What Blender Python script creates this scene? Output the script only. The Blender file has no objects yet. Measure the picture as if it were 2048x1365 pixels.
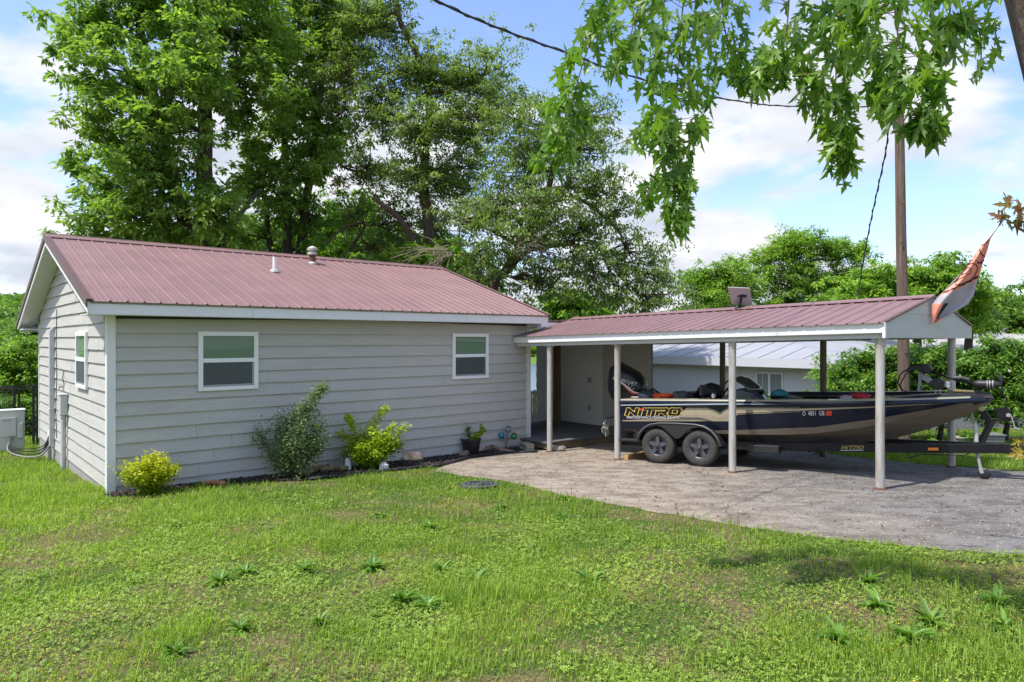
import bpy, bmesh, math, random
import numpy as np
from mathutils import Vector, Matrix
R = math.radians
random.seed(7)
rng = np.random.default_rng(7)
scene = bpy.context.scene
COL = scene.collection

# ------------------------------------------------------------------ camera
EYE = 1.8
FPX = 1370.0                      # focal length in pixels of the 2048 px wide frame
cam_d = bpy.data.cameras.new('camera'); cam = bpy.data.objects.new('camera', cam_d)
COL.objects.link(cam)
cam.location = (0, 0, EYE); cam.rotation_euler = (R(90), 0, 0)
cam_d.sensor_width = 36.0; cam_d.lens = FPX / 2048 * 36.0
cam_d.shift_y = -0.0012
cam_d.clip_start = 0.05; cam_d.clip_end = 6000
scene.camera = cam
# ------------------------------------------------------------------ light
SUN_EL, SUN_AZ = R(63), math.atan2(-0.72, -0.42)
SKY_STR, SUN_STR, EXPOSURE = 0.15, 3.0, 1.04
w = bpy.data.worlds.new("World"); scene.world = w; w.use_nodes = True
def build_world():
    nt = w.node_tree; N = nt.nodes; L = nt.links
    for n in list(N): N.remove(n)
    out = N.new('ShaderNodeOutputWorld'); bg = N.new('ShaderNodeBackground')
    bg.inputs[1].default_value = SKY_STR
    L.new(bg.outputs[0], out.inputs[0])
    sky = N.new('ShaderNodeTexSky'); sky.sky_type = 'NISHITA'; sky.sun_disc = False
    sky.sun_elevation = SUN_EL; sky.sun_rotation = SUN_AZ
    sky.air_density = 1.0; sky.dust_density = 1.2; sky.ozone_density = 1.6
    tc = N.new('ShaderNodeTexCoord')
    sep = N.new('ShaderNodeSeparateXYZ'); L.new(tc.outputs['Generated'], sep.inputs[0])
    def math_(op, a, b=None):
        m = N.new('ShaderNodeMath'); m.operation = op
        for i, v in enumerate((a, b)):
            if v is None: continue
            if isinstance(v, (int, float)): m.inputs[i].default_value = v
            else: L.new(v, m.inputs[i])
        return m.outputs[0]
    zz = math_('ADD', math_('MAXIMUM', sep.outputs[2], 0.0), 0.22)
    cx = math_('DIVIDE', sep.outputs[0], zz); cy = math_('DIVIDE', sep.outputs[1], zz)
    comb = N.new('ShaderNodeCombineXYZ'); L.new(cx, comb.inputs[0]); L.new(cy, comb.inputs[1])
    mp = N.new('ShaderNodeMapping'); mp.inputs['Location'].default_value = (3.2, 1.35, 0.4)
    L.new(comb.outputs[0], mp.inputs[0])
    n1 = N.new('ShaderNodeTexNoise'); n1.inputs['Scale'].default_value = 1.5
    n1.inputs['Detail'].default_value = 9; n1.inputs['Roughness'].default_value = 0.52
    n1.inputs['Distortion'].default_value = 0.25
    L.new(mp.outputs[0], n1.inputs[0])
    # more cloud towards the horizon
    low = math_('MULTIPLY', math_('SUBTRACT', 0.42, sep.outputs[2]), 0.22)
    dens = math_('ADD', n1.outputs[0], low)
    rmp = N.new('ShaderNodeValToRGB'); rmp.color_ramp.elements[0].position = 0.44
    rmp.color_ramp.elements[1].position = 0.56
    rmp.color_ramp.interpolation = 'EASE'
    L.new(dens, rmp.inputs[0])
    # cloud tone: brighter tops, greyer bases
    n2 = N.new('ShaderNodeTexNoise'); n2.inputs['Scale'].default_value = 2.6
    n2.inputs['Detail'].default_value = 6
    L.new(mp.outputs[0], n2.inputs[0])
    r2 = N.new('ShaderNodeValToRGB')
    r2.color_ramp.elements[0].position = 0.36; r2.color_ramp.elements[0].color = (2.25, 2.45, 2.85, 1)
    r2.color_ramp.elements[1].position = 0.62; r2.color_ramp.elements[1].color = (3.35, 3.38, 3.48, 1)
    L.new(n2.outputs[0], r2.inputs[0])
    skym = N.new('ShaderNodeMix'); skym.data_type = 'RGBA'; skym.blend_type = 'MULTIPLY'
    skym.inputs[0].default_value = 1.0
    skym.inputs[7].default_value = (.84, .85, .95, 1)
    L.new(sky.outputs[0], skym.inputs[6])
    mix = N.new('ShaderNodeMix'); mix.data_type = 'RGBA'
    L.new(rmp.outputs[0], mix.inputs[0]); L.new(skym.outputs[2], mix.inputs[6]); L.new(r2.outputs[0], mix.inputs[7])
    L.new(mix.outputs[2], bg.inputs[0])
build_world()
sun_d = bpy.data.lights.new('sun', 'SUN'); sun_d.energy = SUN_STR; sun_d.angle = R(0.9)
sun_d.color = (1.0, 0.955, 0.88)
sun = bpy.data.objects.new('sun', sun_d); COL.objects.link(sun)
sdir = Vector((math.sin(SUN_AZ) * math.cos(SUN_EL), math.cos(SUN_AZ) * math.cos(SUN_EL), math.sin(SUN_EL)))
sun.rotation_euler = sdir.to_track_quat('Z', 'Y').to_euler()
sun.location = (0, 0, 40)
scene.view_settings.view_transform = 'Standard'; scene.view_settings.look = 'None'
scene.view_settings.exposure = EXPOSURE; scene.view_settings.gamma = 1
scene.render.engine = 'CYCLES'
scene.cycles.max_bounces = 6; scene.cycles.transparent_max_bounces = 6
scene.cycles.use_denoising = True

# ------------------------------------------------------------------ frames
def plane_z(X, Y): return 0.0138 * X - 0.047 * Y
def P(px, py, Y):
    return Vector(((px - 1024) / FPX * Y, Y, EYE + (680 - py) / FPX * Y))
def G(px, py, dz=0.0):
    a = (px - 1024) / FPX; b = (680 - py) / FPX
    Y = (EYE - dz) / (0.0138 * a - 0.047 - b)
    return Vector((a * Y, Y, plane_z(a * Y, Y) + dz))
class Frame:
    def __init__(s, o, ux, uy, uz=(0, 0, 1)):
        s.o = Vector(o); s.M = Matrix((ux, uy, uz)).transposed(); s.Mi = s.M.inverted()
        m = s.M.to_4x4(); m.translation = s.o; s.mat = m
    def to_local(s, p): return s.Mi @ (Vector(p) - s.o)
    def to_world(s, p): return s.M @ Vector(p) + s.o
    def ray(s, px, py, axis, val):
        o = s.to_local((0, 0, EYE)); d = s.Mi @ Vector(((px - 1024) / FPX, 1, (680 - py) / FPX))
        t = (val - o[axis]) / d[axis]
        return o + d * t
U = Vector((0.755, 0.656, 0)).normalized(); V = Vector((-0.656, 0.755, 0)).normalized()
FH = Frame((-6.24, 10.6, -0.56), U, V)          # house: origin at its front left corner
FC = Frame((5.40, 10.05, -0.40), U, V)          # carport: origin at its near right post

# ------------------------------------------------------------------ mesh helpers
class MB:
    def __init__(s): s.v = []; s.f = []; s.m = []; s.cur = 0
    def add(s, vs, fs):
        b = len(s.v); s.v += [tuple(p) for p in vs]
        s.f += [tuple(b + i for i in f) for f in fs]; s.m += [s.cur] * len(fs)
        return s
    def box(s, x0, x1, y0, y1, z0, z1, M=None):
        vs = [Vector((x, y, z)) for z in (z0, z1) for y in (y0, y1) for x in (x0, x1)]
        if M is not None: vs = [M @ p for p in vs]
        return s.add(vs, [(0, 2, 3, 1), (4, 5, 7, 6), (0, 1, 5, 4), (2, 6, 7, 3), (0, 4, 6, 2), (1, 3, 7, 5)])
    def hexa(s, p):   # 8 points bottom 4 ccw, top 4 ccw
        return s.add(p, [(0, 3, 2, 1), (4, 5, 6, 7), (0, 1, 5, 4), (1, 2, 6, 5), (2, 3, 7, 6), (3, 0, 4, 7)])
    def prism(s, poly, d):   # poly: 3D points, d: extrusion vector
        n = len(poly); d = Vector(d); poly = [Vector(p) for p in poly]
        vs = poly + [p + d for p in poly]
        fs = [tuple(range(n))[::-1], tuple(range(n, 2 * n))]
        fs += [(i, (i + 1) % n, n + (i + 1) % n, n + i) for i in range(n)]
        return s.add(vs, fs)
    def bar(s, a, b, wd, ht, up=(0, 0, 1)):
        a = Vector(a); b = Vector(b); d = (b - a).normalized(); up = Vector(up)
        sd = d.cross(up).normalized(); u2 = sd.cross(d)
        q = [(-1, -1), (1, -1), (1, 1), (-1, 1)]
        vs = [a + sd * i * wd / 2 + u2 * j * ht / 2 for i, j in q] + [b + sd * i * wd / 2 + u2 * j * ht / 2 for i, j in q]
        return s.add(vs, [(0, 1, 2, 3), (7, 6, 5, 4), (0, 4, 5, 1), (1, 5, 6, 2), (2, 6, 7, 3), (3, 7, 4, 0)])
    def tube(s, pts, rad, n=8, cap=True):
        pts = [Vector(p) for p in pts]
        if not hasattr(rad, '__len__'): rad = [rad] * len(pts)
        t0 = (pts[1] - pts[0]).normalized()
        ref = Vector((0, 0, 1)) if abs(t0.z) < .9 else Vector((1, 0, 0))
        a = t0.cross(ref).normalized(); vs = []; 
        for i, p in enumerate(pts):
            t = (pts[min(i + 1, len(pts) - 1)] - pts[max(i - 1, 0)]).normalized()
            a = (a - t * a.dot(t)).normalized(); b = t.cross(a)
            for k in range(n):
                an = 2 * math.pi * k / n
                vs.append(p + (a * math.cos(an) + b * math.sin(an)) * rad[i])
        fs = []
        for i in range(len(pts) - 1):
            for k in range(n):
                k2 = (k + 1) % n
                fs.append((i * n + k, i * n + k2, (i + 1) * n + k2, (i + 1) * n + k))
        if cap:
            fs.append(tuple(range(n))[::-1]); fs.append(tuple((len(pts) - 1) * n + k for k in range(n)))
        return s.add(vs, fs)
    def lathe(s, prof, c, axis=(0, 0, 1), n=24, xdir=None, scl=(1, 1), caps=True):
        ax = Vector(axis).normalized(); c = Vector(c)
        ref = Vector(xdir) if xdir else (Vector((1, 0, 0)) if abs(ax.x) < .9 else Vector((0, 1, 0)))
        a = (ref - ax * ref.dot(ax)).normalized(); b = ax.cross(a)
        vs = []
        for r, h in prof:
            for k in range(n):
                an = 2 * math.pi * k / n
                vs.append(c + ax * h + (a * math.cos(an) * scl[0] + b * math.sin(an) * scl[1]) * r)
        fs = []
        for i in range(len(prof) - 1):
            for k in range(n):
                k2 = (k + 1) % n
                fs.append((i * n + k, i * n + k2, (i + 1) * n + k2, (i + 1) * n + k))
        if caps: fs.append(tuple(range(n))[::-1]); fs.append(tuple((len(prof) - 1) * n + k for k in range(n)))
        return s.add(vs, fs)
    def loft(s, rings, closed=True, caps=True):
        n = len(rings[0]); vs = [p for r in rings for p in r]; fs = []
        for i in range(len(rings) - 1):
            for k in range(n if closed else n - 1):
                k2 = (k + 1) % n
                fs.append((i * n + k, i * n + k2, (i + 1) * n + k2, (i + 1) * n + k))
        if closed and caps:
            fs.append(tuple(range(n))[::-1]); fs.append(tuple((len(rings) - 1) * n + k for k in range(n)))
        return s.add(vs, fs)
    def build(s, name, mats, parent=None, smooth=False, bevel=0, autosmooth=None, fix=True):
        me = bpy.data.meshes.new(name)
        me.from_pydata([tuple(p) for p in s.v], [], s.f)
        if not isinstance(mats, (list, tuple)): mats = [mats]
        for m in mats: me.materials.append(m)
        if len(mats) > 1: me.polygons.foreach_set('material_index', s.m)
        if fix:
            bm = bmesh.new(); bm.from_mesh(me); bmesh.ops.recalc_face_normals(bm, faces=bm.faces)
            bm.to_mesh(me); bm.free()
        if smooth:
            me.polygons.foreach_set('use_smooth', [True] * len(me.polygons))
            if autosmooth: me.set_sharp_from_angle(angle=R(autosmooth))
        me.update()
        o = bpy.data.objects.new(name, me); COL.objects.link(o)
        if parent: o.parent = parent
        if bevel:
            b = o.modifiers.new('bevel', 'BEVEL'); b.width = bevel; b.segments = 2; b.limit_method = 'ANGLE'; b.angle_limit = R(35)
        return o
def tag(o, label=None, cat=None, group=None, kind=None):
    if label: o['label'] = label
    if cat: o['category'] = cat
    if group: o['group'] = group
    if kind: o['kind'] = kind
    return o
def empty(name, label, cat, loc=None, frame=None, group=None):
    o = bpy.data.objects.new(name, None); COL.objects.link(o); o.empty_display_size = .2
    if frame: o.matrix_world = frame.mat
    if loc: o.location = loc
    return tag(o, label, cat, group)
def npmesh(name, verts, faces, nper, mats, attrs=None, parent=None, smooth=False):
    """verts (n,3), faces (m,nper) int"""
    me = bpy.data.meshes.new(name)
    nv, nf = len(verts), len(faces)
    me.vertices.add(nv); me.vertices.foreach_set('co', np.asarray(verts, np.float32).ravel())
    me.loops.add(nf * nper); me.loops.foreach_set('vertex_index', np.asarray(faces, np.int32).ravel())
    me.polygons.add(nf); me.polygons.foreach_set('loop_start', np.arange(0, nf * nper, nper, dtype=np.int32))
    me.update(calc_edges=True)
    if smooth: me.polygons.foreach_set('use_smooth', np.ones(nf, bool))
    for m in (mats if isinstance(mats, (list, tuple)) else [mats]): me.materials.append(m)
    for k, a in (attrs or {}).items():
        at = me.attributes.new(k, 'FLOAT', 'POINT'); at.data.foreach_set('value', np.asarray(a, np.float32))
    o = bpy.data.objects.new(name, me); COL.objects.link(o)
    if parent: o.parent = parent
    return o

# ------------------------------------------------------------------ materials
def new_mat(name):
    m = bpy.data.materials.new(name); m.use_nodes = True
    nt = m.node_tree; b = nt.nodes['Principled BSDF']
    return m, nt, nt.nodes, nt.links, b
def mat(name, col, rough=.6, metal=0.0, var=0.0, vscale=4.0, col2=None, bump=0.0, bscale=30.0, stretch=(1, 1, 1), detail=5, coat=0.0, spec=None, lo=.35, hi=.68):
    m, nt, N, L, b = new_mat(name)
    b.inputs['Base Color'].default_value = (*col, 1); b.inputs['Roughness'].default_value = rough
    b.inputs['Metallic'].default_value = metal
    if coat: b.inputs['Coat Weight'].default_value = coat; b.inputs['Coat Roughness'].default_value = .05
    if spec is not None: b.inputs['Specular IOR Level'].default_value = spec
    tc = N.new('ShaderNodeTexCoord'); mp = N.new('ShaderNodeMapping'); mp.inputs['Scale'].default_value = stretch
    L.new(tc.outputs['Object'], mp.inputs[0])
    if var or col2:
        n = N.new('ShaderNodeTexNoise'); n.inputs['Scale'].default_value = vscale; n.inputs['Detail'].default_value = detail
        n.inputs['Roughness'].default_value = .6
        L.new(mp.outputs[0], n.inputs[0])
        r = N.new('ShaderNodeValToRGB'); r.color_ramp.elements[0].position = lo; r.color_ramp.elements[1].position = hi
        c2 = col2 or tuple(c * (1 - var) for c in col)
        r.color_ramp.elements[0].color = (*c2, 1); r.color_ramp.elements[1].color = (*col, 1)
        L.new(n.outputs[0], r.inputs[0]); L.new(r.outputs[0], b.inputs['Base Color'])
    if bump:
        n = N.new('ShaderNodeTexNoise'); n.inputs['Scale'].default_value = bscale; n.inputs['Detail'].default_value = 4
        L.new(mp.outputs[0], n.inputs[0])
        bp = N.new('ShaderNodeBump'); bp.inputs['Strength'].default_value = bump; bp.inputs['Distance'].default_value = .02
        L.new(n.outputs[0], bp.inputs['Height']); L.new(bp.outputs[0], b.inputs['Normal'])
    return m
def leaf_mat(name, dark, light, trans=.45, attr='rnd', back=None, gloss=.5):
    m, nt, N, L, b = new_mat(name)
    at = N.new('ShaderNodeAttribute'); at.attribute_name = attr
    r = N.new('ShaderNodeValToRGB'); r.color_ramp.elements[0].color = (*dark, 1); r.color_ramp.elements[1].color = (*light, 1)
    L.new(at.outputs['Fac'], r.inputs[0])
    colr = r.outputs[0]
    if back:
        gm = N.new('ShaderNodeNewGeometry'); mx = N.new('ShaderNodeMix'); mx.data_type = 'RGBA'
        L.new(gm.outputs['Backfacing'], mx.inputs[0]); L.new(r.outputs[0], mx.inputs[6]); mx.inputs[7].default_value = (*back, 1)
        colr = mx.outputs[2]
    L.new(colr, b.inputs['Base Color']); b.inputs['Roughness'].default_value = gloss
    b.inputs['Specular IOR Level'].default_value = .35
    t = N.new('ShaderNodeBsdfTranslucent')
    g = N.new('ShaderNodeMix'); g.data_type = 'RGBA'; g.blend_type = 'MULTIPLY'; g.inputs[0].default_value = 1
    g.inputs[7].default_value = (1.5, 1.6, .55, 1); L.new(r.outputs[0], g.inputs[6]); L.new(g.outputs[2], t.inputs[0])
    mx = N.new('ShaderNodeMixShader'); mx.inputs[0].default_value = trans
    L.new(b.outputs[0], mx.inputs[1]); L.new(t.outputs[0], mx.inputs[2])
    L.new(mx.outputs[0], N['Material Output'].inputs[0])
    return m
M = {}
M['siding'] = mat('siding', (.52, .51, .47), .75, var=.10, vscale=1.2, bump=.55, bscale=26, stretch=(.8, .8, 9), detail=6)
M['siding_dark'] = mat('siding_gap', (.16, .165, .155), .8)
M['trim'] = mat('white_trim', (.74, .75, .74), .55, var=.05, vscale=2, bump=.1, bscale=20)
M['trim_grey'] = mat('grey_trim', (.50, .52, .49), .65, var=.10, vscale=1.5, bump=.2, bscale=25, stretch=(1, 1, 3))
M['vinyl'] = mat('white_vinyl', (.80, .80, .79), .35)
M['concrete'] = mat('concrete', (.36, .35, .33), .9, var=.25, vscale=5, bump=.4, bscale=60)
M['roof'] = mat('roof_metal', (.232, .132, .130), .48, var=.20, vscale=1.4, bump=.06, bscale=3, detail=7, spec=.6)
M['roof_back'] = mat('bare_sheet_underside', (.62, .62, .60), .5)
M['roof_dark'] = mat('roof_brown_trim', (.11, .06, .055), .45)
M['glass_dark'] = mat('window_glass', (.035, .05, .045), .04, spec=.9)
M['screen'] = mat('insect_screen', (.045, .055, .055), .6)
M['blind'] = mat('blind', (.18, .23, .19), .6)
M['galv'] = mat('galvanised_steel', (.50, .49, .46), .5, metal=.3, col2=(.33, .27, .20), vscale=2.6, stretch=(3, 3, .5), bump=.1, lo=.30, hi=.52)
M['rust'] = mat('rusty_steel', (.17, .085, .045), .85, var=.4, vscale=18, bump=.3)
M['oldwood'] = mat('weathered_wood', (.15, .095, .05), .85, var=.45, vscale=3, stretch=(6, 6, .5), bump=.5, bscale=20)
M['deckwood'] = mat('grey_deck', (.13, .13, .135), .75, var=.3, vscale=5, bump=.2)
M['ribwood'] = mat('brown_skirt_board', (.20, .14, .075), .85, var=.5, vscale=4, bump=.3)
M['blk_metal'] = mat('black_metal', (.009, .009, .010), .45, spec=.3)
M['blk_plastic'] = mat('black_plastic', (.018, .018, .02), .5, var=.2, vscale=20)
M['blk_gloss'] = mat('black_gloss', (.008, .008, .009), .12, coat=.6)
M['grey_plastic'] = mat('grey_plastic', (.30, .30, .31), .5)
M['beige_plastic'] = mat('beige_plastic', (.62, .61, .56), .45)
M['pvc'] = mat('grey_pvc', (.50, .51, .50), .5)
# ------------------------------------------------------------------ terrain
def ss(a, b, x):
    t = np.clip((np.asarray(x, float) - a) / (b - a), 0, 1); return t * t * (3 - 2 * t)
WATER = -5.0
def ground_z(X, Y):
    X = np.asarray(X, float); Y = np.asarray(Y, float)
    base = 0.0138 * np.clip(X, -40, 60) - 0.047 * np.minimum(Y, 30)
    # the bank drops to the lake behind the house
    d = -0.656 * (X + 6.24) + .755 * (Y - 10.6)          # along V
    bank = ss(13, 60, d) * -7.0
    z = base + bank
    far = ss(165, 260, Y) * 3.6 + ss(240, 560, Y) * 12
    left = ss(-.35, -.62, X / np.maximum(Y, 1)) * ss(150, 620, Y) * 24 + ss(-.3, -.5, X / np.maximum(Y, 1)) * ss(60, 150, Y) * 2
    z = z + far + left
    right = ss(0.25, 0.6, X / np.maximum(Y, 1)) * ss(20, 60, Y)
    z = z * (1 - right) + right * (0.0138 * 40 - 1.2 + ss(80, 500, Y) * 10)
    return z
def gz(X, Y): return float(ground_z(X, Y))
def sample_grid(a, b, step0, grow, lim):
    out = [0.0]; s = step0
    while out[-1] < lim: out.append(out[-1] + s); s *= grow
    return out
gy = [-12, -8, -4, 0, 4, 8, 12, 15, 18, 20] + [22 + i * 2 for i in range(20)] + [64 + i * 8 for i in range(14)] + [180 + i * 20 for i in range(22)] + [640, 720, 850, 1100, 1500, 2500]
gx = sorted(set([0] + [s * v for s in (-1, 1) for v in [3, 6, 9, 12, 15, 18, 21, 24, 28, 32, 38, 46, 56, 68, 82, 98, 116, 136, 160, 190, 225, 265, 310, 360, 430, 520, 650, 900, 1400, 2500]]))
gxx, gyy = np.meshgrid(np.array(gx, float), np.array(gy, float))
gzz = ground_z(gxx, gyy)
nx, ny = len(gx), len(gy)
gv = np.stack([gxx.ravel(), gyy.ravel(), gzz.ravel()], 1)
gi = np.arange(nx * ny).reshape(ny, nx)
gf = np.stack([gi[:-1, :-1].ravel(), gi[:-1, 1:].ravel(), gi[1:, 1:].ravel(), gi[1:, :-1].ravel()], 1)
def ground_mat():
    m, nt, N, L, b = new_mat('lawn_soil')
    tc = N.new('ShaderNodeTexCoord')
    def noise(s, d=6, r=.6):
        n = N.new('ShaderNodeTexNoise'); n.inputs['Scale'].default_value = s; n.inputs['Detail'].default_value = d
        n.inputs['Roughness'].default_value = r; L.new(tc.outputs['Object'], n.inputs[0]); return n.outputs[0]
    r1 = N.new('ShaderNodeValToRGB'); e = r1.color_ramp.elements
    e[0].position = .40; e[0].color = (.15, .115, .065, 1); e[1].position = .54; e[1].color = (.055, .10, .018, 1)
    L.new(noise(1.1, 8, .65), r1.inputs[0])
    r2 = N.new('ShaderNodeValToRGB'); e = r2.color_ramp.elements
    e[0].position = .35; e[0].color = (.55, .55, .5, 1); e[1].position = .65; e[1].color = (1.35, 1.35, 1.3, 1)
    L.new(noise(45, 5), r2.inputs[0])
    mx = N.new('ShaderNodeMix'); mx.data_type = 'RGBA'; mx.blend_type = 'MULTIPLY'; mx.inputs[0].default_value = 1
    L.new(r1.outputs[0], mx.inputs[6]); L.new(r2.outputs[0], mx.inputs[7])
    # far ground is plain mown green
    sp = N.new('ShaderNodeSeparateXYZ'); L.new(tc.outputs['Object'], sp.inputs[0])
    mr = N.new('ShaderNodeMapRange'); mr.inputs[1].default_value = 20; mr.inputs[2].default_value = 40
    L.new(sp.outputs[1], mr.inputs[0])
    mx2 = N.new('ShaderNodeMix'); mx2.data_type = 'RGBA'; mx2.inputs[7].default_value = (.10, .19, .035, 1)
    L.new(mr.outputs[0], mx2.inputs[0]); L.new(mx.outputs[2], mx2.inputs[6])
    L.new(mx2.outputs[2], b.inputs['Base Color']); b.inputs['Roughness'].default_value = 1
    b.inputs['Specular IOR Level'].default_value = .1
    bp = N.new('ShaderNodeBump'); bp.inputs['Strength'].default_value = .6; bp.inputs['Distance'].default_value = .03
    L.new(noise(60), bp.inputs['Height']); L.new(bp.outputs[0], b.inputs['Normal'])
    return m
M['soil'] = ground_mat()
ground = npmesh('ground', gv, gf, 4, M['soil'], smooth=True); tag(ground, kind='structure')
# lake
def water_mat():
    m, nt, N, L, b = new_mat('lake_water')
    b.inputs['Base Color'].default_value = (.08, .12, .17, 1); b.inputs['Roughness'].default_value = .22
    tc = N.new('ShaderNodeTexCoord'); n = N.new('ShaderNodeTexNoise'); n.inputs['Scale'].default_value = 1.5
    L.new(tc.outputs['Object'], n.inputs[0]); bp = N.new('ShaderNodeBump'); bp.inputs['Strength'].default_value = .25
    L.new(n.outputs[0], bp.inputs['Height']); L.new(bp.outputs[0], b.inputs['Normal']); return m
wt = MB().box(-260, 120, 45, 190, WATER - .5, WATER).build('water', water_mat()); tag(wt, kind='structure')

def sheet(name, poly, dz, m, kind='structure', rough_edge=0.0, seed=1):
    """flat ground sheet over the plane from a world xy outline; triangulated, edge slightly irregular"""
    rr = random.Random(seed); pts = []
    n = len(poly)
    for i in range(n):
        a = Vector(poly[i][:2]); b = Vector(poly[(i + 1) % n][:2]); L_ = (b - a).length
        k = max(1, int(L_ / .12)) if rough_edge else 1
        nrm = Vector((-(b - a).y, (b - a).x)).normalized() if L_ > 1e-6 else Vector((0, 0))
        for j in range(k):
            p = a.lerp(b, j / k)
            if rough_edge: p = p + nrm * rr.uniform(-rough_edge, rough_edge)
            pts.append(p)
    bm = bmesh.new(); vs = [bm.verts.new((p.x, p.y, plane_z(p.x, p.y) + dz)) for p in pts]
    f = bm.faces.new(vs); bmesh.ops.triangulate(bm, faces=[f])
    bmesh.ops.recalc_face_normals(bm, faces=bm.faces)
    for f in bm.faces:
        if f.normal.z < 0: f.normal_flip()
    me = bpy.data.meshes.new(name); bm.to_mesh(me); bm.free(); me.materials.append(m)
    o = bpy.data.objects.new(name, me); COL.objects.link(o); tag(o, kind=kind); return o
def drive_mat():
    m, nt, N, L, b = new_mat('worn_asphalt')
    tc = N.new('ShaderNodeTexCoord')
    def noise(s, d=6, r=.6, st=None):
        n = N.new('ShaderNodeTexNoise'); n.inputs['Scale'].default_value = s; n.inputs['Detail'].default_value = d
        n.inputs['Roughness'].default_value = r
        if st:
            mp = N.new('ShaderNodeMapping'); mp.inputs['Scale'].default_value = st; mp.inputs['Rotation'].default_value = (0, 0, R(38))
            L.new(tc.outputs['Object'], mp.inputs[0]); L.new(mp.outputs[0], n.inputs[0])
        else: L.new(tc.outputs['Object'], n.inputs[0])
        return n.outputs[0]
    def ramp(src, p0, c0, p1, c1):
        r = N.new('ShaderNodeValToRGB'); e = r.color_ramp.elements
        e[0].position = p0; e[0].color = (*c0, 1); e[1].position = p1; e[1].color = (*c1, 1); L.new(src, r.inputs[0]); return r.outputs[0]
    def mul(a, c, fac=1.0, mode='MULTIPLY'):
        x = N.new('ShaderNodeMix'); x.data_type = 'RGBA'; x.blend_type = mode
        if isinstance(fac, float): x.inputs[0].default_value = fac
        else: L.new(fac, x.inputs[0])
        L.new(a, x.inputs[6])
        if isinstance(c, tuple): x.inputs[7].default_value = (*c, 1)
        else: L.new(c, x.inputs[7])
        return x.outputs[2]
    # worn grey-tan on the left, greyer gravelly on the right
    sp = N.new('ShaderNodeSeparateXYZ'); L.new(tc.outputs['Object'], sp.inputs[0])
    mr = N.new('ShaderNodeMapRange'); mr.inputs[1].default_value = 1.5; mr.inputs[2].default_value = 5.5; L.new(sp.outputs[0], mr.inputs[0])
    big = N.new('ShaderNodeMath'); big.operation = 'ADD'; L.new(mr.outputs[0], big.inputs[0])
    b2 = N.new('ShaderNodeMath'); b2.operation = 'MULTIPLY_ADD'; b2.inputs[1].default_value = 1.1; b2.inputs[2].default_value = -.55
    L.new(noise(.7), b2.inputs[0]); L.new(b2.outputs[0], big.inputs[1])
    c = ramp(big.outputs[0], .1, (.285, .238, .188), .9, (.165, .158, .150))
    c = mul(c, ramp(noise(2.2, 8, .7, (1, 1.6, 1)), .40, (.62, .59, .56), .58, (1.06, 1.05, 1.04)))
    c = mul(c, ramp(noise(70, 4, .75), .35, (.55, .55, .56), .66, (1.4, 1.4, 1.38)))
    vo = N.new('ShaderNodeTexVoronoi'); vo.inputs['Scale'].default_value = 55; L.new(tc.outputs['Object'], vo.inputs['Vector'])
    c = mul(c, ramp(vo.outputs['Color'], .82, (1, 1, 1), .9, (1.7, 1.68, 1.62)), 1.0)
    vc = N.new('ShaderNodeTexVoronoi'); vc.feature = 'DISTANCE_TO_EDGE'; vc.inputs['Scale'].default_value = .55
    vm = N.new('ShaderNodeVectorMath'); vm.operation = 'MULTIPLY_ADD'; nz = N.new('ShaderNodeTexNoise'); nz.inputs['Scale'].default_value = 2.2; nz.inputs['Detail'].default_value = 6
    L.new(tc.outputs['Object'], nz.inputs[0]); L.new(nz.outputs['Color'], vm.inputs[0]); vm.inputs[1].default_value = (.9, .9, .9); L.new(tc.outputs['Object'], vm.inputs[2]); L.new(vm.outputs[0], vc.inputs['Vector'])
    c = mul(c, ramp(vc.outputs['Distance'], .002, (.60, .57, .54), .010, (1, 1, 1)))
    # stain patches
    st = ramp(noise(1.6, 7, .7), .56, (0, 0, 0), .72, (.5, .5, .5))
    c = mul(c, (.11, .085, .065), st, 'MIX')
    c = mul(c, ramp(noise(5.5, 7, .72), .30, (.45, .42, .40), .42, (1, 1, 1)))
    L.new(c, b.inputs['Base Color']); b.inputs['Roughness'].default_value = .95
    bp = N.new('ShaderNodeBump'); bp.inputs['Strength'].default_value = .7; bp.inputs['Distance'].default_value = .012
    L.new(noise(90, 3), bp.inputs['Height']); L.new(bp.outputs[0], b.inputs['Normal'])
    return m
M['drive'] = drive_mat()
# front (lawn side) and back outlines of the drive, as ground points
front_px = [(872, 944), (930, 953), (1000, 962), (1060, 975), (1120, 990), (1190, 1004), (1260, 1016), (1330, 1028), (1400, 1040), (1480, 1054), (1560, 1066), (1640, 1078), (1720, 1086), (1800, 1094), (1900, 1102), (2048, 1112), (2330, 1132)]
front = [G(*p).xy for p in front_px]
back = [G(2500, 965).xy, G(2048, 944).xy, G(1960, 938).xy, G(1850, 930).xy, G(1740, 918).xy, G(1640, 906).xy] + \
       [FC.to_world((3.6, t, 0)).xy for t in (4.2, 6.6, 7.9)] + [FH.to_world(p).xy for p in ((8.3, -.25, 0), (7.9, -.75, 0))] + [G(p[0], p[1]).xy for p in ((1010, 900), (940, 914), (885, 930))]
sheet('driveway', front + back, .006, M['drive'], rough_edge=.05, seed=3)
drive_poly = np.array([tuple(p) for p in front + back])
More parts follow.
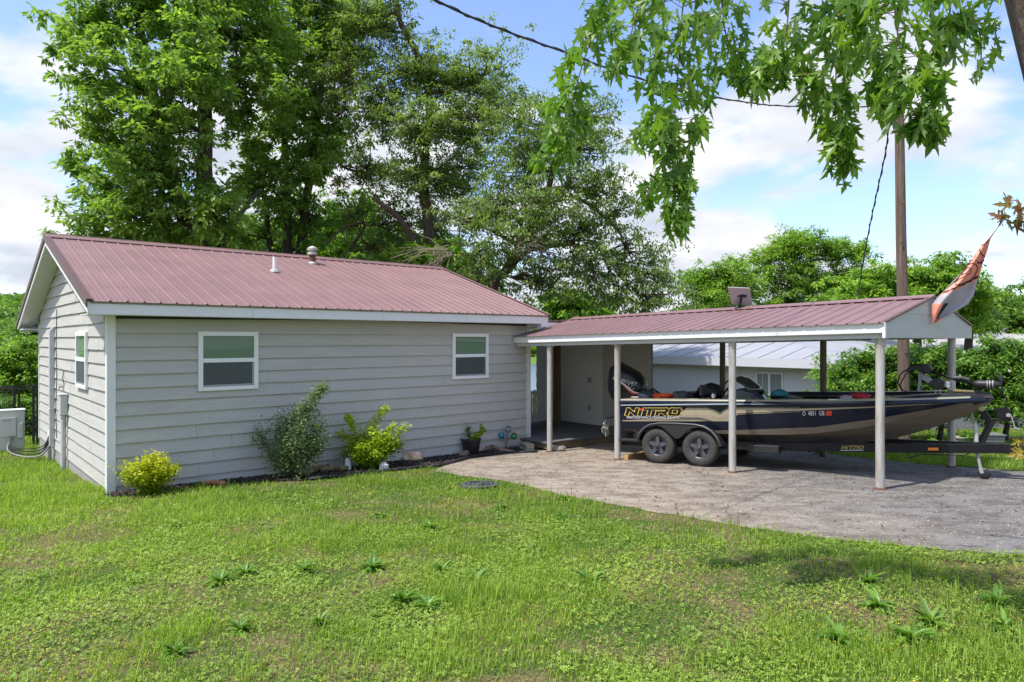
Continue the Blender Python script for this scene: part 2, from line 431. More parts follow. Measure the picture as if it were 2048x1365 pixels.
# mulch bed in front of the house
M['mulch'] = mat('black_mulch', (.030, .024, .020), .95, col2=(.010, .009, .008), vscale=40, bump=1.0, bscale=50)
bed_front_px = [(205, 998), (290, 990), (400, 972), (520, 966), (620, 962), (720, 950), (820, 940), (880, 934), (940, 918), (1010, 908), (1075, 906)]
bed = [G(*p).xy for p in bed_front_px]
bed_back = [FH.to_world((8.8, .05, 0)).xy, FH.to_world((0.0, .05, 0)).xy]
sheet('mulch_bed', bed + bed_back, .010, M['mulch'], rough_edge=.03, seed=5)
bed_poly = np.array([tuple(p) for p in bed + bed_back])
def inside(poly, x, y):
    c = np.zeros(len(x), bool); j = len(poly) - 1
    for i in range(len(poly)):
        xi, yi = poly[i]; xj, yj = poly[j]
        cond = ((yi > y) != (yj > y)) & (x < (xj - xi) * (y - yi) / (yj - yi + 1e-12) + xi)
        c ^= cond; j = i
    return c
# mulch chips: shredded bark, one mass
def chips(name, poly, n, size, m, zoff, kind='stuff', rect=None, hgt=.03):
    lo = poly.min(0); hi = poly.max(0)
    x = rng.uniform(lo[0], hi[0], n); y = rng.uniform(lo[1], hi[1], n)
    k = inside(poly, x, y); x = x[k]; y = y[k]; n = len(x)
    z = plane_z(x, y) + zoff + rng.uniform(0, hgt, n)
    a = rng.uniform(0, 6.283, n); l = size * rng.uniform(.5, 1.6, n); wd = l * rng.uniform(.2, .5, n); t = rng.uniform(-.4, .4, n)
    dx = np.cos(a) * l; dy = np.sin(a) * l; ex = -np.sin(a) * wd; ey = np.cos(a) * wd; dzz = t * l
    v = np.empty((n, 4, 3))
    v[:, 0] = np.stack([x - dx - ex, y - dy - ey, z - dzz], 1); v[:, 1] = np.stack([x + dx - ex, y + dy - ey, z + dzz], 1)
    v[:, 2] = np.stack([x + dx + ex, y + dy + ey, z + dzz + wd * .5], 1); v[:, 3] = np.stack([x - dx + ex, y - dy + ey, z - dzz + wd * .5], 1)
    f = np.arange(n * 4).reshape(n, 4)
    return tag(npmesh(name, v.reshape(-1, 3), f, 4, m, {'rnd': np.repeat(rng.random(n), 4)}), kind=kind)
def attr_mat(name, c0, c1, rough=.9):
    m, nt, N, L, b = new_mat(name); at = N.new('ShaderNodeAttribute'); at.attribute_name = 'rnd'
    r = N.new('ShaderNodeValToRGB'); r.color_ramp.elements[0].color = (*c0, 1); r.color_ramp.elements[1].color = (*c1, 1)
    L.new(at.outputs['Fac'], r.inputs[0]); L.new(r.outputs[0], b.inputs['Base Color']); b.inputs['Roughness'].default_value = rough
    return m
chips('mulch_chips', bed_poly, 60000, .022, attr_mat('bark_chips', (.010, .008, .007), (.075, .055, .045)), .012)
# loose gravel on the drive, one mass
chips('gravel', drive_poly, 42000, .006, attr_mat('loose_gravel', (.10, .085, .07), (.55, .52, .48)), .008, hgt=.004)
chips('driveway_debris', drive_poly, 2600, .016, attr_mat('dead_leaf_bits', (.03, .02, .014), (.16, .10, .06)), .010, hgt=.006)
# edging strip of the bed: a low black band
ed = MB()
pts = [Vector((p.x, p.y, plane_z(p.x, p.y) + .03)) for p in bed[4:]]
sm = []
for i in range(len(pts) - 1):
    for k in range(6): sm.append(pts[i].lerp(pts[i + 1], k / 6) + Vector((0, 0, .012 * math.sin(i * 3.1 + k))))
sm.append(pts[-1])
ed.tube(sm, .028, 6)
tag(ed.build('garden_edging', M['blk_plastic'], smooth=True), 'low black edging strip curving along the mulch bed by the driveway', 'garden edging')

# ------------------------------------------------------------------ lawn: grass, clover, dry bits
def vnoise(x, y, s, seed):
    r_ = np.random.default_rng(seed); g = r_.random((256, 256))
    def smp(x, y):
        xi = np.floor(x).astype(int); yi = np.floor(y).astype(int); fx = x - xi; fy = y - yi
        fx = fx * fx * (3 - 2 * fx); fy = fy * fy * (3 - 2 * fy)
        a = g[xi % 256, yi % 256]; b = g[(xi + 1) % 256, yi % 256]; c = g[xi % 256, (yi + 1) % 256]; d = g[(xi + 1) % 256, (yi + 1) % 256]
        return (a * (1 - fx) + b * fx) * (1 - fy) + (c * (1 - fx) + d * fx) * fy
    t = 0; amp = 1; tot = 0
    for o in range(4):
        t = t + amp * smp(x * s * 2 ** o + 17.3 * o, y * s * 2 ** o + 5.1 * o); tot += amp; amp *= .55
    return t / tot
house_poly = np.array([tuple(FH.to_world(p).xy) for p in ((0, 0, 0), (8.8, 0, 0), (8.8, 7.8, 0), (0, 7.8, 0))])
shed_poly = np.array([tuple(FC.to_world(p).xy) for p in ((3.2, 6.6, 0), (6.6, 6.6, 0), (6.6, 11, 0), (3.2, 11, 0))])
lid_c = G(959, 975)
def lawn_points(n_near):
    # sampled so density falls off with distance
    u = rng.random(n_near); Y = 2.9 * (24 / 2.9) ** (u ** .82)
    half = .95 * Y + 1.3
    X = rng.uniform(-1, 1, n_near) * half
    X = np.where(rng.random(n_near) < .5, X, X)
    ex = (vnoise(X, Y, 2.3, 61) - .5) * .55; ey = (vnoise(X, Y, 2.3, 62) - .5) * .5 + .03
    k = ~inside(drive_poly, X + ex, Y + ey) & ~inside(bed_poly, X, Y) & ~inside(house_poly, X, Y) & ~inside(shed_poly, X, Y)
    k &= ((X - lid_c.x) ** 2 + (Y - lid_c.y) ** 2) > .37 ** 2
    # skip what stands behind the house
    return X[k], Y[k]
def on_lawn_edge(): pass
def dead(X, Y):
    d = vnoise(X, Y, .55, 11)                         # brown patches
    d = d + .10 * np.exp(-((X - 0) ** 2 / 30 + (Y - 5.3) ** 2 / 3.0))
    return np.clip((d - .455) * 5, 0, 1)
gm = leaf_mat('grass_blades', (.080, .165, .018), (.38, .52, .075), .42, gloss=.6)
dry = attr_mat('dry_stems', (.13, .075, .04), (.42, .29, .17), .9)
def blades():
    X, Y = lawn_points(820000)
    dd = dead(X, Y); keep = rng.random(len(X)) > dd * .75
    long_ = vnoise(X, Y, .9, 23)
    fine = np.clip((long_ - .45) * 5, 0, 1)
    keep &= rng.random(len(X)) < (.35 + .65 * np.clip(fine + ss(5.5, 8, Y), 0, 1))
    X = X[keep]; Y = Y[keep]; fine = fine[keep]; n = len(X)
    z = ground_z(X, Y)
    tuft = np.clip((vnoise(X, Y, 2.6, 71) - .60) * 9, 0, 1); h = rng.gamma(4, .25, n) * (.022 + .040 * fine + .05 * tuft)
    edge_l = ss(-3.5, -5.5, X); h *= 1 + .15 * edge_l
    a = rng.uniform(0, 6.283, n); lean = rng.uniform(.1, .9, n); wd = rng.uniform(.0012, .0026, n) * (1 + .12 * Y)
    dx = np.cos(a); dy = np.sin(a)
    b0 = np.stack([X, Y, z], 1); sd = np.stack([-dy, dx, 0 * dx], 1) * wd[:, None]; dr = np.stack([dx, dy, 0 * dx], 1)
    up = np.array([0, 0, 1.0])
    m1 = b0 + up * (h * .6)[:, None] + dr * (h * lean * .25)[:, None]
    tp = b0 + up * (h * (1 - .25 * lean))[:, None] + dr * (h * lean * .85)[:, None]
    v = np.empty((n, 5, 3)); v[:, 0] = b0 - sd; v[:, 1] = b0 + sd; v[:, 2] = m1 + sd * .8; v[:, 3] = m1 - sd * .8; v[:, 4] = tp
    base = np.arange(n)[:, None] * 5
    f = np.concatenate([base + [0, 1, 2], base + [0, 2, 3], base + [3, 2, 4]])
    c = vnoise(X, Y, .35, 5) * .7 + rng.normal(0, .16, n) + .12
    tag(npmesh('grass', v.reshape(-1, 3), f, 3, gm, {'rnd': np.repeat(np.clip(c, 0, 1), 5)}), 'short lawn grass around the house', 'grass', kind='stuff')
    return
blades()
def clover():
    X, Y = lawn_points(540000)
    k = (Y < 13); X = X[k]; Y = Y[k]
    cl = vnoise(X, Y, 1.3, 31); k = rng.random(len(X)) < np.clip((cl - .36) * 3.4, 0.10, 1) * (1 - .7 * dead(X, Y)) * (1 - .6 * ss(6.5, 10, Y))
    X = X[k]; Y = Y[k]; n = len(X); z = ground_z(X, Y) + rng.uniform(.006, .05, n)
    r = rng.uniform(.004, .0095, n) * (1 + .06 * Y); a0 = rng.uniform(0, 6.283, n)
    V_ = []; 
    tx = rng.normal(0, .35, n); ty = rng.normal(0, .35, n)
    for j in range(3):
        a = a0 + j * 2.094
        c = np.stack([np.cos(a), np.sin(a)], 1); s = np.stack([-np.sin(a), np.cos(a)], 1)
        q = []
        for (u, w_) in ((0.05, 0), (.8, -.62), (1.35, 0), (.8, .62)):
            p = (c * u + s * w_) * r[:, None]
            q.append(np.stack([X + p[:, 0], Y + p[:, 1], z + p[:, 0] * tx + p[:, 1] * ty + .25 * u * r], 1))
        V_.append(np.stack(q, 1))
    v = np.stack(V_, 1).reshape(-1, 3); f = np.arange(n * 12).reshape(-1, 4)
    c = vnoise(X, Y, .8, 41) * .8 + rng.normal(0, .15, n) + .1
    tag(npmesh('clover', v, f, 4, leaf_mat('clover_leaves', (.10, .185, .022), (.39, .52, .085), .36), {'rnd': np.repeat(np.clip(c, 0, 1), 12)}), 'low clover growing through the lawn', 'clover', kind='stuff')
    # yellow flower heads
    X, Y = lawn_points(20000); k = (Y < 10) & (vnoise(X, Y, .7, 51) > .47); X = X[k]; Y = Y[k]; n = len(X)
    z = ground_z(X, Y) + rng.uniform(.03, .06, n); r = rng.uniform(.003, .006, n)
    o = np.array([(1, 0, 0), (-1, 0, 0), (0, 1, 0), (0, -1, 0), (0, 0, 1), (0, 0, -1)], float)
    v = np.stack([X, Y, z], 1)[:, None] + o * r[:, None, None]
    t = np.array([(0, 2, 4), (2, 1, 4), (1, 3, 4), (3, 0, 4), (2, 0, 5), (1, 2, 5), (3, 1, 5), (0, 3, 5)])
    f = (np.arange(n)[:, None, None] * 6 + t).reshape(-1, 3)
    tag(npmesh('clover_flowers', v.reshape(-1, 3), f, 3, mat('yellow_flower', (.62, .50, .03), .7)), 'tiny yellow flower heads dotted over the lawn', 'flowers', kind='stuff')
clover()
def drystems():
    X, Y = lawn_points(190000)
    k = rng.random(len(X)) < .12 + .9 * dead(X, Y); k &= Y < 12; X = X[k]; Y = Y[k]; n = len(X)
    z = ground_z(X, Y) + .003; a = rng.uniform(0, 6.283, n); l = rng.uniform(.01, .035, n); e = rng.uniform(0, .8, n)
    wd = rng.uniform(.001, .0022, n) * (1 + .1 * Y)
    d = np.stack([np.cos(a) * np.cos(e), np.sin(a) * np.cos(e), np.sin(e)], 1) * l[:, None]; s = np.stack([-np.sin(a), np.cos(a), 0 * a], 1) * wd[:, None]
    b0 = np.stack([X, Y, z], 1)
    v = np.stack([b0 - s, b0 + s, b0 + d], 1).reshape(-1, 3); f = np.arange(n * 3).reshape(-1, 3)
    tag(npmesh('dry_grass', v, f, 3, dry, {'rnd': np.repeat(rng.random(n), 3)}), 'brown dead stems in the bare lawn patches', 'dry grass', kind='stuff')
drystems()
# ------------------------------------------------------------------ lap siding
def siding(mb, orient, a0, a1, z0, top, course=.216, off=0.0, seed=1, start=0.0, joints=2.4, wob=.003, base_t=.004, lap=.020, gap=.0025):
    """orient 'x': wall along local x facing -y at y=off; 'y': wall along y facing -x at x=off.
    top: function of a giving top height."""
    rr = random.Random(seed)
    zs = []; z = z0
    mx = max(top(a0), top(a1), top((a0 + a1) / 2))
    while z < mx: zs.append(z); z += course
    for ci, z in enumerate(zs):
        zt = z + course
        # horizontal range where the board is under the roofline
        samples = [a0 + (a1 - a0) * i / 240 for i in range(241)]
        okb = [a for a in samples if top(a) > z + .004]; 
        if len(okb) < 2: continue
        lo, hi = okb[0], okb[-1]
        okt = [a for a in samples if top(a) > zt]; 
        lt, ht = (okt[0], okt[-1]) if len(okt) > 1 else (None, None)
        cuts = [lo]; x = lo + rr.uniform(.3, 1) * joints
        while x < hi - .35: cuts.append(x); x += joints * rr.uniform(.8, 1.4)
        cuts.append(hi)
        for i in range(len(cuts) - 1):
            c0, c1 = cuts[i] + (gap if i else 0), cuts[i + 1] - (gap if i < len(cuts) - 2 else 0)
            if lt is None: 
                mid = (lo + hi) / 2; t0 = min(max(c0, mid - .01), mid + .01); t1 = min(max(c1, mid - .01), mid + .01)
                ztt = top(mid)
            else:
                t0, t1 = max(c0, lt), min(c1, ht); ztt = zt
                if t1 <= t0:   # a small triangular end
                    ztt = max(top(c0), top(c1))
                    t0 = t1 = c0 if top(c0) > top(c1) else c1
            dz0, dz1 = rr.uniform(-wob, wob), rr.uniform(-wob, wob)
            ob = lap + rr.uniform(-.003, .003)
            def pt(a, z_, o): return (a, off - o, z_) if orient == 'x' else (off - o, a, z_)
            mb.hexa([pt(c0, z + dz0, ob), pt(c1, z + dz1, ob), pt(c1, z + dz1, 0), pt(c0, z + dz0, 0),
                     pt(t0, ztt + .001, base_t), pt(t1, ztt + .001, base_t), pt(t1, ztt + .001, 0), pt(t0, ztt + .001, 0)])
def ribbed(mb, a0, a1, e0, e1, fa, pitch=.229, rib=.019, minor=True):
    """roof sheet: ribs run from eave to ridge. fa(a, s, h): point at position a along the eave, s 0 eave..1 ridge, h above."""
    prof = []; n = int((a1 - a0) / pitch)
    a = a0
    prof.append((a0, 0))
    k = 0
    while True:
        c = a0 + .06 + k * pitch
        if c + .03 > a1: break
        prof += [(c - .024, 0), (c - .010, rib), (c + .010, rib), (c + .024, 0)]
        if minor:
            for q in (.33, .66):
                x = c + .024 + (pitch - .048) * q
                if x + .012 < a1: prof += [(x - .01, 0), (x, .004), (x + .01, 0)]
        k += 1
    prof.append((a1, 0))
    prof = [p for i, p in enumerate(prof) if i == 0 or p[0] > prof[i - 1][0] + 1e-5]
    top = [[fa(a, s, h) for a, h in prof] for s in (e0, e1)]
    bot = [[fa(a, s, h - .004) for a, h in prof] for s in (e0, e1)]
    n = len(prof)
    b = len(mb.v); mb.v += [tuple(p) for r in (*top, *bot) for p in r]
    fs = []
    for i in range(n - 1):
        fs.append((b + i, b + i + 1, b + n + i + 1, b + n + i)); fs.append((b + 2 * n + i, b + 3 * n + i, b + 3 * n + i + 1, b + 2 * n + i + 1))
        fs.append((b + i, b + 2 * n + i, b + 2 * n + i + 1, b + i + 1))
    fs.append((b, b + n, b + 3 * n, b + 2 * n)); fs.append((b + n - 1, b + 3 * n - 1, b + 4 * n - 1, b + 2 * n - 1))
    mb.f += fs; mb.m += [1 if i % 3 == 1 and i < 3 * (n - 1) else 0 for i in range(len(fs))]

# ------------------------------------------------------------------ house
HL, HD, RV = 8.8, 7.8, 3.9
ZR, ZE = 4.37, 2.93; SL = (ZR - ZE) / (RV + .45)
house = empty('house', 'grey lap-sided single-storey house with a faded burgundy metal gable roof, left of the carport', 'house', frame=FH)
def zroof(v): return ZR - SL * abs(v - RV)
w_ = MB()
w_.prism([(0, 0, -.75), (0, HD, -.75), (0, HD, 2.70), (0, RV, zroof(RV) - .14), (0, 0, 2.70)], (HL, 0, 0))
w_.build('wall_core', M['siding_dark'], house)
z0 = .09
mb = MB(); siding(mb, 'x', .085, HL - .085, z0 - .216, lambda a: 2.74, seed=11, wob=.0008, joints=3.4, lap=.034, base_t=.002, gap=.0022)
mb.build('front_siding', M['siding'], house)
mb = MB(); siding(mb, 'y', .085, HD - .06, z0 - .05, lambda a: zroof(a) - .15, seed=23, wob=.006, joints=1.7, lap=.028)
mb.build('gable_siding', M['siding'], house)
mb = MB()
mb.box(HL, HL + .02, .08, HD, -.2, 2.74); mb.build('end_siding', M['siding'], house)
# foundation strip showing below the siding
mb = MB(); mb.box(-.004, HL, -.006, .02, -.75, -.128); mb.box(-.006, .02, -.004, HD, -.75, .038)
mb.build('foundation', M['concrete'], house)
# corner boards
for (x, y, q) in ((0, 0, 0), (HL, 0, 1), (0, HD, 2)):
    mb = MB()
    if q == 0: mb.box(-.032, .088, -.034, -.003, -.14, 2.74); mb.box(-.033, -.003, -.003, .088, -.12, 2.74)
    if q == 1: mb.box(HL - .088, HL + .032, -.034, -.003, .0, 2.74); mb.box(HL + .003, HL + .033, -.003, .088, 0, 2.74)
    if q == 2: mb.box(-.032, -.002, HD - .062, HD + .03, .0, 2.72)
    mb.build('corner_board', M['trim'], house)
# roof sheets
def front_pt(a, s, h):
    v = -.50 + (RV + .50) * s; nz = math.cos(math.atan(SL)); ny = -math.sin(math.atan(SL))
    return Vector((a, v + ny * h, zroof(v) + .012 + nz * h))
def back_pt(a, s, h):
    v = 8.75 - (8.75 - RV) * s; nz = math.cos(math.atan(SL)); ny = math.sin(math.atan(SL))
    return Vector((a, v + ny * h, zroof(v) + .012 + nz * h))
mb = MB(); ribbed(mb, -.36, HL + .22, 0, 1, front_pt); ribbed(mb, -.36, HL + .22, 0, 1, back_pt)
# screw heads in rows
for r in range(7):
    s = .03 + r * .155
    for k in range(40):
        for o in (.035, .10):
            a = -.36 + .06 + k * .229 + o
            if a < HL + .2:
                p = front_pt(a, s, 0)
                mb.lathe([(.009, 0), (.009, .005), (.004, .010)], p, (0, -.31, .95), n=6)
roof = mb.build('roof', [M['roof'], M['roof_back']], house, fix=False)
mb = MB()
cap = [(-.20, -.072, .0), (-.012, -.0, .0)]
for sgn in (-1, 1):
    v0, v1 = RV + sgn * .20, RV + sgn * .005
    mb.hexa([(-.38, v0, zroof(v0) + .036), (HL + .24, v0, zroof(v0) + .036), (HL + .24, v1, ZR + .040), (-.38, v1, ZR + .040),
             (-.38, v0, zroof(v0) + .044), (HL + .24, v0, zroof(v0) + .044), (HL + .24, v1, ZR + .050), (-.38, v1, ZR + .050)])
mb.tube([(-.38, RV, ZR + .048), (HL + .24, RV, ZR + .048)], .016, 8)
mb.build('ridge_cap', M['roof'], roof)
# dark strip put in as the shadow line between the ribs under the cap
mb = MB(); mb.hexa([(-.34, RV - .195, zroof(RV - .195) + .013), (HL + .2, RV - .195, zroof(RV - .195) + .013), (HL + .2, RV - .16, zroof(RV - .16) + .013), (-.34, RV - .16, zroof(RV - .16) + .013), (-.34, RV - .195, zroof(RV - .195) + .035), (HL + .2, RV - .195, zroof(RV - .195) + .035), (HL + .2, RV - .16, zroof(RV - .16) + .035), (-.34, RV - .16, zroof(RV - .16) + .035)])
mb.build('cap_shadow_strip', M['roof_dark'], roof)
# brown rake trim on both gable ends
def rake(mb, u0, u1, zt, zb, ya=-.50, yb=8.75):
    for (v0, v1) in ((ya, RV), (RV, yb)):
        mb.hexa([(u0, v0, zroof(v0) + zb), (u1, v0, zroof(v0) + zb), (u1, v1, zroof(v1) + zb), (u0, v1, zroof(v1) + zb),
                 (u0, v0, zroof(v0) + zt), (u1, v0, zroof(v0) + zt), (u1, v1, zroof(v1) + zt), (u0, v1, zroof(v1) + zt)])
mb = MB(); rake(mb, -.385, -.365, .045, -.075); rake(mb, -.365, -.30, .045, .036); mb.build('rake_trim', M['roof_dark'], house)
mb = MB(); rake(mb, HL + .225, HL + .24, .045, -.05); rake(mb, HL + .16, HL + .225, .045, .036); mb.build('rake_trim', M['roof'], house)
mb = MB(); rake(mb, -.360, -.335, -.0, -.175, -.47, 8.7)
mb.build('bargeboard', M['trim'], house)
mb = MB(); rake(mb, HL + .185, HL + .205, -.0, -.175, -.44, 8.2)
mb.build('bargeboard', M['trim'], house)
# sloped soffit under the gable overhang, vented panels
mb = MB()
for (va, vb) in ((-.42, RV), (RV, 8.6)):
    n = 34
    for i in range(n):
        v0 = va + (vb - va) * i / n; v1 = va + (vb - va) * (i + .86) / n; vm = va + (vb - va) * (i + 1) / n
        for (p, q, d) in ((v0, v1, -.150), (v1, vm, -.138)):
            mb.hexa([(-.335, p, zroof(p) + d), (-.02, p, zroof(p) + d), (-.02, q, zroof(q) + d), (-.335, q, zroof(q) + d),
                     (-.335, p, zroof(p) - .12), (-.02, p, zroof(p) - .12), (-.02, q, zroof(q) - .12), (-.335, q, zroof(q) - .12)])
mb.build('soffit', mat('soffit_vinyl', (.62, .64, .58), .5), house)
# front eave: soffit and fascia boards with joints
mb = MB(); mb.box(-.335, HL + .18, -.43, -.003, 2.735, 2.75); mb.box(-.335, -.003, -.003, .30, 2.735, 2.75)
mb.build('eave_soffit', M['trim'], house)
mb = MB()
js = [-.36, 2.05, 4.55, 6.6, HL - .02]
for i in range(4): mb.box(js[i] + .002, js[i + 1] - .002, -.455, -.43, 2.735, 2.918)
mb.build('fascia', M['trim'], house, bevel=.003)
mb = MB(); mb.box(-.36, HL + .2, -.462, -.456, 2.895, 2.925)
mb.build('drip_edge', mat('mossy_drip_edge', (.33, .34, .25), .7, var=.4, vscale=3), house)
mb = MB(); mb.box(HL - .015, HL + .21, -.45, -.02, 2.66, 2.916); mb.build('fascia_return', M['trim'], house, bevel=.004)
# back eave
mb = MB(); mb.box(-.33, HL + .18, 8.60, 8.63, 2.55, 2.74); mb.box(-.33, HL + .18, HD, 8.6, 2.60, 2.62); mb.build('fascia', M['trim'], house)
# windows
def window(frame_fn, parent, hgt=1.0, wid=1.0, blind=True):
    """frame_fn maps (a across, o outward, z) to the parent's local frame"""
    def bx(mb, a0, a1, o0, o1, z0_, z1_):
        c = [frame_fn(a, o, z) for z in (z0_, z1_) for (a, o) in ((a0, o0), (a1, o0), (a1, o1), (a0, o1))]
        mb.hexa(c)
    f = MB(); fw = .075
    bx(f, 0, fw, .0, .05, 0, hgt); bx(f, wid - fw, wid, .0, .05, 0, hgt)
    bx(f, fw, wid - fw, .0, .05, hgt - fw, hgt); bx(f, fw, wid - fw, .0, .05, 0, fw * .85)
    bx(f, fw, wid - fw, .0, .046, hgt * .475, hgt * .475 + .07)
    win = f.build('window', M['vinyl'], parent, bevel=.005)
    p = MB(); bx(p, fw, wid - fw, .018, .024, hgt * .475 + .07, hgt - fw); p.build('upper_pane', M['glass_blind'], win)
    p = MB(); bx(p, fw, wid - fw, .018, .022, fw * .8, hgt * .475); p.build('lower_pane', M['glass_dark'], win)
    p = MB(); bx(p, fw, wid - fw - .03, .030, .033, fw * .85 + .035, hgt * .475 - .004); p.build('insect_screen', M['screen'], win)
    p = MB(); bx(p, wid - fw - .03, wid - fw, .026, .036, fw * .85, hgt * .475); bx(p, fw, wid - fw - .03, .026, .036, fw * .85, fw * .85 + .035)
    p.build('screen_frame', M['grey_plastic'], win)
    return win
def blind_glass():
    m, nt, N, L, b = new_mat('glass_over_blind')
    tc = N.new('ShaderNodeTexCoord'); wv = N.new('ShaderNodeTexWave'); wv.bands_direction = 'Z'; wv.inputs['Scale'].default_value = 10.5
    L.new(tc.outputs['Object'], wv.inputs[0]); r = N.new('ShaderNodeValToRGB')
    r.color_ramp.elements[0].color = (.075, .15, .085, 1); r.color_ramp.elements[1].color = (.125, .22, .13, 1); r.color_ramp.elements[0].position = .1
    r.color_ramp.elements[1].position = .5
    L.new(wv.outputs[0], r.inputs[0]); L.new(r.outputs[0], b.inputs['Base Color']); b.inputs['Roughness'].default_value = .5
    b.inputs['Coat Weight'].default_value = .8; b.inputs['Coat Roughness'].default_value = .03
    return m
M['glass_blind'] = blind_glass()
def screen_blind():
    m, nt, N, L, b = new_mat('screen_over_blind')
    tc = N.new('ShaderNodeTexCoord'); wv = N.new('ShaderNodeTexWave'); wv.bands_direction = 'Z'; wv.inputs['Scale'].default_value = 10.5
    L.new(tc.outputs['Object'], wv.inputs[0]); r = N.new('ShaderNodeValToRGB')
    r.color_ramp.elements[0].color = (.040, .052, .052, 1); r.color_ramp.elements[1].color = (.075, .09, .09, 1)
    L.new(wv.outputs[0], r.inputs[0]); L.new(r.outputs[0], b.inputs['Base Color']); b.inputs['Roughness'].default_value = .45
    return m
M['screen'] = screen_blind()
for u in (1.30, 6.52): tag(window(lambda a, o, z, u=u: Vector((u + a, -.012 - o, 1.50 + z)), house), 'white window with drawn blinds, nearer the corner shrub' if u < 3 else 'white window with drawn blinds, nearer the carport')
wg = window(lambda a, o, z: Vector((-.012 - o, 2.58 - a, 1.50 + z)), house)
# roof pipes
def on_roof(px, py):
    o = FH.to_local((0, 0, EYE)); d = FH.Mi @ Vector(((px - 1024) / FPX, 1, (680 - py) / FPX))
    # z = ZR - SL*(RV - v) + .02
    t = (ZR - SL * (RV - o.y) + .02 - o.z) / (d.z - SL * d.y); return o + d * t
p = on_roof(549, 543)
mb = MB(); mb.lathe([(.13, -.03), (.12, .0), (.075, .04), (.05, .06)], p, n=20); vf = mb.build('vent_flashing', M['grey_plastic'], house, smooth=True, autosmooth=40)
mb = MB(); mb.lathe([(.038, .0), (.038, .30), (.028, .30), (.028, .25)], p, n=20); mb.build('vent_pipe', M['vinyl'], house, smooth=True, autosmooth=40)
p = on_roof(625, 527)
mb = MB(); mb.lathe([(.075, -.04), (.075, .20)], p, n=20); fl = mb.build('flue_pipe', M['rust'], house, smooth=True, autosmooth=40)
mb = MB(); mb.lathe([(.11, .20), (.11, .26), (.075, .27), (.075, .29), (.125, .30), (.125, .35), (.05, .40), (.0, .41)], p, n=20); mb.build('flue_cap', M['galv'], fl, smooth=True, autosmooth=40)
mb = MB(); mb.lathe([(.12, -.05), (.10, .01), (.08, .03)], p, n=20); mb.build('flue_flashing', M['galv'], fl, smooth=True)
# line-set cover, electric riser, faucet on the gable wall
mb = MB(); mb.box(-.115, -.02, 5.33, 5.47, .10, 2.55); mb.prism([(-.115, 5.33, 2.55), (-.02, 5.33, 2.67), (-.02, 5.33, 2.55)], (0, .14, 0)); mb.box(-.12, -.018, 5.325, 5.475, .84, .90)
mb.build('line_set_cover', M['pvc'], house, bevel=.006)
mb = MB(); mb.tube([(-.085, 5.56, -.30), (-.085, 5.56, .42)], .035, 10); mb.build('drain_pipe', M['pvc'], house, smooth=True)
mb = MB(); mb.box(-.15, -.025, 3.62, 3.86, .90, 1.28); mb.box(-.165, -.02, 3.60, 3.88, 1.28, 1.31)
eb = mb.build('electric_box', M['beige_plastic'] if False else M['pvc'], house, bevel=.008)
mb = MB(); mb.tube([(-.085, 3.74, -.35), (-.085, 3.74, .90)], .048, 12); mb.lathe([(.058, 0), (.058, .06)], (-.085, 3.74, .84), n=12); mb.build('conduit', M['pvc'], house, smooth=True, autosmooth=40)
mb = MB(); mb.tube([(-.02, 4.15, 1.42), (-.09, 4.15, 1.42), (-.12, 4.15, 1.36)], .018, 8); mb.lathe([(.04, 0), (.04, .012)], (-.09, 4.15, 1.47), (0, 0, 1), n=10); mb.box(-.03, -.015, 4.08, 4.22, 1.34, 1.50)
mb.build('outdoor_faucet', M['galv'], house, smooth=True, autosmooth=40)
# thin cable down the wall
mb = MB(); mb.tube([(-.03, 5.0, 3.0), (-.035, 5.03, 2.2), (-.03, 4.99, 1.6), (-.04, 5.04, .9), (-.03, 5.0, .3)], .008, 5); mb.build('cable', M['blk_plastic'], house)
mb = MB()
mb.tube([(-.03, 4.05, 1.75), (-.05, 4.08, 1.6), (-.03, 4.1, 1.5)], .008, 5); mb.build('hanging_wire', M['blk_plastic'], house)

# breezeway roof joining house and carport
mb = MB(); mb.box(HL + .02, HL + 2.75, -.05, 3.3, 2.74, 2.78); pr = mb.build('breezeway_roof', M['roof_dark'], house)
mb = MB(); mb.box(HL + .02, HL + 2.2, -.08, -.052, 2.62, 2.78); mb.build('breezeway_fascia', M['trim'], house)

# ------------------------------------------------------------------ storage shed at the back of the carport
shed = empty('storage_shed', 'pale grey lap-sided storage room under the back of the carport, behind the outboard motor', 'shed', frame=FC)
mb = MB(); mb.box(3.2, 4.90, 8.15, 10.8, -.9, 2.34); mb.box(3.2, 3.30, 6.63, 8.15, -.9, 2.34); mb.build('wall_core', M['siding_dark'], shed)
mb = MB(); siding(mb, 'y', 8.19, 10.80, -.10, lambda a: 2.34, off=3.2, seed=5, course=.30, lap=.026, wob=.001, joints=9); mb.build('smooth_siding', mat('pale_smooth_siding', (.68, .68, .63), .6, var=.05, bump=.1), shed)
mb = MB(); siding(mb, 'y', 6.63, 8.13, -.42, lambda a: 2.34, off=3.2, seed=6, lap=.022, joints=9); mb.build('siding', M['siding'], shed)
mb = MB(); mb.box(3.165, 3.199, 8.13, 8.19, -.35, 2.34); mb.build('trim_board', M['trim_grey'], shed)
